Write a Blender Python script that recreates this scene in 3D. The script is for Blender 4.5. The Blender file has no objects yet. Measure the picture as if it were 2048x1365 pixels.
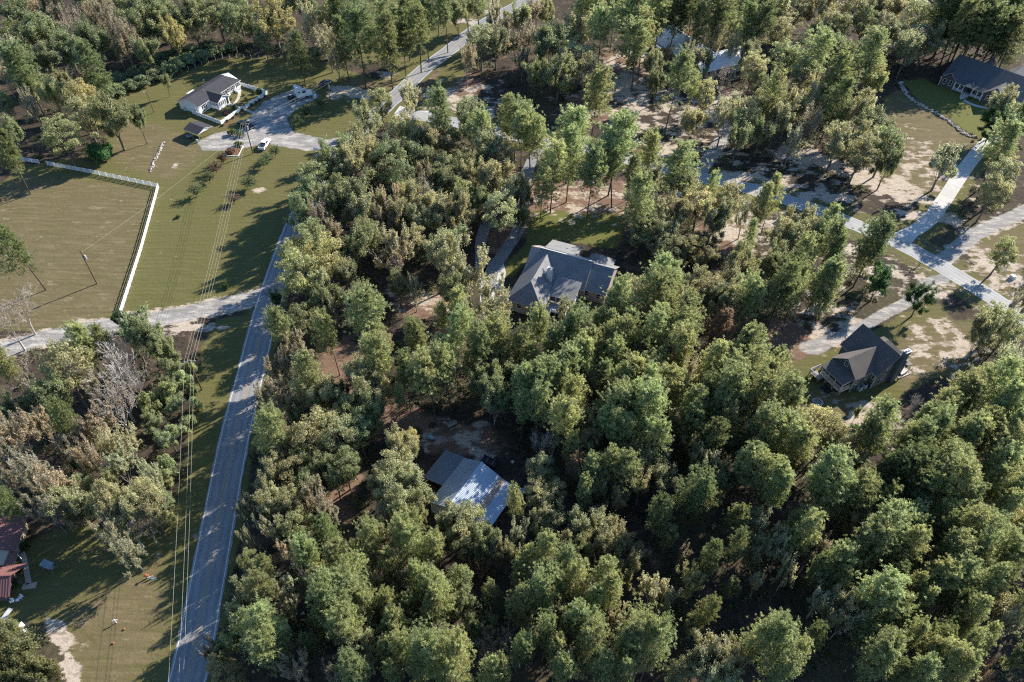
import bpy, math, random
import numpy as np
from mathutils import Matrix, Vector

random.seed(11)
RNG = np.random.default_rng(11)
SC = bpy.context.scene
COL = SC.collection
R_ = math.radians

# ---------------------------------------------------------------- camera, sky, sun, exposure
CAM_P, CAM_H, CAM_F, CAM_R = 46.0, 120.0, 1480.0, -1.5
_s, _c = math.sin(R_(CAM_P)), math.cos(R_(CAM_P))
_sr, _cr = math.sin(R_(CAM_R)), math.cos(R_(CAM_R))


def P(x, y, z=0.0):
    """photo pixel (2048 wide) -> point of the place at height z"""
    a, b = (x - 1024) / CAM_F, (y - 682.5) / CAM_F
    u, v = a * _cr - b * _sr, a * _sr + b * _cr
    d = (CAM_H - z) / (_s + v * _c)
    return Vector((u * d, d * (_c - v * _s), z))


def depth_of(X, Y, Z):
    return Y * _c + (CAM_H - Z) * _s


cd = bpy.data.cameras.new('camera')
cam = bpy.data.objects.new('camera', cd)
COL.objects.link(cam)
F_, D_, X_ = Vector((0, _c, -_s)), Vector((0, -_s, -_c)), Vector((1, 0, 0))
xc, yc, zc = X_ * _cr + D_ * _sr, X_ * _sr - D_ * _cr, -F_
M = Matrix(((xc.x, yc.x, zc.x, 0), (xc.y, yc.y, zc.y, 0), (xc.z, yc.z, zc.z, CAM_H), (0, 0, 0, 1)))
cam.matrix_world = M
cd.sensor_width = 36
cd.lens = CAM_F / 2048 * 36
cd.clip_start = 1
cd.clip_end = 8000
SC.camera = cam

SUN_EL, SUN_AZ = 29.5, 40.0          # azimuth as an angle from +X towards +Y
w = bpy.data.worlds.new('World')
SC.world = w
w.use_nodes = True
nt = w.node_tree
bg = nt.nodes['Background']
sky = nt.nodes.new('ShaderNodeTexSky')
sky.sky_type = 'NISHITA'
sky.sun_disc = False
sky.sun_elevation = R_(SUN_EL)
sky.sun_rotation = R_(90 - SUN_AZ)
sky.air_density = 1.3
sky.dust_density = 0.0
sky.ozone_density = 7.0
nt.links.new(sky.outputs[0], bg.inputs[0])
bg.inputs[1].default_value = 0.098

sl = bpy.data.lights.new('sun', 'SUN')
sl.energy = 5.0
sl.angle = R_(0.5)
sl.color = (1.0, 0.93, 0.82)
so = bpy.data.objects.new('sun', sl)
COL.objects.link(so)
sd = Vector((math.cos(R_(SUN_AZ)) * math.cos(R_(SUN_EL)), math.sin(R_(SUN_AZ)) * math.cos(R_(SUN_EL)), math.sin(R_(SUN_EL))))
so.rotation_euler = sd.to_track_quat('Z', 'Y').to_euler()
so.location = (60, 60, 150)

SC.view_settings.view_transform = 'Standard'
SC.view_settings.look = 'None'
SC.view_settings.exposure = 1.05
SC.view_settings.gamma = 1
SC.view_settings.use_curve_mapping = False
SC.render.engine = 'CYCLES'
SC.cycles.use_denoising = False
SC.cycles.denoiser = "OPENIMAGEDENOISE"
SC.cycles.denoising_input_passes = "RGB_ALBEDO_NORMAL"
SC.cycles.denoising_prefilter = "ACCURATE"
SC.cycles.pixel_filter_type = 'BLACKMAN_HARRIS'
SC.cycles.filter_width = 1.2
SC.cycles.max_bounces = 6
SC.cycles.diffuse_bounces = 2
SC.cycles.transmission_bounces = 3
SC.cycles.transparent_max_bounces = 4
SC.cycles.caustics_reflective = False
SC.cycles.caustics_refractive = False

# ---------------------------------------------------------------- materials
MATS = {}


def _nt(name):
    m = bpy.data.materials.new(name)
    m.use_nodes = True
    return m, m.node_tree, m.node_tree.nodes['Principled BSDF']


def mat(name, col, rough=0.7, var=0.15, scale=1.5, spec=0.3, metal=0.0, fine=12.0, fvar=0.1, bump=0.0):
    """principled paint with two octaves of procedural colour variation"""
    if name in MATS:
        return MATS[name]
    m, t, b = _nt(name)
    tc = t.nodes.new('ShaderNodeTexCoord')
    n1 = t.nodes.new('ShaderNodeTexNoise'); n1.inputs['Scale'].default_value = scale; n1.inputs['Detail'].default_value = 4
    n2 = t.nodes.new('ShaderNodeTexNoise'); n2.inputs['Scale'].default_value = fine; n2.inputs['Detail'].default_value = 2
    t.links.new(tc.outputs['Object'], n1.inputs['Vector'])
    t.links.new(tc.outputs['Object'], n2.inputs['Vector'])
    def mr(src, amp):
        k = t.nodes.new('ShaderNodeMapRange')
        k.inputs['From Min'].default_value = 0.25; k.inputs['From Max'].default_value = 0.75
        k.inputs['To Min'].default_value = 1 - amp; k.inputs['To Max'].default_value = 1 + amp
        t.links.new(src, k.inputs['Value'])
        return k.outputs[0]
    mu = t.nodes.new('ShaderNodeMath'); mu.operation = 'MULTIPLY'
    t.links.new(mr(n1.outputs['Fac'], var), mu.inputs[0])
    t.links.new(mr(n2.outputs['Fac'], fvar), mu.inputs[1])
    vm = t.nodes.new('ShaderNodeVectorMath'); vm.operation = 'SCALE'
    vm.inputs[0].default_value = col[:3]
    t.links.new(mu.outputs[0], vm.inputs['Scale'])
    t.links.new(vm.outputs[0], b.inputs['Base Color'])
    b.inputs['Roughness'].default_value = rough
    b.inputs['Specular IOR Level'].default_value = spec
    b.inputs['Metallic'].default_value = metal
    if bump:
        bp = t.nodes.new('ShaderNodeBump'); bp.inputs['Strength'].default_value = bump; bp.inputs['Distance'].default_value = 0.05
        t.links.new(n2.outputs['Fac'], bp.inputs['Height']); t.links.new(bp.outputs[0], b.inputs['Normal'])
    MATS[name] = m
    return m


def leaf_mat(name, trans=0.5, spec=0.5, rough=0.5):
    if name in MATS:
        return MATS[name]
    m, t, b = _nt(name)
    oi = t.nodes.new('ShaderNodeObjectInfo')
    at = t.nodes.new('ShaderNodeAttribute'); at.attribute_name = 'v'
    mv = t.nodes.new('ShaderNodeMapRange'); mv.inputs['To Min'].default_value = 0.62; mv.inputs['To Max'].default_value = 2.0
    t.links.new(at.outputs['Fac'], mv.inputs['Value'])
    at2 = t.nodes.new('ShaderNodeAttribute'); at2.attribute_name = 'h'
    mh = t.nodes.new('ShaderNodeMapRange'); mh.inputs['To Min'].default_value = 0.475; mh.inputs['To Max'].default_value = 0.52
    t.links.new(at2.outputs['Fac'], mh.inputs['Value'])
    hs = t.nodes.new('ShaderNodeHueSaturation')
    t.links.new(oi.outputs['Color'], hs.inputs['Color'])
    t.links.new(mv.outputs[0], hs.inputs['Value'])
    t.links.new(mh.outputs[0], hs.inputs['Hue'])
    t.links.new(hs.outputs[0], b.inputs['Base Color'])
    b.inputs['Roughness'].default_value = rough
    b.inputs['Specular IOR Level'].default_value = spec
    tr = t.nodes.new('ShaderNodeBsdfTranslucent')
    tv = t.nodes.new('ShaderNodeVectorMath'); tv.operation = 'MULTIPLY'; tv.inputs[1].default_value = (1.76, 1.74, 1.40)
    t.links.new(hs.outputs[0], tv.inputs[0]); t.links.new(tv.outputs[0], tr.inputs['Color'])
    mx = t.nodes.new('ShaderNodeMixShader'); mx.inputs[0].default_value = trans
    t.links.new(b.outputs[0], mx.inputs[1]); t.links.new(tr.outputs[0], mx.inputs[2])
    t.links.new(mx.outputs[0], t.nodes['Material Output'].inputs['Surface'])
    MATS[name] = m
    return m


def bark_mat(name):
    if name in MATS:
        return MATS[name]
    m, t, b = _nt(name)
    oi = t.nodes.new('ShaderNodeObjectInfo')
    tc = t.nodes.new('ShaderNodeTexCoord')
    n = t.nodes.new('ShaderNodeTexNoise'); n.inputs['Scale'].default_value = 3; n.inputs['Detail'].default_value = 3
    t.links.new(tc.outputs['Object'], n.inputs['Vector'])
    k = t.nodes.new('ShaderNodeMapRange'); k.inputs['From Min'].default_value = .3; k.inputs['From Max'].default_value = .7
    k.inputs['To Min'].default_value = .6; k.inputs['To Max'].default_value = 1.35
    t.links.new(n.outputs['Fac'], k.inputs['Value'])
    vm = t.nodes.new('ShaderNodeVectorMath'); vm.operation = 'SCALE'
    t.links.new(oi.outputs['Color'], vm.inputs[0]); t.links.new(k.outputs[0], vm.inputs['Scale'])
    t.links.new(vm.outputs[0], b.inputs['Base Color'])
    b.inputs['Roughness'].default_value = .9
    b.inputs['Specular IOR Level'].default_value = .15
    MATS[name] = m
    return m


LEAF = leaf_mat('leaf')
NEEDLE = leaf_mat('needle', trans=0.48, spec=0.5, rough=0.45)
BARK = bark_mat('bark')
WHITE = mat('white_paint', (.78, .78, .76), .6, .05, .5)
WHITE_VINYL = mat('white_vinyl', (.82, .83, .83), .45, .04, .5)
TRIM = mat('trim', (.62, .61, .58), .6, .06)
GLASS = mat('window_glass', (.03, .035, .04), .08, .3, .3, spec=.6)
DARK = mat('dark_metal', (.03, .03, .035), .5, .2)
TYRE = mat('tyre', (.025, .025, .027), .85, .2)
STEEL = mat('steel', (.45, .46, .47), .4, .15, metal=.4)
WOOD = mat('pole_wood', (.13, .085, .055), .85, .25, 2)
GREYWOOD = mat('grey_wood', (.28, .26, .23), .85, .2, 3)
SHINGLE_GREY = mat('shingle_grey', (.215, .215, .218), .85, .15, .5, .25, fine=9, fvar=.28, bump=.3)
SHINGLE_DARK = mat('shingle_dark', (.048, .048, .056), .85, .14, .8, .25, fine=9, fvar=.35, bump=.3)
SHINGLE_BROWN = mat('shingle_brown', (.145, .128, .117), .85, .15, .5, .25, fine=9, fvar=.25, bump=.3)
SLATE_SIDING = mat('slate_siding', (.115, .15, .175), .7, .06, .4)
BRICK_PINK = mat('pink_brick', (.38, .30, .27), .85, .12, 1.0, .2, fine=14, fvar=.22)
BRICK_BROWN = mat('brown_brick', (.13, .10, .09), .85, .15, 1.0, .2, fine=14, fvar=.25)
TAN_SIDING = mat('tan_siding', (.46, .39, .29), .75, .06)
METAL_ROOF = mat('galvanised_roof', (.40, .455, .52), .36, .12, .3, .4, metal=.45)  # base tinted blue to stand in for the sky's reflection
METAL_WHITE = mat('pale_metal_roof', (.74, .77, .80), .35, .07, .3, .5)
METAL_RED = mat('red_metal_roof', (.21, .10, .092), .5, .14, .4, .3)
METAL_RUST = mat('weathered_roof', (.40, .32, .28), .6, .2, .5, .3)
METAL_DARK = mat('dull_roof', (.17, .19, .21), .5, .16, .3, .3)
BARN_WALL = mat('barn_metal_wall', (.60, .64, .62), .5, .07, .4)
CONCRETE = mat('concrete', (.50, .48, .45), .85, .10, .12, .2, fine=1.2, fvar=.08)
STONE = mat('stone', (.50, .45, .40), .9, .3, 1.2, .2, fine=7, fvar=.2)
MULCH = mat('mulch', (.16, .085, .05), .95, .2, 1.5, .1, fine=8, fvar=.4)
PATHM = mat('path_concrete', (.46, .39, .32), .85, .12, .5, .2)


def road_mat(name, col, stain):
    m, t, b = _nt(name)
    la = t.nodes.new('ShaderNodeAttribute'); la.attribute_name = 'lat'
    ab = t.nodes.new('ShaderNodeMath'); ab.operation = 'ABSOLUTE'; t.links.new(la.outputs['Fac'], ab.inputs[0])
    cv = t.nodes.new('ShaderNodeFloatCurve')
    cu = cv.mapping.curves[0]
    cu.points[0].location = (0, .5); cu.points[1].location = (1, .66)
    for px, py in ((.14, .52), (.27, .40), (.42, .53), (.58, .52), (.70, .39), (.84, .52)): cu.points.new(px, py)
    cv.mapping.update(); t.links.new(ab.outputs[0], cv.inputs['Value'])
    tc = t.nodes.new('ShaderNodeTexCoord')
    n1 = t.nodes.new('ShaderNodeTexNoise'); n1.inputs['Scale'].default_value = .12; n1.inputs['Detail'].default_value = 5
    n2 = t.nodes.new('ShaderNodeTexNoise'); n2.inputs['Scale'].default_value = 3.2; n2.inputs['Detail'].default_value = 3
    vo = t.nodes.new('ShaderNodeTexVoronoi'); vo.feature = 'DISTANCE_TO_EDGE'; vo.inputs['Scale'].default_value = .16
    for n in (n1, n2):
        t.links.new(tc.outputs['Object'], n.inputs['Vector'])
    wv = t.nodes.new('ShaderNodeVectorMath'); wv.operation = 'MULTIPLY_ADD'
    n3 = t.nodes.new('ShaderNodeTexNoise'); n3.inputs['Scale'].default_value = .5
    t.links.new(tc.outputs['Object'], n3.inputs['Vector'])
    t.links.new(n3.outputs['Color'], wv.inputs[0]); wv.inputs[1].default_value = (5, 5, 5); t.links.new(tc.outputs['Object'], wv.inputs[2])
    t.links.new(wv.outputs[0], vo.inputs['Vector'])
    ck = t.nodes.new('ShaderNodeMapRange'); ck.inputs['From Max'].default_value = .012; ck.inputs['To Min'].default_value = 1 - stain; ck.inputs['To Max'].default_value = 1
    t.links.new(vo.outputs['Distance'], ck.inputs['Value'])
    def mr(s, a, lo=.3, hi=.7):
        k = t.nodes.new('ShaderNodeMapRange'); k.inputs['From Min'].default_value = lo; k.inputs['From Max'].default_value = hi
        k.inputs['To Min'].default_value = 1 - a; k.inputs['To Max'].default_value = 1 + a
        t.links.new(s, k.inputs['Value']); return k.outputs[0]
    a = t.nodes.new('ShaderNodeMath'); a.operation = 'MULTIPLY'
    t.links.new(mr(n1.outputs['Fac'], .13), a.inputs[0]); t.links.new(mr(n2.outputs['Fac'], .12), a.inputs[1])
    c2 = t.nodes.new('ShaderNodeMath'); c2.operation = 'MULTIPLY'
    t.links.new(a.outputs[0], c2.inputs[0]); t.links.new(ck.outputs[0], c2.inputs[1])
    tk = t.nodes.new('ShaderNodeMath'); tk.operation = 'MULTIPLY_ADD'; tk.inputs[1].default_value = 1.3; tk.inputs[2].default_value = .35
    t.links.new(cv.outputs[0], tk.inputs[0])
    c3 = t.nodes.new('ShaderNodeMath'); c3.operation = 'MULTIPLY'; t.links.new(c2.outputs[0], c3.inputs[0]); t.links.new(tk.outputs[0], c3.inputs[1])
    vm = t.nodes.new('ShaderNodeVectorMath'); vm.operation = 'SCALE'; vm.inputs[0].default_value = col
    t.links.new(c3.outputs[0], vm.inputs['Scale']); t.links.new(vm.outputs[0], b.inputs['Base Color'])
    b.inputs['Roughness'].default_value = .8; b.inputs['Specular IOR Level'].default_value = .25
    return m


ASPHALT = road_mat('asphalt', (.25, .25, .255), .3)
ASPHALT2 = road_mat('pale_asphalt', (.34, .335, .325), .3)
DRIVE_GREY = road_mat('drive_grey', (.22, .22, .22), .25)
LINE_WHITE = mat('line_white', (.72, .72, .70), .6, .15, .6, fine=4, fvar=.2)
LINE_YELLOW = mat('line_yellow', (.40, .27, .10), .6, .25, .6, fine=4, fvar=.25)


# ---------------------------------------------------------------- mesh builder and object helpers
class MB:
    def __init__(self):
        self.v, self.f, self.m = [], [], []

    def add(self, vs, fs, mi=0):
        o = len(self.v)
        self.v += [tuple(p) for p in vs]
        self.f += [tuple(i + o for i in f) for f in fs]
        self.m += [mi] * len(fs)
        return self

    def box(self, x0, x1, y0, y1, z0, z1, mi=0):
        vs = [(x, y, z) for z in (z0, z1) for y in (y0, y1) for x in (x0, x1)]
        return self.add(vs, [(0, 2, 3, 1), (4, 5, 7, 6), (0, 1, 5, 4), (1, 3, 7, 5), (3, 2, 6, 7), (2, 0, 4, 6)], mi)

    def rbox(self, c, sx, sy, z0, z1, ang, mi=0):
        ca, sa = math.cos(ang), math.sin(ang)
        vs = []
        for z in (z0, z1):
            for y in (-sy / 2, sy / 2):
                for x in (-sx / 2, sx / 2):
                    vs.append((c[0] + x * ca - y * sa, c[1] + x * sa + y * ca, z))
        return self.add(vs, [(0, 2, 3, 1), (4, 5, 7, 6), (0, 1, 5, 4), (1, 3, 7, 5), (3, 2, 6, 7), (2, 0, 4, 6)], mi)

    def slab(self, pts, t, mi=0, mside=None):
        """planar polygon given by its top corners, t metres thick downwards"""
        n = len(pts)
        vs = [tuple(p) for p in pts] + [(p[0], p[1], p[2] - t) for p in pts]
        a = sum((pts[i][0] * pts[(i + 1) % n][1] - pts[(i + 1) % n][0] * pts[i][1]) for i in range(n))
        top, bot = tuple(range(n)), tuple(range(2 * n - 1, n - 1, -1))
        if a < 0:
            top, bot = top[::-1], bot[::-1]
        self.add(vs, [top, bot], mi)
        o = len(self.v) - 2 * n
        ms = mi if mside is None else mside
        for i in range(n):
            j = (i + 1) % n
            self.f.append((o + i, o + n + i, o + n + j, o + j)); self.m.append(ms)
        return self

    def prism(self, prof, y0, y1, mi=0):
        """profile in x-z, extruded along y"""
        n = len(prof)
        vs = [(x, y0, z) for x, z in prof] + [(x, y1, z) for x, z in prof]
        fs = [tuple(range(n)), tuple(range(2 * n - 1, n - 1, -1))] + [(i, i + n, (i + 1) % n + n, (i + 1) % n) for i in range(n)]
        return self.add(vs, fs, mi)

    def tube(self, p0, p1, r0, r1=None, n=6, cap=True, mi=0):
        r1 = r0 if r1 is None else r1
        p0, p1 = Vector(p0), Vector(p1)
        d = (p1 - p0)
        if d.length < 1e-6:
            return self
        q = d.to_track_quat('Z', 'Y')
        vs = []
        for p, r in ((p0, r0), (p1, r1)):
            for k in range(n):
                a = 2 * math.pi * k / n
                vs.append(tuple(p + q @ Vector((r * math.cos(a), r * math.sin(a), 0))))
        fs = [(k, (k + 1) % n, (k + 1) % n + n, k + n) for k in range(n)]
        if cap:
            fs += [tuple(range(n))[::-1], tuple(range(n, 2 * n))]
        return self.add(vs, fs, mi)

    def ell(self, c, rx, ry, rz, nu=8, nv=5, mi=0, jit=0.0):
        vs, fs = [], []
        for j in range(nv + 1):
            th = math.pi * j / nv
            for i in range(nu):
                a = 2 * math.pi * i / nu
                k = 1 + (random.random() - .5) * jit
                vs.append((c[0] + rx * k * math.sin(th) * math.cos(a), c[1] + ry * k * math.sin(th) * math.sin(a), c[2] + rz * k * math.cos(th)))
        for j in range(nv):
            for i in range(nu):
                k = (i + 1) % nu
                fs.append((j * nu + i, (j + 1) * nu + i, (j + 1) * nu + k, j * nu + k))
        return self.add(vs, fs, mi)

    def mesh(self, name, mats, smooth=False):
        me = bpy.data.meshes.new(name)
        me.from_pydata(self.v, [], self.f)
        for m in (mats if isinstance(mats, (list, tuple)) else [mats]):
            me.materials.append(m)
        if max(self.m, default=0) > 0:
            me.polygons.foreach_set('material_index', self.m)
        if smooth:
            me.polygons.foreach_set('use_smooth', [True] * len(self.f))
        me.update()
        return me

    def build(self, name, mats, parent=None, smooth=False):
        return link(name, self.mesh(name, mats, smooth), parent)


def link(name, data, parent=None):
    o = bpy.data.objects.new(name, data)
    COL.objects.link(o)
    if parent is not None:
        o.parent = parent
    return o


def tag(o, label=None, cat=None, group=None, kind=None):
    if label: o['label'] = label
    if cat: o['category'] = cat
    if group: o['group'] = group
    if kind: o['kind'] = kind
    return o


def thing(name, label, cat, loc, rz=0.0, group=None):
    o = link(name, None)
    o.location = loc
    o.rotation_euler = (0, 0, rz)
    o.empty_display_size = .5
    return tag(o, label, cat, group)


def structure(name, mb, m):
    o = mb.build(name, m)
    o['kind'] = 'structure'
    return o


def quick_mesh(name, verts, faces_flat, n_per, material, attrs=None, smooth=False):
    """numpy arrays -> mesh; every face has n_per corners"""
    me = bpy.data.meshes.new(name)
    nf = len(faces_flat) // n_per
    me.vertices.add(len(verts)); me.vertices.foreach_set('co', np.ascontiguousarray(verts, dtype=np.float32).ravel())
    me.loops.add(len(faces_flat)); me.loops.foreach_set('vertex_index', np.ascontiguousarray(faces_flat, dtype=np.int32))
    me.polygons.add(nf)
    me.polygons.foreach_set('loop_start', np.arange(0, nf * n_per, n_per, dtype=np.int32))
    if smooth:
        me.polygons.foreach_set('use_smooth', np.ones(nf, dtype=bool))
    me.update(calc_edges=True)
    for k, a in (attrs or {}).items():
        at = me.attributes.new(k, 'FLOAT', 'POINT')
        at.data.foreach_set('value', np.ascontiguousarray(a, dtype=np.float32))
    if material is not None:
        me.materials.append(material)
    return me


# ---------------------------------------------------------------- polylines and zones (photo pixels -> the flat ground)
def line(pts, step=1.5):
    """smooth world polyline through photo points"""
    w_ = [np.array(P(*p)[:2]) for p in pts]
    w_ = [2 * w_[0] - w_[1]] + w_ + [2 * w_[-1] - w_[-2]]
    out = []
    for i in range(1, len(w_) - 2):
        p0, p1, p2, p3 = w_[i - 1:i + 3]
        n = max(2, int(np.linalg.norm(p2 - p1) / step))
        for k in range(n):
            t = k / n
            out.append(.5 * ((2 * p1) + (-p0 + p2) * t + (2 * p0 - 5 * p1 + 4 * p2 - p3) * t * t + (-p0 + 3 * p1 - 3 * p2 + p3) * t ** 3))
    out.append(w_[-2])
    return np.array(out)


def offset(pl, d):
    t = np.gradient(pl, axis=0)
    t /= np.linalg.norm(t, axis=1)[:, None] + 1e-9
    return pl + np.stack([-t[:, 1], t[:, 0]], 1) * np.asarray(d).reshape(-1, 1)


def ribbon(mb, pl, wl, wr, z, wob=0.0, mi=0):
    n = len(pl)
    j1 = RNG.normal(0, wob, n) if wob else 0
    j2 = RNG.normal(0, wob, n) if wob else 0
    a, b = offset(pl, np.full(n, wl) + j1), offset(pl, np.full(n, -wr) + j2)
    vs = [(p[0], p[1], z) for p in a] + [(p[0], p[1], z) for p in b]
    return mb.add(vs, [(i, i + n, i + n + 1, i + 1) for i in range(n - 1)], mi)


MAIN = line([(345, 1470), (372, 1370), (394, 1273), (462, 910), (498, 760), (535, 616), (574, 500), (605, 425), (650, 352), (698, 292), (748, 236), (795, 190), (850, 138), (905, 96), (955, 56), (1010, 24), (1075, -6), (1160, -30)])
SIDE = line([(800, 226), (880, 239), (985, 262), (1085, 284), (1180, 298), (1280, 325), (1380, 350), (1480, 373), (1580, 402), (1680, 438), (1800, 488), (1900, 544), (2000, 606), (2110, 680)])
TRACK = line([(-60, 712), (0, 700), (60, 684), (130, 668), (200, 655), (330, 636), (440, 612), (500, 598), (540, 590)])
GDRIVE = line([(1880, 528), (1950, 470), (2048, 424), (2150, 380)])
CDRIVE = line([(1795, 478), (1850, 448), (1885, 405), (1915, 360), (1945, 318), (1975, 285), (2010, 262), (2060, 245)])
H3DRIVE = line([(1890, 556), (1856, 566), (1819, 602), (1769, 628), (1736, 648), (1690, 668), (1630, 696)])
H5DRIVE = line([(1395, 352), (1418, 318), (1440, 285), (1452, 255), (1430, 225)])
H2DRIVE = line([(1085, 290), (1060, 330), (1046, 390), (1040, 450), (1012, 500), (985, 540), (978, 585)])
H2DRIVE2 = line([(1058, 335), (1020, 380), (985, 425), (965, 470), (962, 520), (970, 560)])
H1LOOP = line([(700, 287), (640, 283), (590, 280), (540, 262), (480, 275), (410, 292)])


def dist_to(pl, X, Y):
    d = np.full(X.shape, 1e9)
    for i in range(0, len(pl) - 1, 2):
        a = pl[i]; b = pl[min(i + 2, len(pl) - 1)]
        ab = b - a
        t = np.clip(((X - a[0]) * ab[0] + (Y - a[1]) * ab[1]) / (ab @ ab + 1e-9), 0, 1)
        d = np.minimum(d, (X - a[0] - t * ab[0]) ** 2 + (Y - a[1] - t * ab[1]) ** 2)
    return np.sqrt(d)


def inside(poly, X, Y):
    w_ = [P(*p) for p in poly]
    r = np.zeros(X.shape, bool)
    n = len(w_)
    for i in range(n):
        x1, y1, x2, y2 = w_[i].x, w_[i].y, w_[(i + 1) % n].x, w_[(i + 1) % n].y
        c = ((y1 > Y) != (y2 > Y)) & (X < (x2 - x1) * (Y - y1) / (y2 - y1 + 1e-12) + x1)
        r ^= c
    return r


GRASS = [
    [(-60, 660), (-60, 400), (60, 330), (120, 318), (215, 325), (235, 290), (215, 230), (190, 190), (340, 150), (450, 117), (560, 112), (640, 125), (720, 150), (770, 165), (800, 100), (860, 62), (930, 20), (985, -10), (1070, -10), (920, 75), (780, 195), (700, 285), (640, 350), (560, 500), (515, 592), (430, 605), (250, 640), (100, 662)],
    [(425, 640), (505, 625), (480, 720), (440, 860), (400, 1040), (360, 1250), (330, 1420), (150, 1420), (140, 1300), (100, 1240), (30, 1250), (-40, 1240), (-40, 1150), (60, 1080), (160, 1050), (330, 1060), (362, 960), (385, 800), (400, 720)],
    [(680, 95), (700, -20), (870, -20), (830, 30), (780, 110), (740, 130)],
    [(1805, 165), (1850, 155), (1870, 170), (1990, 190), (2060, 200), (2060, 270), (1960, 275), (1930, 262), (1900, 236), (1840, 206)],
    [(1062, 420), (1250, 430), (1240, 500), (1100, 480), (1020, 560), (1000, 560), (1020, 520), (1050, 490)],
    [(1140, 590), (1210, 600), (1200, 650), (1130, 650)],
    [(1585, 725), (1640, 705), (1700, 690), (1800, 630), (1880, 600), (1910, 650), (1850, 740), (1800, 800), (1720, 838), (1650, 830), (1560, 760)],
    [(905, 112), (935, 90), (960, 110), (915, 165), (860, 212), (835, 222), (850, 180)],
    [(1060, 310), (1180, 305), (1200, 330), (1080, 330)],
]
LAWN = [GRASS[3], GRASS[4]]
DRY = [
    [(-60, 660), (-60, 400), (60, 345), (310, 378), (245, 630), (100, 662)],
    [(215, 235), (330, 250), (420, 300), (330, 370), (215, 320)],
    [(1770, 195), (1800, 178), (1870, 226), (1940, 272), (1965, 292), (1900, 370), (1840, 400), (1760, 380), (1720, 290)],
    [(1830, 640), (1960, 640), (1940, 740), (1850, 765), (1800, 800), (1780, 700)],
    [(1930, 480), (2080, 440), (2080, 640), (1960, 560)],
    [(120, 1230), (330, 1100), (340, 1300), (260, 1400), (160, 1400)],
    [(640, 190), (720, 150), (770, 165), (800, 110), (830, 95), (780, 180), (700, 200)],
    [(1590, 800), (1690, 780), (1740, 830), (1680, 845)],
]
SAND = [(1195, 140, 45, 22), (1250, 175, 30, 40), (1275, 200, 30, 30), (1275, 110, 40, 12), (1800, 378, 60, 28), (1735, 355, 50, 18), (1640, 392, 60, 12), (1480, 352, 60, 10), (1560, 372, 50, 8),
        (1745, 835, 60, 28), (1690, 872, 45, 20), (1990, 527, 48, 16), (2030, 560, 30, 10), (1700, 500, 40, 12), (1770, 540, 30, 12), (1860, 582, 30, 14), (1645, 672, 35, 22), (1620, 480, 40, 14), (1470, 470, 50, 20), (1500, 440, 60, 16),
        (722, 186, 22, 5), (775, 150, 20, 8), (930, 42, 30, 6), (980, 25, 30, 5), (1385, 235, 35, 25), (1430, 230, 40, 20), (885, 190, 40, 16), (960, 225, 30, 16), (1955, 690, 14, 10), (1885, 668, 12, 12), (1925, 685, 22, 7),
        (350, 331, 8, 5), (633, 311, 10, 4), (518, 379, 12, 6), (1600, 820, 18, 10), (1345, 300, 40, 18), (1440, 205, 60, 16), (1165, 225, 40, 14), (1660, 330, 40, 20), (1600, 310, 60, 16), (1830, 430, 40, 14), (1900, 440, 30, 14), (1400, 395, 60, 12), (330, 625, 60, 6), (230, 640, 60, 5), (400, 655, 60, 8), (345, 660, 30, 14)]
SANDW = [(1350, 230, 170, 90), (1650, 340, 220, 60), (1230, 170, 120, 70), (1540, 470, 130, 50), (1640, 620, 90, 60), (930, 200, 90, 40), (1980, 560, 90, 70), (1780, 560, 110, 40), (1850, 330, 90, 60), (1880, 690, 90, 60), (1720, 850, 110, 50), (840, 600, 80, 30), (940, 880, 90, 40), (1150, 400, 140, 40)]
STRAW = [(1110, 395, 80, 40), (1210, 400, 60, 50), (1060, 440, 40, 30), (1580, 680, 55, 40), (690, 168, 60, 16), (1240, 150, 60, 50), (840, 610, 60, 25), (690, 740, 60, 60), (800, 840, 70, 25), (930, 880, 80, 35), (690, 970, 30, 90), (1000, 360, 30, 40), (900, 175, 60, 40), (1180, 215, 60, 30), (1260, 680, 20, 20), (500, 222, 60, 12), (470, 240, 50, 10), (1450, 470, 60, 40), (1800, 300, 30, 40), (1000, 480, 30, 30), (1260, 600, 200, 30)]
GRAVEL = [
    [(390, 286), (432, 266), (480, 258), (522, 208), (556, 190), (600, 176), (628, 180), (640, 195), (602, 212), (572, 236), (588, 264), (650, 279), (700, 273), (700, 297), (610, 301), (530, 288), (470, 300), (410, 303)],
    [(1590, 690), (1650, 672), (1690, 672), (1660, 700), (1615, 712)],
]
CLAY = [[(92, 1238), (130, 1232), (142, 1270), (150, 1330), (176, 1400), (135, 1400), (104, 1300)]]


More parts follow.
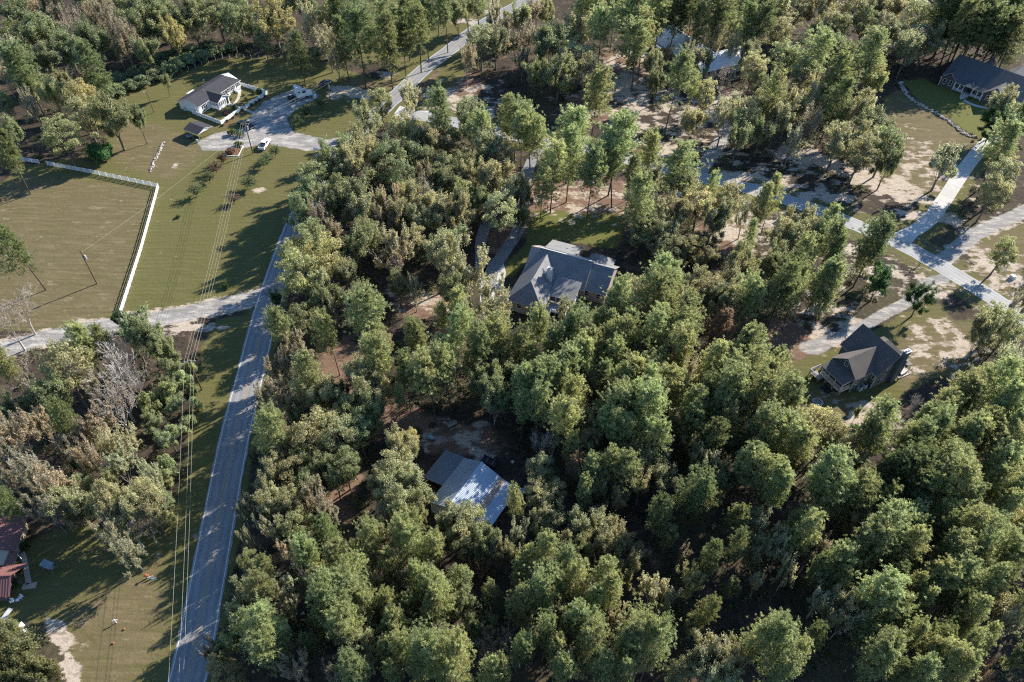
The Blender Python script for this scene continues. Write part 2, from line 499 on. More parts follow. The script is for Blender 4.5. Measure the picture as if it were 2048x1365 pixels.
def ground():
    xs = np.concatenate([[-4000, -1500, -700, -420], np.arange(-300, 300.1, 1.1), [420, 700, 1500, 4000]])
    ys = np.concatenate([[-2500, -600, -100], np.arange(20, 380.1, 1.1), [450, 700, 1500, 5000]])
    X, Y = np.meshgrid(xs, ys)
    nx, ny = len(xs), len(ys)

    def blur(a, k=2):
        a = a.astype(np.float32)
        for _ in range(k):
            a[1:-1, :] = (a[:-2, :] + 2 * a[1:-1, :] + a[2:, :]) / 4
            a[:, 1:-1] = (a[:, :-2] + 2 * a[:, 1:-1] + a[:, 2:]) / 4
        return a

    def zone(polys, k=2):
        r = np.zeros(X.shape, bool)
        for p in polys:
            r |= inside(p, X, Y)
        return blur(r, k)

    def blobs(lst):
        a = np.zeros(X.shape, np.float32)
        for (x, y, rx, ry) in lst:
            c, ex, ey = P(x, y), P(x + rx, y), P(x, y - ry)
            lx, ly = (ex - c).length, (ey - c).length
            q = ((X - c.x) / lx) ** 2 + ((Y - c.y) / ly) ** 2
            a = np.maximum(a, np.clip(.98 - q * .42, 0, 1))
        return a
    g = np.maximum(zone(GRASS), zone(DRY, 4))
    dm, dsd = dist_to(MAIN, X, Y), dist_to(SIDE, X, Y)
    g = np.maximum(g, np.clip((8.5 - dsd) / 3, 0, 1) * .95)
    g = np.maximum(g, np.clip((5.5 - dm) / 2, 0, 1) * .8)
    dcd, dgd, dtr = dist_to(CDRIVE, X, Y), dist_to(GDRIVE, X, Y), dist_to(TRACK, X, Y)
    g = np.maximum(g, np.clip((6 - dcd) / 2, 0, 1) * .7)
    sand = np.maximum(blobs(SAND), blobs(SANDW) * .62)
    srng = np.random.default_rng(3)
    sand = np.maximum(sand, blobs([(srng.uniform(0, 560), srng.uniform(400, 620), srng.uniform(3, 9), srng.uniform(2, 4)) for _ in range(26)] + [(srng.uniform(180, 330), srng.uniform(1100, 1340), srng.uniform(4, 12), srng.uniform(3, 7)) for _ in range(14)] + [(srng.uniform(300, 640), srng.uniform(150, 400), srng.uniform(3, 8), srng.uniform(2, 3)) for _ in range(18)]) * .75)
    sand = np.maximum(sand, np.clip((4.6 - dtr) / 1.6, 0, 1) * .75)
    sand = np.maximum(sand, np.clip((4.4 - dgd) / 1.5, 0, 1) * .6)
    sand = np.maximum(sand, np.clip(1 - np.abs(dsd - 6.5) / 1.5, 0, 1) * .62 * (X > 25))
    sand = np.maximum(sand, zone(CLAY, 1) * 1.35)
    gr = np.maximum(zone(GRAVEL, 1), np.clip((2.9 - dtr) / .8, 0, 1))
    gr = np.maximum(gr, np.clip(1 - np.abs(dm - 3.1) / .7, 0, 1) * .62)
    gr = np.maximum(gr, np.clip(1 - np.abs(dsd - 2.8) / .7, 0, 1) * .62)
    gr = np.maximum(gr, np.clip((2.5 - dgd) / .8, 0, 1))
    gr = np.maximum(gr, np.clip((2.0 - dist_to(H3DRIVE, X, Y)) / .9, 0, 1) * .9)
    gr = np.maximum(gr, np.clip((2.6 - dist_to(H5DRIVE, X, Y)) / .9, 0, 1) * .9)
    verts = np.stack([X.ravel(), Y.ravel(), np.zeros(X.size)], 1)
    i = np.arange(nx * ny).reshape(ny, nx)
    f = np.stack([i[:-1, :-1], i[:-1, 1:], i[1:, 1:], i[1:, :-1]], -1).reshape(-1)
    me = quick_mesh('ground', verts, f, 4, ground_mat(), dict(
        grass=g.ravel(), lawn=zone(LAWN).ravel(), dry=zone(DRY, 5).ravel(), sand=sand.ravel(), straw=blobs(STRAW).ravel(), gravel=gr.ravel(),
        ditch=(np.clip(1 - np.abs(dsd - 5.2) / 1.3, 0, 1) * (X > 20)).ravel()))
    o = link('ground', me)
    o['kind'] = 'structure'


def ground_mat():
    m, t, b = _nt('ground')
    tc = t.nodes.new('ShaderNodeTexCoord')

    def noise(scale, det=3, st=None, rough=.55):
        n = t.nodes.new('ShaderNodeTexNoise'); n.inputs['Scale'].default_value = scale; n.inputs['Detail'].default_value = det; n.inputs['Roughness'].default_value = rough
        if st:
            mp = t.nodes.new('ShaderNodeMapping'); mp.inputs['Scale'].default_value = st[:3]
            if len(st) > 3: mp.inputs['Rotation'].default_value = (0, 0, R_(st[3]))
            t.links.new(tc.outputs['Object'], mp.inputs['Vector']); t.links.new(mp.outputs[0], n.inputs['Vector'])
        else:
            t.links.new(tc.outputs['Object'], n.inputs['Vector'])
        return n.outputs['Fac']

    def ramp(src, lo, hi, a=0., b_=1.):
        k = t.nodes.new('ShaderNodeMapRange'); k.interpolation_type = 'SMOOTHSTEP'
        k.inputs['From Min'].default_value = lo; k.inputs['From Max'].default_value = hi
        k.inputs['To Min'].default_value = a; k.inputs['To Max'].default_value = b_
        t.links.new(src, k.inputs['Value']); return k.outputs[0]

    def mix(f, c1, c2):
        k = t.nodes.new('ShaderNodeMix'); k.data_type = 'RGBA'
        if isinstance(f, float): k.inputs[0].default_value = f
        else: t.links.new(f, k.inputs[0])
        for i, c in ((6, c1), (7, c2)):
            if isinstance(c, tuple): k.inputs[i].default_value = (*c, 1)
            else: t.links.new(c, k.inputs[i])
        return k.outputs[2]

    def math_(op, a, c):
        k = t.nodes.new('ShaderNodeMath'); k.operation = op
        for i, s in enumerate((a, c)):
            if isinstance(s, (int, float)): k.inputs[i].default_value = s
            else: t.links.new(s, k.inputs[i])
        return k.outputs[0]

    def attr(n):
        k = t.nodes.new('ShaderNodeAttribute'); k.attribute_name = n; return k.outputs['Fac']

    big, mid, fine, vfine = noise(.035, 5, None, .6), noise(.22, 6, None, .62), noise(1.1, 6, None, .7), noise(4.5, 4, None, .75)
    streak = noise(1.0, 5, (.10, 1.1, 1, 4), .65)
    streak2 = noise(1.0, 5, (.30, 1.6, 1, -28), .65)
    drag = noise(.5, 6, (.45, 1.3, 1, -35), .7)

    def mask(a, amp=.9, lo=.4, hi=.62, src=mid, src2=fine):
        q = math_('ADD', a, math_('MULTIPLY', math_('SUBTRACT', src, .5), amp))
        q = math_('ADD', q, math_('MULTIPLY', math_('SUBTRACT', src2, .5), amp * .8))
        return ramp(q, lo, hi)
    litter = mix(ramp(fine, .3, .75), (.034, .028, .023), (.085, .064, .047))  # floor browns darkened to stand in for shade under the trees
    litter = mix(ramp(mid, .48, .75, 0, .75), litter, mix(ramp(vfine, .3, .7), (.13, .085, .058), (.22, .15, .10)))
    litter = mix(ramp(big, .48, .66, 0, .6), litter, mix(ramp(fine, .3, .7), (.075, .070, .036), (.125, .11, .058)))
    straw = mix(ramp(vfine, .25, .75), (.120, .072, .050), (.24, .155, .108))
    straw = mix(ramp(drag, .45, .75, 0, .6), straw, (.30, .215, .16))
    col = mix(mask(attr('straw'), 1.0, .36, .7, mid, drag), litter, straw)
    wv = t.nodes.new('ShaderNodeVectorMath'); wv.operation = 'MULTIPLY_ADD'
    n3 = t.nodes.new('ShaderNodeTexNoise'); n3.inputs['Scale'].default_value = .5
    t.links.new(tc.outputs['Object'], n3.inputs['Vector'])
    t.links.new(n3.outputs['Color'], wv.inputs[0]); wv.inputs[1].default_value = (5, 5, 5); t.links.new(tc.outputs['Object'], wv.inputs[2])
    t.links.new(wv.outputs[0], vo.inputs['Vector'])
    ck = t.nodes.new('ShaderNodeMapRange'); ck.inputs['From Max'].default_value = .012; ck.inputs['To Min'].default_value = 1 - stain; ck.inputs['To Max'].default_value = 1
    t.links.new(vo.outputs['Distance'], ck.inputs['Value'])
    def mr(s, a, lo=.3, hi=.7):
        k = t.nodes.new('ShaderNodeMapRange'); k.inputs['From Min'].default_value = lo; k.inputs['From Max'].default_value = hi
        k.inputs['To Min'].default_value = 1 - a; k.inputs['To Max'].default_value = 1 + a
        t.links.new(s, k.inputs['Value']); return k.outputs[0]
    a = t.nodes.new('ShaderNodeMath'); a.operation = 'MULTIPLY'
    t.links.new(mr(n1.outputs['Fac'], .13), a.inputs[0]); t.links.new(mr(n2.outputs['Fac'], .12), a.inputs[1])
    c2 = t.nodes.new('ShaderNodeMath'); c2.operation = 'MULTIPLY'
    t.links.new(a.outputs[0], c2.inputs[0]); t.links.new(ck.outputs[0], c2.inputs[1])
    vm = t.nodes.new('ShaderNodeVectorMath'); vm.operation = 'SCALE'; vm.inputs[0].default_value = col
    t.links.new(c2.outputs[0], vm.inputs['Scale']); t.links.new(vm.outputs[0], b.inputs['Base Color'])
    b.inputs['Roughness'].default_value = .8; b.inputs['Specular IOR Level'].default_value = .25
    return m


ASPHALT = road_mat('asphalt', (.25, .25, .255), .3)
ASPHALT2 = road_mat('pale_asphalt', (.34, .335, .325), .3)
DRIVE_GREY = road_mat('drive_grey', (.22, .22, .22), .25)
LINE_WHITE = mat('line_white', (.72, .72, .70), .6, .15, .6, fine=4, fvar=.2)
LINE_YELLOW = mat('line_yellow', (.40, .27, .10), .6, .25, .6, fine=4, fvar=.25)


# ---------------------------------------------------------------- mesh builder and object helpers
class MB:
    def __init__(self):
        self.v, self.f, self.m = [], [], []

    def add(self, vs, fs, mi=0):
        o = len(self.v)
        self.v += [tuple(p) for p in vs]
        self.f += [tuple(i + o for i in f) for f in fs]
        self.m += [mi] * len(fs)
        return self

    def box(self, x0, x1, y0, y1, z0, z1, mi=0):
        vs = [(x, y, z) for z in (z0, z1) for y in (y0, y1) for x in (x0, x1)]
        return self.add(vs, [(0, 2, 3, 1), (4, 5, 7, 6), (0, 1, 5, 4), (1, 3, 7, 5), (3, 2, 6, 7), (2, 0, 4, 6)], mi)

    def rbox(self, c, sx, sy, z0, z1, ang, mi=0):
        ca, sa = math.cos(ang), math.sin(ang)
        vs = []
        for z in (z0, z1):
            for y in (-sy / 2, sy / 2):
                for x in (-sx / 2, sx / 2):
                    vs.append((c[0] + x * ca - y * sa, c[1] + x * sa + y * ca, z))
        return self.add(vs, [(0, 2, 3, 1), (4, 5, 7, 6), (0, 1, 5, 4), (1, 3, 7, 5), (3, 2, 6, 7), (2, 0, 4, 6)], mi)

    def slab(self, pts, t, mi=0, mside=None):
        """planar polygon given by its top corners, t metres thick downwards"""
        n = len(pts)
        vs = [tuple(p) for p in pts] + [(p[0], p[1], p[2] - t) for p in pts]
        a = sum((pts[i][0] * pts[(i + 1) % n][1] - pts[(i + 1) % n][0] * pts[i][1]) for i in range(n))
        top, bot = tuple(range(n)), tuple(range(2 * n - 1, n - 1, -1))
        if a < 0:
            top, bot = top[::-1], bot[::-1]
        self.add(vs, [top, bot], mi)
        o = len(self.v) - 2 * n
        ms = mi if mside is None else mside
        for i in range(n):
            j = (i + 1) % n
            self.f.append((o + i, o + n + i, o + n + j, o + j)); self.m.append(ms)
        return self

    def prism(self, prof, y0, y1, mi=0):
        """profile in x-z, extruded along y"""
        n = len(prof)
        vs = [(x, y0, z) for x, z in prof] + [(x, y1, z) for x, z in prof]
        fs = [tuple(range(n)), tuple(range(2 * n - 1, n - 1, -1))] + [(i, i + n, (i + 1) % n + n, (i + 1) % n) for i in range(n)]
        return self.add(vs, fs, mi)

    def tube(self, p0, p1, r0, r1=None, n=6, cap=True, mi=0):
        r1 = r0 if r1 is None else r1
        p0, p1 = Vector(p0), Vector(p1)
        d = (p1 - p0)
        if d.length < 1e-6:
            return self
        q = d.to_track_quat('Z', 'Y')
        vs = []
        for p, r in ((p0, r0), (p1, r1)):
            for k in range(n):
                a = 2 * math.pi * k / n
                vs.append(tuple(p + q @ Vector((r * math.cos(a), r * math.sin(a), 0))))
        fs = [(k, (k + 1) % n, (k + 1) % n + n, k + n) for k in range(n)]
        if cap:
            fs += [tuple(range(n))[::-1], tuple(range(n, 2 * n))]
        return self.add(vs, fs, mi)

    def ell(self, c, rx, ry, rz, nu=8, nv=5, mi=0, jit=0.0):
        vs, fs = [], []
        for j in range(nv + 1):
            th = math.pi * j / nv
            for i in range(nu):
                a = 2 * math.pi * i / nu
                k = 1 + (random.random() - .5) * jit
                vs.append((c[0] + rx * k * math.sin(th) * math.cos(a), c[1] + ry * k * math.sin(th) * math.sin(a), c[2] + rz * k * math.cos(th)))
        for j in range(nv):
            for i in range(nu):
                k = (i + 1) % nu
                fs.append((j * nu + i, (j + 1) * nu + i, (j + 1) * nu + k, j * nu + k))
        return self.add(vs, fs, mi)

    def mesh(self, name, mats, smooth=False):
        me = bpy.data.meshes.new(name)
        me.from_pydata(self.v, [], self.f)
        for m in (mats if isinstance(mats, (list, tuple)) else [mats]):
            me.materials.append(m)
        if max(self.m, default=0) > 0:
            me.polygons.foreach_set('material_index', self.m)
        if smooth:
            me.polygons.foreach_set('use_smooth', [True] * len(self.f))
        me.update()
        return me

    def build(self, name, mats, parent=None, smooth=False):
        return link(name, self.mesh(name, mats, smooth), parent)


def link(name, data, parent=None):
    o = bpy.data.objects.new(name, data)
    COL.objects.link(o)
    if parent is not None:
        o.parent = parent
    return o


def tag(o, label=None, cat=None, group=None, kind=None):
    if label: o['label'] = label
    if cat: o['category'] = cat
    if group: o['group'] = group
    if kind: o['kind'] = kind
    return o


def thing(name, label, cat, loc, rz=0.0, group=None):
    o = link(name, None)
    o.location = loc
    o.rotation_euler = (0, 0, rz)
    o.empty_display_size = .5
    return tag(o, label, cat, group)


def structure(name, mb, m):
    o = mb.build(name, m)
    o['kind'] = 'structure'
    return o


def quick_mesh(name, verts, faces_flat, n_per, material, attrs=None, smooth=False):
    """numpy arrays -> mesh; every face has n_per corners"""
    me = bpy.data.meshes.new(name)
    nf = len(faces_flat) // n_per
    me.vertices.add(len(verts)); me.vertices.foreach_set('co', np.ascontiguousarray(verts, dtype=np.float32).ravel())
    me.loops.add(len(faces_flat)); me.loops.foreach_set('vertex_index', np.ascontiguousarray(faces_flat, dtype=np.int32))
    me.polygons.add(nf)
    me.polygons.foreach_set('loop_start', np.arange(0, nf * n_per, n_per, dtype=np.int32))
    if smooth:
        me.polygons.foreach_set('use_smooth', np.ones(nf, dtype=bool))
    me.update(calc_edges=True)
    for k, a in (attrs or {}).items():
        at = me.attributes.new(k, 'FLOAT', 'POINT')
        at.data.foreach_set('value', np.ascontiguousarray(a, dtype=np.float32))
    if material is not None:
        me.materials.append(material)
    return me


# ---------------------------------------------------------------- polylines and zones (photo pixels -> the flat ground)
def line(pts, step=1.5):
    """smooth world polyline through photo points"""
    w_ = [np.array(P(*p)[:2]) for p in pts]
    w_ = [2 * w_[0] - w_[1]] + w_ + [2 * w_[-1] - w_[-2]]
    out = []
    for i in range(1, len(w_) - 2):
        p0, p1, p2, p3 = w_[i - 1:i + 3]
        n = max(2, int(np.linalg.norm(p2 - p1) / step))
        for k in range(n):
            t = k / n
            out.append(.5 * ((2 * p1) + (-p0 + p2) * t + (2 * p0 - 5 * p1 + 4 * p2 - p3) * t * t + (-p0 + 3 * p1 - 3 * p2 + p3) * t ** 3))
    out.append(w_[-2])
    return np.array(out)


def offset(pl, d):
    t = np.gradient(pl, axis=0)
    t /= np.linalg.norm(t, axis=1)[:, None] + 1e-9
    return pl + np.stack([-t[:, 1], t[:, 0]], 1) * np.asarray(d).reshape(-1, 1)


def ribbon(mb, pl, wl, wr, z, wob=0.0, mi=0):
    n = len(pl)
    j1 = RNG.normal(0, wob, n) if wob else 0
    j2 = RNG.normal(0, wob, n) if wob else 0
    a, b = offset(pl, np.full(n, wl) + j1), offset(pl, np.full(n, -wr) + j2)
    vs = [(p[0], p[1], z) for p in a] + [(p[0], p[1], z) for p in b]
    return mb.add(vs, [(i, i + n, i + n + 1, i + 1) for i in range(n - 1)], mi)


MAIN = line([(345, 1470), (372, 1370), (394, 1273), (462, 910), (498, 760), (535, 616), (574, 500), (605, 425), (650, 352), (698, 292), (748, 236), (795, 190), (850, 138), (905, 96), (955, 56), (1010, 24), (1075, -6), (1160, -30)])
SIDE = line([(800, 226), (880, 239), (985, 262), (1085, 284), (1180, 298), (1280, 325), (1380, 350), (1480, 373), (1580, 402), (1680, 438), (1800, 488), (1900, 544), (2000, 606), (2110, 680)])
TRACK = line([(-60, 712), (0, 700), (60, 684), (130, 668), (200, 655), (330, 636), (440, 612), (500, 598), (540, 590)])
GDRIVE = line([(1880, 528), (1950, 470), (2048, 424), (2150, 380)])
CDRIVE = line([(1795, 478), (1850, 448), (1885, 405), (1915, 360), (1945, 318), (1975, 285), (2010, 262), (2060, 245)])
H3DRIVE = line([(1890, 556), (1856, 566), (1819, 602), (1769, 628), (1736, 648), (1690, 668), (1630, 696)])
H5DRIVE = line([(1395, 352), (1418, 318), (1440, 285), (1452, 255), (1430, 225)])
H2DRIVE = line([(1085, 290), (1060, 330), (1046, 390), (1040, 450), (1012, 500), (985, 540), (978, 585)])
H2DRIVE2 = line([(1058, 335), (1020, 380), (985, 425), (965, 470), (962, 520), (970, 560)])
H1LOOP = line([(700, 287), (640, 283), (590, 280), (540, 262), (480, 275), (410, 292)])


def dist_to(pl, X, Y):
    d = np.full(X.shape, 1e9)
    for i in range(0, len(pl) - 1, 2):
        a = pl[i]; b = pl[min(i + 2, len(pl) - 1)]
        ab = b - a
        t = np.clip(((X - a[0]) * ab[0] + (Y - a[1]) * ab[1]) / (ab @ ab + 1e-9), 0, 1)
        d = np.minimum(d, (X - a[0] - t * ab[0]) ** 2 + (Y - a[1] - t * ab[1]) ** 2)
    return np.sqrt(d)


def inside(poly, X, Y):
    w_ = [P(*p) for p in poly]
    r = np.zeros(X.shape, bool)
    n = len(w_)
    for i in range(n):
        x1, y1, x2, y2 = w_[i].x, w_[i].y, w_[(i + 1) % n].x, w_[(i + 1) % n].y
        c = ((y1 > Y) != (y2 > Y)) & (X < (x2 - x1) * (Y - y1) / (y2 - y1 + 1e-12) + x1)
        r ^= c
    return r


GRASS = [
    [(-60, 660), (-60, 400), (60, 330), (120, 318), (215, 325), (235, 290), (215, 230), (190, 190), (340, 150), (450, 117), (560, 112), (640, 125), (720, 150), (770, 165), (800, 100), (860, 62), (930, 20), (985, -10), (1070, -10), (920, 75), (780, 195), (700, 285), (640, 350), (560, 500), (515, 592), (430, 605), (250, 640), (100, 662)],
    [(425, 640), (505, 625), (480, 720), (440, 860), (400, 1040), (360, 1250), (330, 1420), (150, 1420), (140, 1300), (100, 1240), (30, 1250), (-40, 1240), (-40, 1150), (60, 1080), (160, 1050), (330, 1060), (362, 960), (385, 800), (400, 720)],
    [(680, 95), (700, -20), (870, -20), (830, 30), (780, 110), (740, 130)],
    [(1805, 165), (1850, 155), (1870, 170), (1990, 190), (2060, 200), (2060, 270), (1960, 275), (1930, 262), (1900, 236), (1840, 206)],
    [(1062, 420), (1250, 430), (1240, 500), (1100, 480), (1020, 560), (1000, 560), (1020, 520), (1050, 490)],
    [(1140, 590), (1210, 600), (1200, 650), (1130, 650)],
    [(1585, 725), (1640, 705), (1700, 690), (1800, 630), (1880, 600), (1910, 650), (1850, 740), (1800, 800), (1720, 838), (1650, 830), (1560, 760)],
    [(905, 112), (935, 90), (960, 110), (915, 165), (860, 212), (835, 222), (850, 180)],
    [(1060, 310), (1180, 305), (1200, 330), (1080, 330)],
]
LAWN = [GRASS[3], GRASS[4]]
DRY = [
    [(-60, 660), (-60, 400), (60, 345), (310, 378), (245, 630), (100, 662)],
    [(215, 235), (330, 250), (420, 300), (330, 370), (215, 320)],
    [(1770, 195), (1800, 178), (1870, 226), (1940, 272), (1965, 292), (1900, 370), (1840, 400), (1760, 380), (1720, 290)],
    [(1830, 640), (1960, 640), (1940, 740), (1850, 765), (1800, 800), (1780, 700)],
    [(1930, 480), (2080, 440), (2080, 640), (1960, 560)],
    [(120, 1230), (330, 1100), (340, 1300), (260, 1400), (160, 1400)],
    [(640, 190), (720, 150), (770, 165), (800, 110), (830, 95), (780, 180), (700, 200)],
    [(1590, 800), (1690, 780), (1740, 830), (1680, 845)],
]
SAND = [(1195, 140, 45, 22), (1250, 175, 30, 40), (1275, 200, 30, 30), (1275, 110, 40, 12), (1800, 378, 60, 28), (1735, 355, 50, 18), (1640, 392, 60, 12), (1480, 352, 60, 10), (1560, 372, 50, 8),
        (1745, 835, 60, 28), (1690, 872, 45, 20), (1990, 527, 48, 16), (2030, 560, 30, 10), (1700, 500, 40, 12), (1770, 540, 30, 12), (1860, 582, 30, 14), (1645, 672, 35, 22), (1620, 480, 40, 14), (1470, 470, 50, 20), (1500, 440, 60, 16),
        (715, 190, 55, 10), (690, 178, 30, 8), (775, 150, 20, 8), (930, 42, 30, 6), (980, 25, 30, 5), (1385, 235, 35, 25), (1430, 230, 40, 20), (885, 190, 40, 16), (960, 225, 30, 16), (1955, 690, 14, 10), (1885, 668, 12, 12), (1925, 685, 22, 7),
        (350, 331, 8, 5), (633, 311, 10, 4), (518, 379, 12, 6), (1600, 820, 18, 10), (1345, 300, 40, 18), (1440, 205, 60, 16), (1165, 225, 40, 14), (1660, 330, 40, 20), (1600, 310, 60, 16), (1830, 430, 40, 14), (1900, 440, 30, 14), (1400, 395, 60, 12), (330, 625, 60, 6), (230, 640, 60, 5), (400, 655, 60, 8), (345, 660, 30, 14)]
SANDW = [(1350, 230, 170, 90), (1650, 340, 220, 60), (1230, 170, 120, 70), (1540, 470, 130, 50), (1640, 620, 90, 60), (930, 200, 90, 40), (1980, 560, 90, 70), (1780, 560, 110, 40), (1850, 330, 90, 60), (1880, 690, 90, 60), (1720, 850, 110, 50), (840, 600, 80, 30), (940, 880, 90, 40), (1150, 400, 140, 40)]
STRAW = [(1110, 395, 80, 40), (1210, 400, 60, 50), (1060, 440, 40, 30), (1580, 680, 55, 40), (690, 168, 60, 16), (1240, 150, 60, 50), (840, 610, 60, 25), (690, 740, 60, 60), (800, 840, 70, 25), (930, 880, 80, 35), (690, 970, 30, 90), (1000, 360, 30, 40), (900, 175, 60, 40), (1180, 215, 60, 30), (1260, 680, 20, 20), (500, 222, 60, 12), (470, 240, 50, 10), (1450, 470, 60, 40), (1800, 300, 30, 40), (1000, 480, 30, 30), (1260, 600, 200, 30)]
GRAVEL = [
    [(390, 286), (432, 266), (480, 258), (522, 208), (556, 190), (600, 176), (628, 180), (640, 195), (602, 212), (572, 236), (588, 264), (650, 279), (700, 273), (700, 297), (610, 301), (530, 288), (470, 300), (410, 303)],
    [(1590, 690), (1650, 672), (1690, 672), (1660, 700), (1615, 712)],
]
CLAY = [[(92, 1238), (130, 1232), (142, 1270), (150, 1330), (176, 1400), (135, 1400), (104, 1300)]]


def ground():
    xs = np.concatenate([[-4000, -1500, -700, -420], np.arange(-300, 300.1, 1.1), [420, 700, 1500, 4000]])
    ys = np.concatenate([[-2500, -600, -100], np.arange(20, 380.1, 1.1), [450, 700, 1500, 5000]])
    X, Y = np.meshgrid(xs, ys)
    nx, ny = len(xs), len(ys)

    def blur(a, k=2):
        a = a.astype(np.float32)
        for _ in range(k):
            a[1:-1, :] = (a[:-2, :] + 2 * a[1:-1, :] + a[2:, :]) / 4
            a[:, 1:-1] = (a[:, :-2] + 2 * a[:, 1:-1] + a[:, 2:]) / 4
        return a

    def zone(polys, k=2):
        r = np.zeros(X.shape, bool)
        for p in polys:
            r |= inside(p, X, Y)
        return blur(r, k)

    def blobs(lst):
        a = np.zeros(X.shape, np.float32)
        for (x, y, rx, ry) in lst:
            c, ex, ey = P(x, y), P(x + rx, y), P(x, y - ry)
            lx, ly = (ex - c).length, (ey - c).length
            q = ((X - c.x) / lx) ** 2 + ((Y - c.y) / ly) ** 2
            a = np.maximum(a, np.clip(.98 - q * .42, 0, 1))
        return a
    g = np.maximum(zone(GRASS), zone(DRY, 4))
    dm, dsd = dist_to(MAIN, X, Y), dist_to(SIDE, X, Y)
    g = np.maximum(g, np.clip((8.5 - dsd) / 3, 0, 1) * .95)
    g = np.maximum(g, np.clip((5.5 - dm) / 2, 0, 1) * .8)
    dcd, dgd, dtr = dist_to(CDRIVE, X, Y), dist_to(GDRIVE, X, Y), dist_to(TRACK, X, Y)
    g = np.maximum(g, np.clip((6 - dcd) / 2, 0, 1) * .7)
    sand = np.maximum(blobs(SAND), blobs(SANDW) * .62)
    sand = np.maximum(sand, np.clip((4.6 - dtr) / 1.6, 0, 1) * .75)
    sand = np.maximum(sand, np.clip((4.4 - dgd) / 1.5, 0, 1) * .6)
    sand = np.maximum(sand, np.clip(1 - np.abs(dsd - 6.5) / 1.5, 0, 1) * .62 * (X > 25))
    sand = np.maximum(sand, zone(CLAY, 1) * 1.35)
    gr = np.maximum(zone(GRAVEL, 1), np.clip((2.9 - dtr) / .8, 0, 1))
    gr = np.maximum(gr, np.clip((2.5 - dgd) / .8, 0, 1))
    gr = np.maximum(gr, np.clip((2.0 - dist_to(H3DRIVE, X, Y)) / .9, 0, 1) * .9)
    gr = np.maximum(gr, np.clip((2.6 - dist_to(H5DRIVE, X, Y)) / .9, 0, 1) * .9)
    verts = np.stack([X.ravel(), Y.ravel(), np.zeros(X.size)], 1)
    i = np.arange(nx * ny).reshape(ny, nx)
    f = np.stack([i[:-1, :-1], i[:-1, 1:], i[1:, 1:], i[1:, :-1]], -1).reshape(-1)
    me = quick_mesh('ground', verts, f, 4, ground_mat(), dict(
        grass=g.ravel(), lawn=zone(LAWN).ravel(), dry=zone(DRY, 5).ravel(), sand=sand.ravel(), straw=blobs(STRAW).ravel(), gravel=gr.ravel(),
        ditch=(np.clip(1 - np.abs(dsd - 5.2) / 1.3, 0, 1) * (X > 20)).ravel()))
    o = link('ground', me)
    o['kind'] = 'structure'


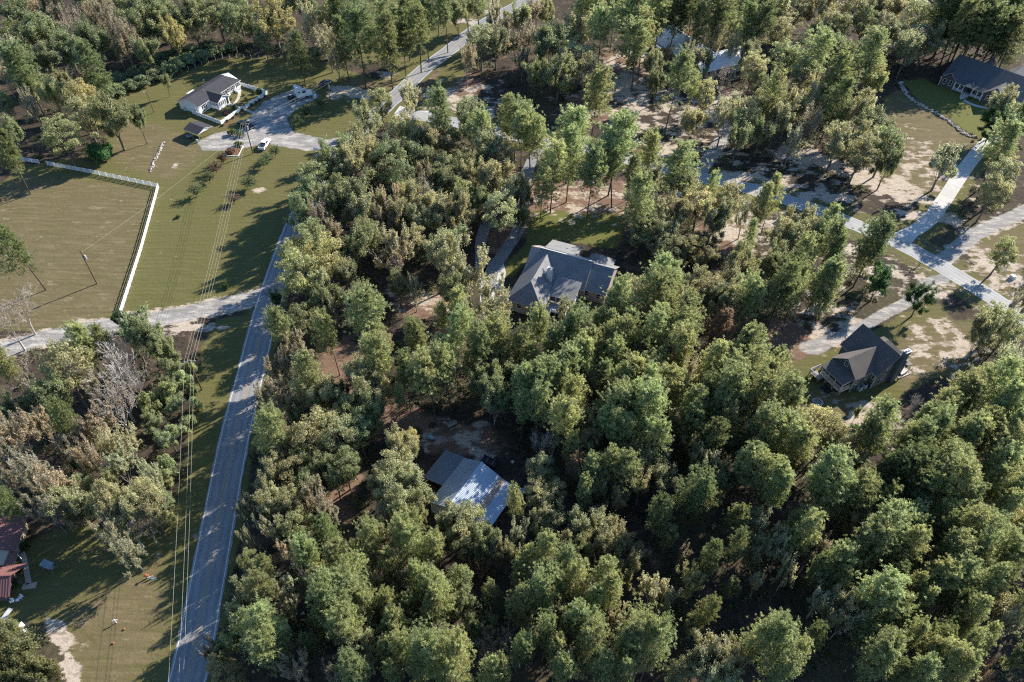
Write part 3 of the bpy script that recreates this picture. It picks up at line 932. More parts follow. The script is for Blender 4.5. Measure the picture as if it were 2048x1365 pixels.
def ground_mat():
    m, t, b = _nt('ground')
    tc = t.nodes.new('ShaderNodeTexCoord')

    def noise(scale, det=3, st=None, rough=.55):
        n = t.nodes.new('ShaderNodeTexNoise'); n.inputs['Scale'].default_value = scale; n.inputs['Detail'].default_value = det; n.inputs['Roughness'].default_value = rough
        if st:
            mp = t.nodes.new('ShaderNodeMapping'); mp.inputs['Scale'].default_value = st[:3]
            if len(st) > 3: mp.inputs['Rotation'].default_value = (0, 0, R_(st[3]))
            t.links.new(tc.outputs['Object'], mp.inputs['Vector']); t.links.new(mp.outputs[0], n.inputs['Vector'])
        else:
            t.links.new(tc.outputs['Object'], n.inputs['Vector'])
        return n.outputs['Fac']

    def ramp(src, lo, hi, a=0., b_=1.):
        k = t.nodes.new('ShaderNodeMapRange'); k.interpolation_type = 'SMOOTHSTEP'
        k.inputs['From Min'].default_value = lo; k.inputs['From Max'].default_value = hi
        k.inputs['To Min'].default_value = a; k.inputs['To Max'].default_value = b_
        t.links.new(src, k.inputs['Value']); return k.outputs[0]

    def mix(f, c1, c2):
        k = t.nodes.new('ShaderNodeMix'); k.data_type = 'RGBA'
        if isinstance(f, float): k.inputs[0].default_value = f
        else: t.links.new(f, k.inputs[0])
        for i, c in ((6, c1), (7, c2)):
            if isinstance(c, tuple): k.inputs[i].default_value = (*c, 1)
            else: t.links.new(c, k.inputs[i])
        return k.outputs[2]

    def math_(op, a, c):
        k = t.nodes.new('ShaderNodeMath'); k.operation = op
        for i, s in enumerate((a, c)):
            if isinstance(s, (int, float)): k.inputs[i].default_value = s
            else: t.links.new(s, k.inputs[i])
        return k.outputs[0]

    def attr(n):
        k = t.nodes.new('ShaderNodeAttribute'); k.attribute_name = n; return k.outputs['Fac']

    big, mid, fine, vfine = noise(.035, 5, None, .6), noise(.22, 6, None, .62), noise(1.1, 6, None, .7), noise(4.5, 4, None, .75)
    streak = noise(1.0, 5, (.10, 1.1, 1, 4), .65)
    streak2 = noise(1.0, 5, (.30, 1.6, 1, -28), .65)
    drag = noise(.5, 6, (.45, 1.3, 1, -35), .7)

    def mask(a, amp=.9, lo=.4, hi=.62, src=mid, src2=fine):
        q = math_('ADD', a, math_('MULTIPLY', math_('SUBTRACT', src, .5), amp))
        q = math_('ADD', q, math_('MULTIPLY', math_('SUBTRACT', src2, .5), amp * .8))
        return ramp(q, lo, hi)
    litter = mix(ramp(fine, .3, .75), (.034, .028, .023), (.085, .064, .047))  # dark base browns carry the deep forest shade in the colour
    litter = mix(ramp(mid, .48, .75, 0, .75), litter, mix(ramp(vfine, .3, .7), (.13, .085, .058), (.22, .15, .10)))
    litter = mix(ramp(big, .48, .66, 0, .6), litter, mix(ramp(fine, .3, .7), (.075, .070, .036), (.125, .11, .058)))
    straw = mix(ramp(vfine, .25, .75), (.120, .072, .050), (.24, .155, .108))
    straw = mix(ramp(drag, .45, .75, 0, .6), straw, (.30, .215, .16))
    col = mix(mask(attr('straw'), 1.0, .36, .7, mid, drag), litter, straw)
    grass = mix(ramp(streak, .25, .75), (0.108, 0.104, 0.037), (0.164, 0.148, 0.061))
    grass = mix(ramp(mid, .35, .75, 0, .8), grass, mix(ramp(fine, .25, .75), (0.096, 0.102, 0.030), (0.148, 0.138, 0.051)))
    grass = mix(ramp(big, .45, .7, 0, .6), grass, mix(ramp(fine, .2, .8), (0.160, 0.132, 0.061), (0.140, 0.120, 0.053)))
    wv = t.nodes.new('ShaderNodeTexWave'); wv.wave_type = 'BANDS'; wv.bands_direction = 'Y'
    wv.inputs['Scale'].default_value = .22; wv.inputs['Distortion'].default_value = 1.6; wv.inputs['Detail'].default_value = 3; wv.inputs['Detail Scale'].default_value = .4
    wm = t.nodes.new('ShaderNodeMapping'); wm.inputs['Rotation'].default_value = (0, 0, R_(-5))
    t.links.new(tc.outputs['Object'], wm.inputs['Vector']); t.links.new(wm.outputs[0], wv.inputs['Vector'])
    grass = mix(ramp(wv.outputs['Fac'], .2, .8, 0, .24), grass, (.088, .086, .032))
    lawn = mix(ramp(fine, .25, .75), (0.120, 0.128, 0.036), (0.156, 0.158, 0.048))
    grass = mix(math_('MULTIPLY', attr('lawn'), .85), grass, lawn)
    dry = mix(ramp(streak, .3, .7), (0.132, 0.104, 0.056), (0.188, 0.148, 0.083))
    dry = mix(ramp(mid, .42, .72, 0, .8), dry, mix(ramp(fine, .3, .7), (0.112, 0.092, 0.046), (0.144, 0.128, 0.053)))
    dry = mix(ramp(drag, .54, .70, 0, .75), dry, (0.288, 0.232, 0.145))
    grass = mix(mask(math_('MULTIPLY', attr('dry'), .84), 1.8, .25, .85, mid, streak), grass, dry)
    grass = mix(ramp(vfine, .35, .8, 0, .28), grass, (0.068, 0.062, 0.024))
    col = mix(mask(attr('grass'), .7, .34, .64), col, grass)
    ditch = mix(ramp(streak2, .35, .65), (.080, .062, .044), (.15, .115, .08))
    col = mix(mask(attr('ditch'), .6, .45, .7), col, ditch)
    sand = mix(ramp(fine, .25, .75), (.39, .32, .245), (.57, .49, .405))
    sand = mix(ramp(vfine, .45, .75, 0, .8), sand, (.25, .18, .125))
    sand = mix(ramp(drag, .52, .66, 0, .7), sand, (.17, .125, .09))
    col = mix(mask(attr('sand'), 2.6, .50, .78, mid, drag), col, sand)
    grv = mix(ramp(streak, .3, .7), (.21, .20, .187), (.36, .34, .315))
    grv = mix(ramp(vfine, .3, .75, 0, .7), grv, (.20, .19, .18))
    grv = mix(ramp(drag, .46, .62, 0, .8), grv, (.50, .46, .41))
    col = mix(mask(attr('gravel'), .55, .36, .64), col, grv)
    t.links.new(col, b.inputs['Base Color'])
    b.inputs['Roughness'].default_value = .95
    b.inputs['Specular IOR Level'].default_value = .1
    bp = t.nodes.new('ShaderNodeBump'); bp.inputs['Strength'].default_value = .5; bp.inputs['Distance'].default_value = .22
    hh = math_('ADD', math_('MULTIPLY', vfine, .6), math_('MULTIPLY', fine, 1.2))
    t.links.new(hh, bp.inputs['Height']); t.links.new(bp.outputs[0], b.inputs['Normal'])
    return m


ground()

def road(name, pl, hw, z, m):
    o = structure(name, ribbon(MB(), pl, hw, hw, z, .07), m)
    at = o.data.attributes.new('lat', 'FLOAT', 'POINT')
    n = len(pl)
    at.data.foreach_set('value', [1.0] * n + [-1.0] * n)


road('road', MAIN, 3.05, .03, ASPHALT)
road('side_road', SIDE, 2.75, .022, ASPHALT2)
for d in (2.72, -2.72):
    structure('road_edge_marking', ribbon(MB(), offset(MAIN, d), .05, .05, .036), LINE_WHITE)
for d in (.13, -.13):
    structure('road_centre_marking', ribbon(MB(), offset(MAIN, d), .05, .05, .036), LINE_YELLOW)


def slabs_along(name, pl, wid, z, seg, m):
    """a concrete drive cast in separate slabs with open joints"""
    root = link(name, None); root['kind'] = 'structure'
    d = np.concatenate([[0], np.cumsum(np.linalg.norm(np.diff(pl, axis=0), axis=1))])
    n = max(1, int(d[-1] / seg))
    L, Rr = offset(pl, wid / 2), offset(pl, -wid / 2)
    ip = lambda A, s: np.array([np.interp(s, d, A[:, 0]), np.interp(s, d, A[:, 1])])
    for k in range(n):
        s0, s1 = d[-1] * k / n + .03, d[-1] * (k + 1) / n - .03
        sm = (s0 + s1) / 2
        pts = [ip(L, s0), ip(L, sm), ip(L, s1), ip(Rr, s1), ip(Rr, sm), ip(Rr, s0)]
        zz = z + random.uniform(-.006, .006)
        MB().slab([(p[0], p[1], zz) for p in pts], z * .9).build('slab', m, root)
    return root


slabs_along('concrete_driveway', CDRIVE, 4.0, .06, 3.2, CONCRETE)
# apron flare where the drive meets the side road
fl = [P(*q) for q in ((1790, 470), (1822, 488), (1838, 470), (1866, 440), (1846, 436), (1822, 458))]
structure('driveway_apron', MB().slab([(p.x, p.y, .05) for p in fl], .045), CONCRETE)
structure('house_driveway', ribbon(MB(), H2DRIVE, 1.6, 1.6, .03, .05), DRIVE_GREY)
structure('house_driveway', ribbon(MB(), H2DRIVE2, 1.5, 1.5, .026, .05), DRIVE_GREY)
fl = [P(*q) for q in ((965, 530), (1005, 520), (1012, 545), (1005, 590), (1000, 625), (968, 640), (960, 600))]
structure('parking_pad', MB().slab([(p.x, p.y, .026) for p in fl], .02), CONCRETE)
fl = [P(*q) for q in ((788, 228), (800, 212), (835, 222), (880, 222), (884, 240), (826, 238), (800, 240))]
structure('road_junction', MB().slab([(p.x, p.y, .016) for p in fl], .012), CONCRETE)
# ---------------------------------------------------------------- building helpers (house-local x, y)
WIN = {}


def window(parent, x, y, z, ang, w_, h_, fm=None, name='window', muntin=True):
    """sash window on a wall: its outer face looks along local -y turned by ang degrees; z is its centre"""
    fm = fm or WHITE
    key = (round(w_, 2), round(h_, 2), fm.name, muntin)
    if key not in WIN:
        b = MB(); t = .09
        b.box(-w_ / 2 - t, w_ / 2 + t, -.07, .02, h_ / 2, h_ / 2 + t)
        b.box(-w_ / 2 - t, w_ / 2 + t, -.10, .02, -h_ / 2 - t, -h_ / 2)
        b.box(-w_ / 2 - t, -w_ / 2, -.07, .02, -h_ / 2, h_ / 2)
        b.box(w_ / 2, w_ / 2 + t, -.07, .02, -h_ / 2, h_ / 2)
        if muntin:
            b.box(-w_ / 2, w_ / 2, -.06, .0, -.03, .03)
        g = MB().box(-w_ / 2, w_ / 2, -.035, .01, -h_ / 2, h_ / 2)
        WIN[key] = (b.mesh('window', fm), g.mesh('pane', GLASS))
    f, g = WIN[key]
    o = link(name, f, parent)
    o.location = (x, y, z); o.rotation_euler = (0, 0, R_(ang))
    link('pane', g, o)
    return o


def gable_box(x0, x1, y0, y1, z0, ze, zr, along='x', mb=None):
    """walls of one wing as a solid with gable ends; ridge runs along x or y"""
    mb = mb or MB()
    if along == 'y':
        xm = (x0 + x1) / 2
        return mb.prism([(x0, z0), (x1, z0), (x1, ze), (xm, zr), (x0, ze)], y0, y1)
    n = len(mb.v)
    ym = (y0 + y1) / 2
    vs = [(x, y, z) for x in (x0, x1) for y, z in ((y0, z0), (y1, z0), (y1, ze), (ym, zr), (y0, ze))]
    return mb.add(vs, [(0, 1, 2, 3, 4), (9, 8, 7, 6, 5)] + [(i, i + 5, (i + 1) % 5 + 5, (i + 1) % 5) for i in range(5)])


def gable_roof(mb, x0, x1, y0, y1, ze, zr, along='x', oh=.35, t=.16, hip0=0, hip1=0, mi=0, ms=1):
    """two roof slopes (and hip ends) over a rectangle; oh = overhang, slopes keep their pitch"""
    if along == 'x':
        ym = (y0 + y1) / 2; hw = (y1 - y0) / 2
        k = (zr - ze) / hw; lo = ze - k * oh + .06; hi = zr + .06
        a, c = x0 - oh, x1 + oh
        ra, rc = (x0 + hip0 if hip0 else a), (x1 - hip1 if hip1 else c)
        mb.slab([(a, y0 - oh, lo), (c, y0 - oh, lo), (rc, ym, hi), (ra, ym, hi)], t, mi, ms)
        mb.slab([(c, y1 + oh, lo), (a, y1 + oh, lo), (ra, ym, hi), (rc, ym, hi)], t, mi, ms)
        if hip0: mb.slab([(a, y1 + oh, lo), (a, y0 - oh, lo), (ra, ym, hi)], t, mi, ms)
        if hip1: mb.slab([(c, y0 - oh, lo), (c, y1 + oh, lo), (rc, ym, hi)], t, mi, ms)
    else:
        xm = (x0 + x1) / 2; hw = (x1 - x0) / 2
        k = (zr - ze) / hw; lo = ze - k * oh + .06; hi = zr + .06
        a, c = y0 - oh, y1 + oh
        ra, rc = (y0 + hip0 if hip0 else a), (y1 - hip1 if hip1 else c)
        mb.slab([(x0 - oh, c, lo), (x0 - oh, a, lo), (xm, ra, hi), (xm, rc, hi)], t, mi, ms)
        mb.slab([(x1 + oh, a, lo), (x1 + oh, c, lo), (xm, rc, hi), (xm, ra, hi)], t, mi, ms)
        if hip0: mb.slab([(x0 - oh, a, lo), (x1 + oh, a, lo), (xm, ra, hi)], t, mi, ms)
        if hip1: mb.slab([(x1 + oh, c, lo), (x0 - oh, c, lo), (xm, rc, hi)], t, mi, ms)
    return mb


def railing(parent, p0, p1, z, h=.95, m=None, gap=.12):
    p0, p1 = Vector(p0), Vector(p1)
    L = (p1 - p0).length; ang = math.atan2(p1.y - p0.y, p1.x - p0.x)
    b = MB()
    b.box(0, L, -.035, .035, z + h - .07, z + h); b.box(0, L, -.03, .03, z + .08, z + .14)
    n = int(L / gap)
    for i in range(n):
        x = (i + .5) * L / n
        b.box(x - .025, x + .025, -.022, .022, z + .14, z + h - .07)
    o = b.build('railing', m or WHITE, parent)
    o.location = (p0.x, p0.y, 0); o.rotation_euler = (0, 0, ang)
    return o


def stairs(parent, x0, x1, y0, y1, z0, z1, n, m):
    """open stair going down from (y1, z1) to (y0, z0); each tread a part"""
    for i in range(n):
        y = y1 + (y0 - y1) * (i + .5) / n; z = z1 + (z0 - z1) * (i + 1) / (n + 1)
        MB().box(x0, x1, y - .14, y + .14, z - .05, z).build('tread', m, parent)
    for x in (x0 - .05, x1 + .05):
        b = MB(); b.add([(x - .03, y0, z0), (x + .03, y0, z0), (x + .03, y1, z1), (x - .03, y1, z1), (x - .03, y0, z0 + .3), (x + .03, y0, z0 + .3), (x + .03, y1, z1 + .02), (x - .03, y1, z1 + .02)],
                        [(0, 3, 2, 1), (4, 5, 6, 7), (0, 1, 5, 4), (1, 2, 6, 5), (2, 3, 7, 6), (3, 0, 4, 7)])
        b.tube((x, y0, z0 + 1.0), (x, y1, z1 + 1.0), .035); b.tube((x, y0, z0), (x, y0, z0 + 1.0), .04); b.tube((x, y1, z1), (x, y1, z1 + 1.0), .04)
        b.build('stair_rail', WHITE, parent)


def vent_pipe(parent, x, y, z):
    MB().tube((x, y, z), (x, y, z + .55), .06).tube((x, y, z + .5), (x, y, z + .6), .09).build('vent_pipe', STEEL, parent)


def ac_unit(name, label, loc, rz=0.0, group=None):
    o = thing(name, label, 'air conditioner', loc, rz, group)
    MB().box(-.55, .55, -.55, .55, 0, .08).build('pad', CONCRETE, o)
    b = MB().box(-.42, .42, -.42, .42, .08, .9)
    for k in range(6):
        b.box(-.435, .435, -.435, .435, .18 + k * .12, .21 + k * .12)
    b.build('cabinet', mat('ac_paint', (.55, .56, .55), .5, .05), o)
    MB().tube((0, 0, .9), (0, 0, .93), .33, n=12).build('fan_grille', DARK, o)
    return o


# ---------------------------------------------------------------- grey-roofed house in the middle of the woods
def centre_house():
    h = thing('gabled_house', 'large grey shingled house with white chimney and screened porch in the woods', 'house', (21.5, 128.7, 0), R_(-21.0))
    rm = [SHINGLE_GREY, TRIM]
    gable_box(-5.6, 0, 0, 10.8, 0, 3.3, 6.9, 'x').build('wall', BRICK_PINK, h)
    gable_roof(MB(), -5.6, 0, 0, 10.8, 3.3, 6.9, 'x', .3).build('roof', rm, h)
    gable_box(-20.6, -5.3, -.25, 10.9, 0, 3.3, 7.3, 'x').build('wall', BRICK_PINK, h)
    r = gable_roof(MB(), -20.6, -5.3, -.25, 10.9, 3.3, 7.4, 'x', .3, hip0=2.6).build('roof', rm, h)
    MB().box(-19.0, -4.95, 5.22, 5.44, 7.42, 7.56).build('ridge_cap', TRIM, r)
    MB().box(-20.4, -12, -10.4, .5, 0, 3.3).build('wall', TAN_SIDING, h)
    gable_roof(MB(), -20.5, -11.9, -10.5, 6.0, 3.3, 6.9, 'y', .3, hip0=4.0).build('roof', rm, h)
    for x, y in ((-11.95, -10.45), (-20.45, -10.45)):
        MB().box(x - .1, x + .1, y - .1, y + .1, 0, 3.2).build('corner_board', WHITE, h)
    MB().box(-20.3, -12.1, -10.43, -10.405, .0, 1.0).build('foundation', CONCRETE, h)
    # screened porch under a flatter roof
    MB().slab([(-12.1, -5.4, 3.25), (-5.9, -5.4, 3.25), (-5.9, .2, 4.75), (-12.1, .2, 4.75)], .16, 0, 1).build('porch_roof', rm, h)
    MB().box(-12, -6.05, -5.15, -.3, .95, 1.1).build('porch_floor', GREYWOOD, h)
    for x in (-11.9, -10.4, -9.0, -7.6, -6.15):
        MB().box(x - .07, x + .07, -5.12, -4.98, .0, 3.12).build('porch_post', WHITE, h)
    for y in (-3.6, -2.0, -.4):
        MB().box(-6.22, -6.08, y - .07, y + .07, 0, 3.3 + (y + 5.4) * .2).build('porch_post', WHITE, h)
    MB().box(-6.19, -6.11, -5.0, -.4, 1.1, 1.9).build('knee_wall', TRIM, h)
    d = MB().box(-11.9, -6.9, -8.3, -5.16, .92, 1.06).build('deck', mat('deck_boards', (.30, .33, .36), .8, .12, 3), h)
    for x, y in ((-11.7, -8.1), (-9.3, -8.1), (-7.1, -8.1), (-7.1, -5.6)):
        MB().box(x - .07, x + .07, y - .07, y + .07, 0, .92).build('deck_post', WHITE, d)
    railing(h, (-10.2, -8.25), (-6.95, -8.25), 1.06, .95)
    railing(h, (-6.95, -8.25), (-6.95, -5.2), 1.06, .95)
    stairs(h, -11.6, -10.4, -11.4, -8.3, .05, 1.0, 8, mat('deck_boards', (.30, .33, .36)))
    # wings on the far side
    MB().box(-18.0, -10.4, 10.9, 14.2, 0, 3.0).build('wall', BRICK_PINK, h)
    MB().slab([(-10.1, 14.6, 3.2), (-18.3, 14.6, 3.2), (-18.3, 8.4, 5.35), (-10.1, 8.4, 5.35)], .16, 0, 1).build('roof', rm, h)
    MB().box(-7.4, -1.6, 10.6, 13.2, 0, 3.0).build('wall', BRICK_PINK, h)
    gable_roof(MB(), -7.4, -1.6, 6.0, 13.2, 3.2, 6.1, 'y', .3, hip1=3.0).build('roof', rm, h)
    c = MB().box(-13.95, -12.85, -2.1, -1.1, 4.0, 7.9).build('chimney', mat('chimney_paint', (.72, .71, .68), .7, .05), h)
    MB().box(-14.05, -12.75, -2.2, -1.0, 7.9, 8.0).box(-13.7, -13.1, -1.85, -1.35, 8.0, 8.25).build('chimney_cap', TRIM, c)
    vent_pipe(h, -7.6, 1.6, 4.6); vent_pipe(h, -1.2, 1.2, 4.0); vent_pipe(h, -17.5, -3.0, 5.3)
    for x in (-4.35, -1.55):
        window(h, x, 0, 2.1, 0, .95, 1.5)
    window(h, -9.6, -.25, 2.2, 0, 1.0, 1.6); 
    d = MB().box(-8.3, -7.4, -.32, -.26, 1.1, 3.1).build('door', WHITE, h)
    MB().box(-8.15, -7.55, -.335, -.318, 1.9, 2.9).build('pane', GLASS, d)
    window(h, -14.0, -10.4, 2.2, 0, 1.0, 1.4); window(h, -17.5, -10.4, 2.2, 0, 1.0, 1.4)
    window(h, -12, -7.5, 2.2, 90, 1.0, 1.4)
    p = P(1220, 597)
    ac_unit('air_conditioner', 'pale air conditioner unit beside the pink brick wall of the grey gabled house', p, R_(-21))
    return h


# ---------------------------------------------------------------- blue-grey house in the clearing
def clearing_house():
    h = thing('slate_house', 'slate blue house with brown shingled cross gables, tall chimney and raised white porch', 'house', (77.2, 104.7, 0), R_(28.0))
    rm = [SHINGLE_BROWN, TRIM]
    gable_box(0, 8.7, 0, 10, 0, 4.2, 8.3, 'y').build('wall', SLATE_SIDING, h)
    gable_roof(MB(), 0, 8.7, 0, 10, 4.2, 8.3, 'y', .35).build('roof', rm, h)
    gable_box(-5, 3.2, 1.2, 7.7, 0, 4.5, 7.4, 'x').build('wall', SLATE_SIDING, h)
    gable_roof(MB(), -5, 3.2, 1.2, 7.7, 4.5, 7.4, 'x', .35).build('roof', rm, h)
    MB().box(5, 10.6, 3, 8, 0, 3.6).build('wall', SLATE_SIDING, h)
    gable_roof(MB(), 4.5, 10.6, 3, 8, 3.6, 6.0, 'x', .3, hip1=2.4).build('roof', rm, h)
    MB().slab([(8.7, 3.0, 3.5), (8.7, -.5, 3.5), (10.9, -.5, 2.7), (10.9, 3.0, 2.7)], .14, 0, 1).build('porch_roof', rm, h)
    for y in (-.3, 1.2, 2.7):
        MB().box(10.6, 10.75, y - .08, y + .08, 0, 2.65).build('porch_post', WHITE, h)
    MB().box(8.7, 10.8, -.45, 3.0, .3, .42).build('porch_floor', CONCRETE, h)
    # raised porch
    MB().slab([(-8.2, 7.55, 3.6), (-8.2, 1.15, 3.6), (-4.99, 1.15, 4.55), (-4.99, 7.55, 4.55)], .14, 0, 1).build('porch_roof', rm, h)
    f = MB().box(-7.85, -5.0, 1.45, 7.4, 1.2, 1.35).build('porch_floor', GREYWOOD, h)
    MB().box(-7.9, -7.85, 1.42, 7.43, .95, 1.36).box(-7.85, -5.0, 1.40, 1.45, .95, 1.36).build('rim_board', WHITE, f)
    for y in (1.6, 3.5, 5.4, 7.25):
        MB().box(-7.8, -7.62, y - .09, y + .09, 1.35, 3.6).build('porch_post', WHITE, h)
        MB().box(-7.9, -7.5, y - .22, y + .22, 0, 1.18).build('pier', BRICK_PINK, h)
    MB().box(-7.86, -7.6, 1.4, 7.42, 3.36, 3.56).build('porch_beam', WHITE, h)
    for a, c in ((1.7, 3.4), (3.6, 5.3), (5.5, 7.15)):
        railing(h, (-7.72, a), (-7.72, c), 1.35, .95, TRIM, .09)
    railing(h, (-7.6, 1.52), (-5.1, 1.52), 1.35, .95, TRIM, .09)
    d = MB().box(-9.6, -7.9, 6.0, 8.8, 1.0, 1.14).build('deck', GREYWOOD, h)
    for x, y in ((-9.45, 6.15), (-9.45, 8.65), (-8.1, 8.65)):
        MB().box(x - .07, x + .07, y - .07, y + .07, 0, 1.0).build('deck_post', GREYWOOD, d)
    railing(h, (-9.55, 6.05), (-9.55, 8.75), 1.14, .95, TRIM); railing(h, (-9.55, 8.75), (-6.6, 8.75), 1.14, .95, TRIM)
    MB().box(-6.6, -5.2, 7.8, 8.8, 1.0, 1.14).build('landing', GREYWOOD, h)
    c = MB().box(4.85, 6.25, -.85, -.005, 0, 9.3).build('chimney', SLATE_SIDING, h)
    cc = MB().box(4.75, 6.35, -.95, .1, 9.3, 9.42)
    cc.box(5.0, 5.4, -.65, -.25, 9.42, 9.75); cc.box(5.7, 6.1, -.65, -.25, 9.42, 9.75)
    cc.build('chimney_cap', mat('cap', (.6, .6, .58)), c)
    for x, y, z in ((0, 0, 4.1), (8.7, 0, 4.1), (-5, 1.2, 4.3), (-5, 7.7, 4.3)):
        MB().box(x - .09, x + .09, y - .09, y + .09, 0, z).build('corner_board', TRIM, h)
    MB().box(.1, 8.6, -.03, .0, .0, .5).build('foundation', BRICK_PINK, h)
    window(h, 3.0, 0, 5.2, 0, .8, 1.4); window(h, 2.6, 0, 2.3, 0, .8, 1.5); window(h, 7.4, 0, 2.3, 0, .8, 1.5)
    window(h, -3.9, 1.2, 2.7, 0, .8, 1.5); window(h, -1.1, 1.2, 2.9, 0, .8, 1.5)
    window(h, 0, .6, 3.0, -90, .6, 1.2)
    window(h, -5, 4.45, 5.75, -90, .8, 1.2)
    window(h, -5, 3.0, 2.5, -90, 1.0, 1.8); window(h, -5, 6.0, 2.5, -90, 1.0, 1.8)
    vent_pipe(h, 1.6, 8.6, 5.7); vent_pipe(h, 2.6, .9, 6.6); vent_pipe(h, 1.2, .6, 5.3)
    for i, (x, y) in enumerate(((835, 905), (895, 872))):
        ac_unit('air_conditioner', ('air conditioner unit below the porch end of the slate blue house', 'air conditioner unit below the side window of the slate blue house, nearer its chimney')[i],
                P(1590 + x / 6.5, 640 + y / 6.5), R_(28), 'air conditioner units beside the slate house')
    # patio and fire pit in the house's shade
    p = P(1590 + 405 / 6.5, 640 + 905 / 6.5)
    o = thing('garden_mat', 'dark square mat on the shaded lawn below the raised white porch', 'outdoor mat', p, R_(28))
    MB().box(-.9, .9, -1.0, 1.0, .01, .05).build('mat_sheet', DARK, o)
    p = P(1590 + 290 / 6.5, 640 + 1075 / 6.5)
    o = thing('fire_pit', 'ring of pale stones round a fire pit on the shaded lawn of the slate house', 'fire pit', p)
    for k in range(12):
        a = k * math.pi / 6
        MB().ell((1.0 * math.cos(a), .9 * math.sin(a), .15), .26, .24, .2, 6, 4, jit=.3).build('stone', STONE, o)
    MB().tube((0, 0, .0), (0, 0, .06), .8, n=12).build('ash', mat('ash', (.2, .2, .2)), o)
    # lattice screen beside the porch
    q0, q1 = P(1590 + 150 / 6.5, 640 + 800 / 6.5), P(1590 + 228 / 6.5, 640 + 765 / 6.5)
    o = thing('lattice_screen', 'thin dark lattice screen standing on the lawn beside the slate house deck', 'screen', q0, math.atan2(q1.y - q0.y, q1.x - q0.x))
    L = (q1 - q0).length
    for x in (0, L):
        MB().box(x - .04, x + .04, -.04, .04, 0, 1.8).build('post', DARK, o)
    b = MB()
    for k in range(9): b.box(0, L, -.012, .012, .1 + k * .2, .125 + k * .2)
    for k in range(8): b.box((k + .5) * L / 8 - .012, (k + .5) * L / 8 + .012, -.015, .015, .1, 1.75)
    b.build('lattice', DARK, o)
    p = P(1590 + 1380 / 6.5, 640 + 690 / 6.5)
    o = thing('stone_bed', 'pale stone edged bed with a dark shrub beside the slate house chimney', 'planting bed', p, R_(28))
    for k in range(9):
        MB().box(-1.9 + k * .42, -1.9 + k * .42 + .38, -1.15, -.9, 0, .22 + .04 * (k % 2)).build('stone', STONE, o)
        MB().box(-1.9 + k * .42, -1.9 + k * .42 + .38, .9, 1.15, 0, .22 + .04 * (k % 3)).build('stone', STONE, o)
    for k in range(5):
        MB().box(1.65, 1.9, -.88 + k * .36, -.55 + k * .36, 0, .24).build('stone', STONE, o)
    MB().box(-1.85, 1.6, -.88, .88, .0, .1).build('soil', mat('pale_gravel', (.40, .35, .30), .9, .2, 3, fine=12, fvar=.3), o)
    return h


# ---------------------------------------------------------------- white house with the walled front yard
def white_house():
    h = thing('white_house', 'long low white house with dark grey shingled roof and a gabled front porch', 'house', (-100.0, 211.6, 0), R_(66.0))
    rm = [SHINGLE_DARK, WHITE]
    gable_box(0, 19.5, 0, 8.0, 0, 2.8, 4.4, 'x').build('wall', WHITE_VINYL, h)
    gable_roof(MB(), 0, 19.5, 0, 8.0, 2.8, 4.4, 'x', .35, hip1=2.2).build('roof', rm, h)
    gable_box(4.8, 9.8, -3.5, 3.5, 0, 2.65, 3.95, 'y').build('wall', WHITE_VINYL, h)
    gable_roof(MB(), 4.8, 9.8, -3.5, 3.5, 2.65, 3.95, 'y', .3).build('roof', rm, h)
    sh = mat('shutter', (.035, .035, .04), .6)
    for x, w_ in ((2.3, 1.0), (11.6, .9), (13.6, 1.0), (15.9, .9), (18.3, .9)):
        window(h, x, 0, 1.75, 0, w_, 1.2)
        for s in (-1, 1):
            MB().box(x + s * (w_ / 2 + .32) - .2, x + s * (w_ / 2 + .32) + .2, -.05, 0, 1.1, 2.4).build('shutter', sh, h)
    for x in (5.35, 6.2, 7.05, 7.9):
        window(h, x, -3.5, 1.75, 0, .55, 1.2)
    d = MB().box(8.55, 9.4, -3.55, -3.49, .3, 2.4).build('door', DARK, h)
    MB().box(9.3, 9.36, -3.6, -3.54, 1.25, 1.4).build('handle', STEEL, d)
    for y in (-3.0, -2.2, -1.4, -.6):
        window(h, 4.8, y, 1.75, -90, .5, 1.1)
    MB().box(8.3, 9.6, -4.4, -3.52, 0, .28).build('step', CONCRETE, h)
    b = MB().box(16.2, 17.8, -1.5, -.02, 0, .5)
    b.build('stoop', WHITE, h)
    railing(h, (16.2, -1.5), (16.2, -.1), .5, .8); railing(h, (17.8, -1.5), (17.8, -.1), .5, .8)
    MB().box(5.2, 7.8, 8.0, 9.3, 0, 2.35).slab([(5.0, 9.5, 2.45), (5.0, 7.9, 2.6), (8.0, 7.9, 2.6), (8.0, 9.5, 2.45)], .1).build('rear_entry', WHITE_VINYL, h)
    for x, y in ((3.0, 6.4), (8.6, 5.0), (10.3, 5.4), (11.2, 5.2), (6.4, 3.0)):
        vent_pipe(h, x, y, 4.0)
    MB().tube((10.6, 6.2, 3.6), (10.6, 6.2, 5.6), .03).box(10.2, 11.0, 6.18, 6.22, 5.2, 5.24).box(10.3, 10.9, 6.18, 6.22, 5.45, 5.49).build('aerial', STEEL, h)
    ac_unit('air_conditioner', 'white air conditioner unit in the shade at the long white house', P(350 + 175 / 8.03, 130 + 725 / 8.03), R_(66))


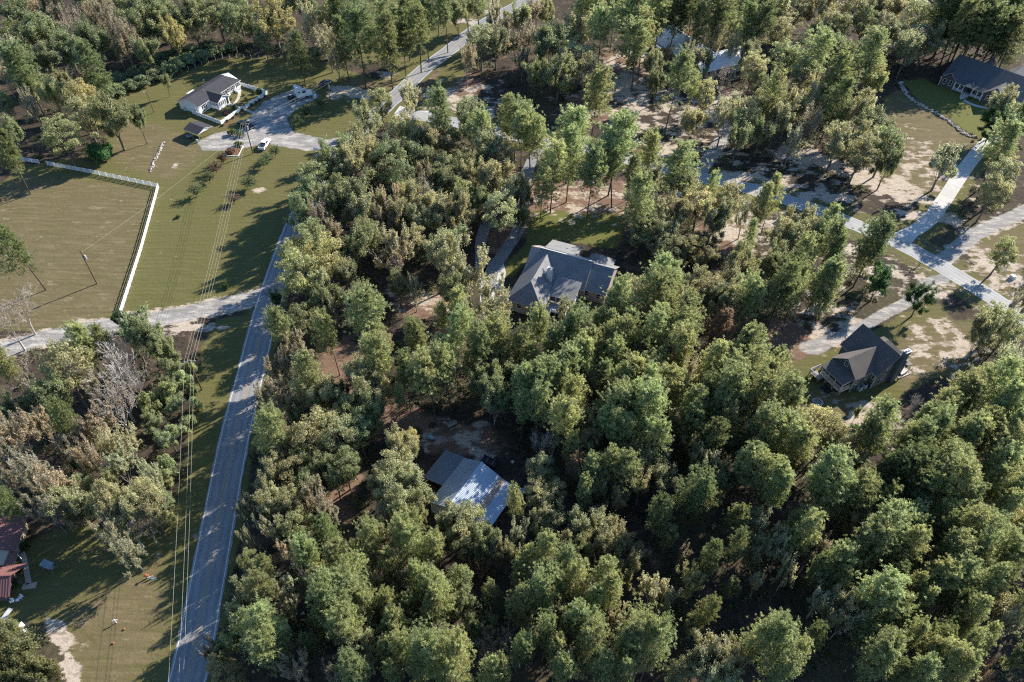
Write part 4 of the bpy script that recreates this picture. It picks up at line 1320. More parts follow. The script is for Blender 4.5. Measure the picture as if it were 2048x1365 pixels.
def panel_fence(name, label, pts, hgt, bay):
    o = thing(name, label, 'fence', pts[0])
    for i in range(len(pts) - 1):
        a, b = pts[i] - pts[0], pts[i + 1] - pts[0]
        L = (b - a).length; n = max(1, round(L / bay)); ang = math.atan2(b.y - a.y, b.x - a.x)
        step = L / n
        pm = MB().box(.07, step - .07, -.02, .02, .06, hgt - .06).box(.07, step - .07, -.035, .035, hgt - .1, hgt).box(.07, step - .07, -.035, .035, .05, .15).mesh('panel', WHITE_VINYL)
        po = MB().box(-.07, .07, -.07, .07, 0, hgt + .08).box(-.085, .085, -.085, .085, hgt + .08, hgt + .13).mesh('post', WHITE_VINYL)
        for k in range(n):
            q = link('panel', pm, o); q.location = a + (b - a) * (k / n); q.rotation_euler = (0, 0, ang)
        for k in range(n + (1 if i == len(pts) - 2 else 0)):
            q = link('post', po, o); q.location = a + (b - a) * (k / n); q.rotation_euler = (0, 0, ang)


def white_yard():
    c = lambda x, y: P(350 + x / 8.03, 130 + y / 8.03)
    panel_fence('yard_fence', 'white panel fence from the carport end of the white house round to the yard gate', [c(285, 785), c(745, 960), c(1085, 725)], 1.25, 2.0)
    panel_fence('yard_fence', 'white panel fence from the yard gate round the far end of the white house', [c(1145, 700), c(1490, 472), c(1052, 335)], 1.25, 2.0)
    g0, g1 = c(1088, 722), c(1142, 702)
    o = thing('yard_gate', 'low white gate in the panel fence at the end of the pale garden path', 'gate', g0, math.atan2(g1.y - g0.y, g1.x - g0.x))
    L = (g1 - g0).length
    MB().box(.08, L - .08, -.025, .025, .95, 1.03).box(.08, L - .08, -.025, .025, .1, .18).build('rail', WHITE_VINYL, o)
    for k in range(7):
        MB().box(.1 + k * (L - .2) / 7 + .02, .1 + (k + 1) * (L - .2) / 7 - .02, -.02, .02, .18, .95).build('picket', WHITE_VINYL, o)
    for x0, pts in enumerate((((1035, 415), (1030, 500), (1000, 570), (945, 632)), ((845, 640), (920, 645), (1000, 675), (1110, 712), (1200, 750), (1285, 785)))):
        pl = line([(350 + a / 8.03, 130 + b / 8.03) for a, b in pts], .8)
        structure('garden_path', ribbon(MB(), pl, .5, .5, .03 + .006 * x0), PATHM)
    # narrow mulch strip along the fence
    pl = line([(350 + a / 8.03, 130 + b / 8.03) for a, b in ((770, 985), (1080, 775), (1200, 690), (1500, 500))], 1.0)
    structure('mulch_strip', ribbon(MB(), pl, .55, .55, .018, .12), MULCH)


def carport():
    h = thing('carport', 'open carport with dark shingled gable roof and white gable end beside the gravel yard', 'carport', (-100.5, 198.4, 0), R_(-29.0))
    rm = [SHINGLE_DARK, WHITE]
    MB().slab([(0, 0, 2.4), (6.2, 0, 2.4), (6.2, 2.9, 3.35), (0, 2.9, 3.35)], .12, 0, 1).slab([(6.2, 5.8, 2.4), (0, 5.8, 2.4), (0, 2.9, 3.35), (6.2, 2.9, 3.35)], .12, 0, 1).build('roof', rm, h)
    for x in (.1, 6.0):
        MB().add([(x, .35, 2.36), (x, 5.45, 2.36), (x, 2.9, 3.2), (x + .05, .35, 2.36), (x + .05, 5.45, 2.36), (x + .05, 2.9, 3.2)],
                 [(0, 1, 2), (5, 4, 3), (0, 3, 4, 1), (1, 4, 5, 2), (2, 5, 3, 0)]).build('gable_board', WHITE, h)
    for x in (.3, 3.1, 5.9):
        for y in (.3, 5.5):
            MB().box(x - .07, x + .07, y - .07, y + .07, 0, 2.4).build('post', GREYWOOD, h)
    MB().box(.3, 5.9, .25, .37, 2.2, 2.38).box(.3, 5.9, 5.43, 5.55, 2.2, 2.38).build('beam', GREYWOOD, h)
    o = thing('barrel', 'light blue barrel standing at the open corner of the carport', 'barrel', P(350 + 362 / 8.03, 130 + 1248 / 8.03))
    MB().tube((0, 0, 0), (0, 0, .3), .27, .3, 12).tube((0, 0, .3), (0, 0, .6), .3, .3, 12).tube((0, 0, .6), (0, 0, .9), .3, .27, 12).build('drum', mat('barrel_blue', (.16, .34, .42), .5), o)
    MB().tube((0, 0, .9), (0, 0, .95), .28, .28, 12).build('lid', WHITE, o)
    o = thing('garden_cart', 'small grey cart parked in the shade under the carport roof', 'cart', P(350 + 240 / 8.03, 130 + 1170 / 8.03), R_(30))
    MB().prism([(-.8, .45), (.8, .45), (.95, .85), (-.95, .85)], -.45, .45).build('tray', mat('cart_grey', (.3, .32, .34)), o)
    for s in (-.5, .5):
        MB().tube((.3, s - .05, .25), (.3, s + .05, .25), .25, n=12).build('wheel', TYRE, o)
    MB().tube((-.9, 0, .7), (-1.6, 0, .9), .03).build('handle', DARK, o)


# ---------------------------------------------------------------- brick house with the lawn, far right
def brick_house():
    h = thing('brick_house', 'brown brick house with three front gables and white columned porch above a lawn', 'house', (145.2, 244.6, 0), R_(-47.0))
    rm = [mat('shingle_slate', (.105, .108, .115), .85, .10, .8, .25, fine=9, fvar=.25, bump=.3), TRIM]
    gable_box(0, 26, 1.4, 17.5, 0, 3.7, 8.0, 'x').build('wall', BRICK_BROWN, h)
    gable_roof(MB(), 0, 26, 1.4, 17.5, 3.7, 8.0, 'x', .4).build('roof', rm, h)
    for x0, x1, zr, y0 in ((0.05, 4.9, 5.3, 0), (14.6, 21.5, 6.0, -.4)):
        gable_box(x0, x1, y0, 4.5, 0, 3.1, zr, 'y').build('wall', BRICK_BROWN, h)
        gable_roof(MB(), x0, x1, y0, 6.0, 3.1, zr, 'y', .35).build('roof', rm, h)
    MB().slab([(4.9, -.5, 3.0), (14.6, -.5, 3.0), (14.6, 2.0, 3.95), (4.9, 2.0, 3.95)], .14, 0, 1).build('porch_roof', rm, h)
    MB().prism([(7.9, 3.05), (11.3, 3.05), (9.6, 4.5)], -.75, 0.6).build('gable_board', TRIM, h)
    gable_roof(MB(), 7.9, 11.3, -.8, 3.2, 3.05, 4.5, 'y', .25).build('roof', rm, h)
    MB().box(5.0, 14.5, -.3, 1.4, .3, .45).build('porch_floor', CONCRETE, h)
    for x in (5.15, 6.6, 8.1, 11.1, 12.8, 14.35):
        MB().box(x - .13, x + .13, -.3, -.04, .45, 3.0).build('column', WHITE, h)
    for a, b in ((5.3, 6.5), (6.75, 7.95), (11.25, 12.65), (12.95, 14.2)):
        railing(h, (a, -.18), (b, -.18), .45, .8)
    MB().box(8.4, 10.8, -1.6, -.32, 0, .16).box(8.4, 10.8, -1.0, -.32, .16, .31).build('step', CONCRETE, h)
    for x in (1.4, 3.5):
        window(h, x, 0, 1.9, 0, .9, 1.6)
    for x in (5.9, 7.2, 12.2, 13.5):
        window(h, x, 1.4, 1.95, 0, .9, 1.5)
    d = MB().box(9.0, 10.2, 1.33, 1.41, .45, 2.6).build('door', DARK, h)
    MB().box(9.1, 9.4, 1.3, 1.335, 1.0, 2.5).build('pane', GLASS, d)
    window(h, 16.4, -.4, 1.9, 0, .95, 1.6); window(h, 19.6, -.4, 1.9, 0, .95, 1.6); window(h, 18.0, -.4, 4.6, 0, .8, .9)
    for x, y in ((0.05, 0), (4.85, 0), (14.62, -.4)):
        MB().box(x - .1, x + .1, y - .08, y + .08, 0, 3.0).build('corner_board', WHITE, h)
    MB().box(5.2, 10.5, 14, 21, 0, 3.3).build('wall', BRICK_BROWN, h)
    gable_roof(MB(), 5.2, 10.5, 9.5, 21, 3.3, 6.9, 'y', .35, hip1=2.5).build('roof', rm, h)
    MB().box(13.5, 22, 14, 24, 0, 3.3).build('wall', BRICK_BROWN, h)
    gable_roof(MB(), 13.5, 22, 9.5, 24, 3.3, 7.6, 'y', .35, hip1=3).build('roof', rm, h)
    c = lambda x, y: (1850 + x / 8.03, 90 + y / 8.03)
    pl = line([c(650, 800), c(590, 850), c(640, 905), (1850 + 750 / 8.03, 90 + 955 / 8.03), c(900, 1000), c(1130, 1035), c(1300, 1060)], .7)
    structure('garden_path', ribbon(MB(), pl, .75, .75, .035), CONCRETE)
    # stone border along the lawn edge
    pl = line([(1800, 165), (1808, 182), (1826, 202), (1850, 216), (1880, 232), (1906, 250), (1928, 268), (1950, 276)], .55)
    o = thing('stone_border', 'curved border of pale rough stones along the edge of the brick house lawn', 'stone border', (pl[0][0], pl[0][1], 0))
    b = MB()
    meshes = [MB().ell((0, 0, .12), .34, .26, .22, 6, 4, jit=.45).mesh('stone', STONE) for _ in range(6)]
    k = 0
    for p in pl:
        for r in range(3):
            q = link('stone', meshes[k % 6], o); k += 1
            q.location = (p[0] - pl[0][0] + random.uniform(-.7, .7), p[1] - pl[0][1] + random.uniform(-.6, .6), 0)
            q.rotation_euler = (0, 0, random.uniform(0, 6)); s = random.uniform(.7, 1.5); q.scale = (s, s, s)


# ---------------------------------------------------------------- white metal roofed house behind trees
def ribbed(mb, pts, t, pitch, h=.045, mi=0):
    """metal sheet: a thin slab with standing ribs running from the first edge (eave) to the opposite edge (ridge)"""
    a, b, c, d = [Vector(p) for p in pts]      # a-b eave, d-c ridge
    mb.slab(pts, t, mi)
    nrm = (b - a).cross(d - a).normalized()
    if nrm.z < 0: nrm = -nrm
    n = max(2, int((b - a).length / pitch))
    u = (b - a).normalized() * .035
    for i in range(n):
        k = (i + .5) / n
        p0, p1 = a + (b - a) * k, d + (c - d) * k
        vs = [p0 - u, p0 + u, p1 + u, p1 - u]
        vs = vs + [v + nrm * h for v in vs]
        mb.add(vs, [(4, 5, 6, 7), (0, 1, 5, 4), (1, 2, 6, 5), (2, 3, 7, 6), (3, 0, 4, 7)], mi)
    return mb


def metal_house():
    h = thing('metal_roof_house', 'house with pale blue white metal roofs half hidden by trees beyond the side road', 'house', (62.5, 243.5, 0), R_(28.0))
    # local: x along 28 deg, y along 118 deg
    def wing(x0, x1, y0, y1, ze, zr, along):
        gable_box(x0, x1, y0, y1, 0, ze, zr, along).build('wall', TAN_SIDING, h)
        b = MB(); o = .5
        if along == 'y':
            xm = (x0 + x1) / 2; k = (zr - ze) / ((x1 - x0) / 2)
            lo, hi = ze - k * o + .08, zr + .08
            ribbed(b, [(x0 - o, y1 + o, lo), (x0 - o, y0 - o, lo), (xm, y0 - o, hi), (xm, y1 + o, hi)], .1, .6)
            ribbed(b, [(x1 + o, y0 - o, lo), (x1 + o, y1 + o, lo), (xm, y1 + o, hi), (xm, y0 - o, hi)], .1, .6)
        else:
            ym = (y0 + y1) / 2; k = (zr - ze) / ((y1 - y0) / 2)
            lo, hi = ze - k * o + .08, zr + .08
            ribbed(b, [(x0 - o, y0 - o, lo), (x1 + o, y0 - o, lo), (x1 + o, ym, hi), (x0 - o, ym, hi)], .1, .6)
            ribbed(b, [(x1 + o, y1 + o, lo), (x0 - o, y1 + o, lo), (x0 - o, ym, hi), (x1 + o, ym, hi)], .1, .6)
        r = b.build('roof', METAL_WHITE, h)
        rc = MB().box(x0 - o, x1 + o, ym - .12, ym + .12, hi, hi + .06) if along == 'x' else MB().box(xm - .12, xm + .12, y0 - o, y1 + o, hi, hi + .06)
        rc.build('ridge_cap', WHITE, r)
    wing(-.5, 12.5, 8.0, 28.0, 3.4, 7.2, 'y')
    wing(0, 20.5, -.5, 9.5, 3.2, 6.2, 'x')
    for x in (3, 7, 12, 17):
        window(h, x, -.5, 1.8, 0, 1.0, 1.4)
    window(h, -.5, 14, 1.8, -90, 1.0, 1.4); window(h, -.5, 21, 1.8, -90, 1.0, 1.4)
    MB().box(-2.2, -.5, 21.5, 24.5, 2.6, 2.75).build('porch_roof', METAL_WHITE, h)
    d = MB().box(9.0, 10.0, -.56, -.49, .2, 2.3).build('door', WHITE, h)


# ---------------------------------------------------------------- metal barn
def barn():
    h = thing('metal_barn', 'metal barn with ribbed galvanised roof and open lean-to sides in a forest clearing', 'barn', (-14.0, 71.6, 0), R_(-30.0))
    gable_box(0.15, 7.55, .1, 11.0, 0, 3.4, 5.0, 'y').build('wall', BARN_WALL, h)
    b = MB()
    for k in range(14):
        x = .4 + k * .52
        b.box(x - .03, x + .03, .06, .1, .05, 3.3 + min(x, 7.7 - x) * .42)
    b.build('wall_ribs', BARN_WALL, h)
    for x in (.15, 7.55):
        MB().box(x - .08, x + .08, .03, .12, 0, 3.3).build('corner_trim', WHITE, h)
    MB().box(2.2, 5.2, 11.0, 11.06, .05, 3.0).build('door', mat('barn_door', (.3, .32, .33)), h)
    r = ribbed(MB(), [(-.15, 11.3, 3.42), (-.15, -.15, 3.42), (3.85, -.15, 5.12), (3.85, 11.3, 5.12)], .06, .30)
    r.build('roof', METAL_ROOF, h)
    r = ribbed(MB(), [(7.75, -.15, 3.47), (7.75, 11.3, 3.47), (3.85, 11.3, 5.12), (3.85, -.15, 5.12)], .06, .30)
    r = r.build('roof', METAL_ROOF, h)
    MB().add([(3.6, -.18, 5.07), (3.85, -.18, 5.2), (4.1, -.18, 5.07), (3.6, 11.33, 5.07), (3.85, 11.33, 5.2), (4.1, 11.33, 5.07)], [(0, 3, 4, 1), (1, 4, 5, 2), (0, 1, 2), (5, 4, 3)]).build('ridge_cap', METAL_ROOF, r)
    MB().tube((7.86, -.1, 3.3), (7.86, 11.3, 3.3), .08).build('gutter', WHITE, h)
    ribbed(MB(), [(9.2, .3, 3.02), (9.2, 11.3, 3.02), (7.98, 11.3, 3.3), (7.98, .3, 3.3)], .06, .30).build('lean_to_roof', METAL_RUST, h)
    ribbed(MB(), [(11.7, .3, 2.42), (11.7, 11.3, 2.42), (9.18, 11.3, 2.99), (9.18, .3, 2.99)], .06, .30).build('lean_to_roof', METAL_ROOF, h)
    for y in (.5, 4.0, 7.5, 11.0):
        MB().box(11.4, 11.55, y - .07, y + .07, 0, 2.42).build('post', GREYWOOD, h)
    ribbed(MB(), [(-4.7, 11.6, 2.3), (-4.7, 4.2, 2.3), (-.2, 4.2, 3.1), (-.2, 11.6, 3.1)], .06, .30).build('lean_to_roof', METAL_DARK, h)
    for y in (4.4, 7.9, 11.4):
        MB().box(-4.55, -4.4, y - .07, y + .07, 0, 2.3).build('post', GREYWOOD, h)
    # things around it
    c = lambda x, y: P(840 + x / 7.58, 890 + y / 7.58)
    o = thing('tarped_boat', 'light blue tarpaulin over a small boat beside the barn lean-to', 'boat', c(1500, 770), R_(50))
    b = MB(); n = 9
    for i in range(n):
        t = i / (n - 1); wv = 1.0 * math.sin(math.pi * min(1, .25 + t * .9)) ** .6 if t < .97 else .1
        x = -2.4 + 4.8 * t
        for y, z in ((-wv, .25), (-wv, .7), (-.35 * wv, 1.05 + .12 * math.sin(i * 2.1)), (.35 * wv, 1.05), (wv, .7), (wv, .25)):
            b.v.append((x, y, z))
    for i in range(n - 1):
        for k in range(5):
            b.f.append((i * 6 + k, i * 6 + k + 1, i * 6 + k + 7, i * 6 + k + 6)); b.m.append(0)
    b.f.append((0, 1, 2, 3, 4, 5)); b.f.append(tuple(range((n - 1) * 6, n * 6))[::-1]); b.m += [0, 0]
    b.build('tarpaulin', mat('blue_tarp', (.30, .48, .58), .6, .15, 2), o)
    for y in (-.9, .9):
        MB().tube((0, y - .1, .3), (0, y + .1, .3), .3, n=12).build('wheel', TYRE, o)
    MB().tube((2.3, 0, .35), (3.4, 0, .35), .05).build('tongue', STEEL, o)
    o = thing('scrap_trailer', 'dark utility trailer with curved hoops parked at the far end of the barn', 'trailer', P(978, 928), R_(-30))
    MB().box(-1.6, 1.6, -.8, .8, .55, .68).build('bed', DARK, o)
    for s in (-1, 1):
        MB().box(-1.6, 1.6, s * .8 - .03, s * .8 + .03, .68, 1.0).build('side_board', DARK, o)
        MB().tube((0, s * .92 - .1, .33), (0, s * .92 + .1, .33), .33, n=12).build('wheel', TYRE, o)
    for x in (-1.3, -.1, 1.1):
        b = MB(); pr = None
        for k in range(9):
            a = math.pi * k / 8; q = (x, .78 * math.cos(a), .95 + .8 * math.sin(a))
            if pr: b.tube(pr, q, .035, n=5, cap=False)
            pr = q
        b.build('hoop', STEEL, o)
    MB().tube((1.6, 0, .6), (2.8, 0, .55), .05).build('tongue', DARK, o)
    o = thing('yellow_bucket', 'small yellow rimmed bucket on the dark ground beyond the barn', 'bucket', P(1025, 927))
    MB().tube((0, 0, 0), (0, 0, .5), .26, .32, 12).build('pail', mat('bucket_yellow', (.42, .34, .14)), o)
    MB().tube((0, 0, .44), (0, 0, .52), .35, .35, 12).build('rim', mat('bucket_rim', (.5, .45, .3)), o)
    o = thing('picnic_table', 'grey picnic table standing in the shade beyond the barn', 'picnic table', P(905, 853), R_(35))
    for k in range(5):
        MB().box(-1.1, 1.1, -.4 + k * .165, -.4 + k * .165 + .14, .72, .76).build('plank', GREYWOOD, o)
    for s in (-1, 1):
        MB().box(-1.1, 1.1, s * .85 - .14, s * .85 + .14, .42, .46).build('seat', GREYWOOD, o)
        MB().tube((s * .8, -.7, 0), (s * .8, .2, .72), .045, n=5).tube((s * .8, .7, 0), (s * .8, -.2, .72), .045, n=5).box(s * .8 - .03, s * .8 + .03, -.85, .85, .36, .42).build('leg', GREYWOOD, o)
    o = thing('sawhorse', 'grey trestle lying beside the picnic table beyond the barn', 'trestle', P(900, 845), R_(120))
    MB().box(-1.0, 1.0, -.06, .06, .6, .7).build('beam', GREYWOOD, o)
    for x in (-.8, .8):
        for s in (-1, 1):
            MB().tube((x, s * .35, 0), (x, s * .03, .62), .035, n=5).build('leg', GREYWOOD, o)
    o = thing('wheelbarrow', 'pale blue wheelbarrow in the shade between the picnic table and the barn', 'wheelbarrow', P(863, 879), R_(-40))
    MB().prism([(-.5, .4), (.35, .3), (.6, .75), (-.7, .75)], -.35, .35).build('tray', mat('barrow_blue', (.25, .38, .45)), o)
    MB().tube((.65, -.04, .2), (.65, .04, .2), .2, n=12).build('wheel', TYRE, o)
    for s in (-.28, .28):
        MB().tube((.65, s * .3, .22), (-1.2, s, .6), .025, n=5).tube((-.4, s, 0), (-.4, s, .42), .025, n=5).build('handle', GREYWOOD, o)


# ---------------------------------------------------------------- red-roofed cabin at the lower edge
def red_cabin():
    h = thing('red_roof_cabin', 'cabin with ribbed dark red metal roofs at the edge of the shaded yard', 'cabin', (-85.2, 54.6, 0), R_(6))
    gable_box(-8, 2.4, -2.0, 2.4, 0, 2.7, 4.1, 'x').build('wall', BRICK_BROWN, h)
    b = ribbed(MB(), [(-8, -2.6, 2.6), (4.0, -2.6, 2.6), (4.0, .2, 4.4), (-8, .2, 4.4)], .08, .42)
    ribbed(b, [(5.0, 3.2, 2.5), (-8, 3.2, 2.5), (-8, .2, 4.4), (4.0, .2, 4.4)], .08, .42)
    r = b.build('roof', METAL_RED, h)
    MB().box(-8, 4.05, .08, .32, 4.38, 4.48).build('ridge_cap', METAL_RED, r)
    gable_box(-8, 1.0, 3.0, 12.0, 0, 2.9, 4.6, 'y').build('wall', TAN_SIDING, h)
    b = ribbed(MB(), [(1.9, 5.6, 2.8), (1.9, 12.4, 2.8), (-3.5, 12.4, 4.8), (-3.5, 5.6, 4.8)], .08, .42)
    ribbed(b, [(-8.5, 12.4, 2.8), (-8.5, 2.6, 2.8), (-3.5, 2.6, 4.8), (-3.5, 12.4, 4.8)], .08, .42)
    b.build('roof', METAL_RED, h)
    ribbed(MB(), [(2.2, 2.9, 2.3), (2.2, 5.7, 2.3), (-2.5, 5.7, 3.6), (-2.5, 2.9, 3.6)], .08, .42).build('porch_roof', METAL_RED, h)
    for y in (3.1, 5.5):
        MB().box(1.8, 1.95, y - .07, y + .07, 0, 2.3).build('porch_post', WHITE, h)
    window(h, 2.4, 0, 1.5, 90, .8, 1.0); window(h, 1.0, -2.0, 1.6, 0, .9, 1.1)
    MB().tube((-1.5, 8, 3.9), (-1.5, 8, 5.2), .12, n=8).build('flue', STEEL, h)
    c = lambda x, y: P(x / 5.25, 1020 + y / 5.25)
    pl = line([(x / 5.25, 1020 + y / 5.25) for x, y in ((235, 450), (260, 540), (285, 680), (305, 780))], .6)
    root = link('garden_walk', None); root['kind'] = 'structure'
    n = 12
    for k in range(n):
        i0, i1 = int(k * (len(pl) - 1) / n), int((k + 1) * (len(pl) - 1) / n)
        a, d = pl[i0], pl[i1]
        t = (d - a); L = np.linalg.norm(t); 
        if L < .1: continue
        t /= L; nn = np.array([-t[1], t[0]]) * .42
        a2, d2 = a + t * .02, d - t * .02
        MB().slab([(*(a2 + nn), .05), (*(d2 + nn), .05), (*(d2 - nn), .05), (*(a2 - nn), .05)], .045).build('slab', PATHM, root)
    q = c(310, 800)
    MB().rbox((q.x, q.y), 2.2, 1.1, .005, .05, R_(10)).build('slab', PATHM, root)
    # stone bits along the cabin wall
    for i, (x, y, lab) in enumerate(((140, 690, 'heap of pale rubble stones against the lower end of the red roofed cabin'), (140, 530, 'white rubble heap beside the porch of the red roofed cabin'))):
        o = thing('stone_heap', lab, 'stone heap', c(x, y))
        for k in range(12):
            MB().ell((random.uniform(-.8, .5), random.uniform(-1.3, 1.3), .15 + random.uniform(0, .3)), random.uniform(.2, .4), random.uniform(.2, .4), .25, 6, 4, jit=.5).build('stone', STONE, o)
    # white plastic chairs with a table between
    def chair(x, y, rz, lab):
        o = thing('garden_chair', lab, 'chair', c(x, y), R_(rz), 'white plastic chairs on the lawn')
        MB().box(-.26, .26, -.24, .24, .4, .44).build('seat', WHITE_VINYL, o)
        b = MB()
        for k in range(5):
            b.box(-.24 + k * .1, -.17 + k * .1, .22, .27, .44, .9)
        b.box(-.27, .27, .21, .28, .86, .95)
        b.build('backrest', WHITE_VINYL, o)
        for s in (-1, 1):
            MB().box(s * .29 - .03, s * .29 + .03, -.24, .26, .62, .66).build('armrest', WHITE_VINYL, o)
            for y_ in (-.22, .22):
                MB().tube((s * .25, y_, 0), (s * .24, y_, .42 if y_ > 0 else .63), .028, n=5).build('leg', WHITE_VINYL, o)
    chair(140, 970, 10, 'white plastic garden chair nearer the red roofed cabin')
    chair(232, 928, -15, 'white plastic garden chair nearer the paved garden walk')
    o = thing('side_table', 'small white plastic table between the two white garden chairs', 'table', c(195, 958), R_(10))
    MB().box(-.3, .3, -.25, .25, .4, .44).build('tabletop', WHITE_VINYL, o)
    for sx in (-.25, .25):
        for sy in (-.2, .2):
            MB().tube((sx, sy, 0), (sx, sy, .4), .025, n=5).build('leg', WHITE_VINYL, o)
    o = thing('garden_table', 'long pale folding table on the grass below the white garden chairs', 'table', c(92, 1112), R_(78))
    MB().box(-.95, .95, -.4, .4, .7, .75).build('tabletop', mat('table_grey', (.5, .51, .5), .6), o)
    for sx in (-.8, .8):
        MB().tube((sx, -.32, 0), (sx, -.32, .7), .03, n=5).tube((sx, .32, 0), (sx, .32, .7), .03, n=5).build('leg', STEEL, o)
    o = thing('flood_light', 'wooden post carrying two white flat panels beside the olive tree', 'post', c(325, 1322), R_(135))
    MB().tube((0, 0, 0), (0, 0, 2.9), .06, n=8).build('post', mat('rust_post', (.17, .09, .06)), o)
    for s in (-1, 1):
        MB().rbox((s * .75, 0), 1.0, .7, 2.75, 2.83, .2 * s).build('panel', WHITE_VINYL, o)
    MB().tube((-.4, 0, 2.7), (.4, 0, 2.7), .04, n=6).build('arm', STEEL, o)
    o = thing('lawn_swing', 'small metal garden swing set with grey seats in the tree shade', 'garden swing', c(540, 620), R_(-20))
    for s in (-1, 1):
        MB().tube((s * .9, -.7, 0), (s * .9, 0, 1.8), .04, n=6).tube((s * .9, .7, 0), (s * .9, 0, 1.8), .04, n=6).build('leg', STEEL, o)
    MB().tube((-1, 0, 1.8), (1, 0, 1.8), .04, n=6).build('top_bar', STEEL, o)
    MB().slab([(-1.1, -.7, 1.75), (1.1, -.7, 1.75), (1.1, .55, 1.95), (-1.1, .55, 1.95)], .05).build('canopy', mat('canopy_grey', (.22, .25, .28), .7), o)
    MB().box(-.7, .7, -.25, .25, .5, .56).box(-.7, .7, .22, .27, .56, 1.0).build('seat', mat('seat_grey', (.35, .38, .4)), o)
    # small lawn ornaments near the road
    q = P(233, 1246)
    o = thing('lawn_cross', 'white wooden cross standing on the grass by the long road', 'cross', q, R_(20))
    MB().box(-.06, .06, -.06, .06, 0, 1.25).build('upright', WHITE, o)
    MB().box(-.4, .4, -.05, .05, .8, .93).build('crosspiece', WHITE, o)
    for x, y, lab in ((249, 1259, 'orange pumpkin on the grass just beyond the white cross'), (227, 1287, 'orange pumpkin alone on the grass below the white cross')):
        o = thing('pumpkin', lab, 'pumpkin', P(x, y))
        b = MB()
        for k in range(8):
            a = k * math.pi / 4
            b.ell((.10 * math.cos(a), .10 * math.sin(a), .14), .10, .10, .14, 6, 4)
        b.build('flesh', mat('pumpkin_orange', (.40, .16, .07), .6), o)
        MB().tube((0, 0, .25), (.03, 0, .36), .03, n=5).build('stalk', WOOD, o)
    q = P(296, 1156)
    o = thing('scarecrow', 'small orange figure ornament on the lawn by the long road', 'lawn ornament', q, R_(30))
    MB().tube((0, 0, 0), (0, 0, .9), .03, n=5).build('stake', WOOD, o)
    MB().prism([(-.28, .25), (.28, .25), (.14, .85), (-.14, .85)], -.1, .1).box(-.45, .45, -.06, .06, .72, .84).build('coat', mat('coat_orange', (.5, .17, .09)), o)
    MB().ell((0, 0, 1.0), .14, .14, .16, 8, 6).build('head', mat('straw_head', (.5, .38, .2)), o)
    MB().tube((0, 0, 1.08), (0, 0, 1.1), .26, n=10).tube((0, 0, 1.1), (0, 0, 1.26), .15, .1, n=10).build('hat', mat('hat_red', (.4, .12, .08)), o)
    for x, y, w_, lab in ((305, 1157, .5, 'tall white board propped up by the orange lawn ornament'), (310, 1161, .6, 'pale blue board standing nearest the road beside the orange lawn ornament'), (299, 1159, .35, 'small white board just below the orange lawn ornament')):
        o = thing('lawn_board', lab, 'board', P(x, y), R_(25))
        MB().box(-w_ / 2, w_ / 2, -.02, .02, .15, .75).build('board', WHITE if 'white' in lab else mat('pale_blue', (.55, .66, .72)), o)
        for s in (-1, 1):
            MB().box(s * w_ * .4 - .02, s * w_ * .4 + .02, -.015, .015, 0, .15).build('stake', GREYWOOD, o)


# ---------------------------------------------------------------- fences, poles, wires
def rail_fence(name, label, pts, hgt=1.35, bay=2.4, nr=4):
    o = thing(name, label, 'fence', pts[0])
    po = MB().box(-.07, .07, -.07, .07, 0, hgt + .06).box(-.09, .09, -.09, .09, hgt + .06, hgt + .11).mesh('post', WHITE_VINYL)
    for i in range(len(pts) - 1):
        a, b = pts[i] - pts[0], pts[i + 1] - pts[0]
        L = (b - a).length; n = max(1, round(L / bay)); ang = math.atan2(b.y - a.y, b.x - a.x); st = L / n
        rl = MB().box(.07, st - .07, -.025, .025, -.075, .075).mesh('rail', WHITE_VINYL)
        for k in range(n):
            for r in range(nr):
                q = link('rail', rl, o); q.location = a + (b - a) * (k / n) + Vector((0, 0, .22 + r * (hgt - .3) / (nr - 1))); q.rotation_euler = (0, 0, ang)
        for k in range(n + (1 if i == len(pts) - 2 else 0)):
            q = link('post', po, o); q.location = a + (b - a) * (k / n); q.rotation_euler = (0, 0, ang)


def fences():
    rail_fence('rail_fence', 'white four rail paddock fence turning a corner beside the field', [P(96, 331), P(185, 348), P(318, 376), P(284, 500), P(243, 628)])
    rail_fence('rail_fence', 'short white rail fence section in the tree shade, beyond a gap in the paddock fence', [P(34, 321), P(80, 328)])
    pts = [P(*q) for q in ((232, 190), (260, 181), (300, 168), (340, 153), (380, 139), (420, 124), (450, 116), (470, 117), (520, 118), (570, 117), (622, 114))]
    o = thing('wire_fence', 'line of short white fence posts along the hedge behind the white house', 'fence', pts[0])
    pm = MB().tube((0, 0, 0), (0, 0, 1.35), .07, .06, 6).mesh('post', WHITE)
    s = [0]
    for i in range(len(pts) - 1): s.append(s[-1] + (pts[i + 1] - pts[i]).length)
    n = int(s[-1] / 2.5); prev = None
    for k in range(n + 1):
        d = s[-1] * k / n
        i = max(j for j in range(len(pts) - 1) if s[j] <= d + 1e-6)
        p = pts[i].lerp(pts[i + 1], (d - s[i]) / (s[i + 1] - s[i])) - pts[0]
        q = link('post', pm, o); q.location = p; q.rotation_euler = (random.uniform(-.05, .05), random.uniform(-.05, .05), 0)
        if prev is not None:
            b = MB()
            for z in (.4, .8, 1.2): b.tube(prev + Vector((0, 0, z)), p + Vector((0, 0, z)), .008, n=3, cap=False)
            b.build('wire', STEEL, o)
        prev = p


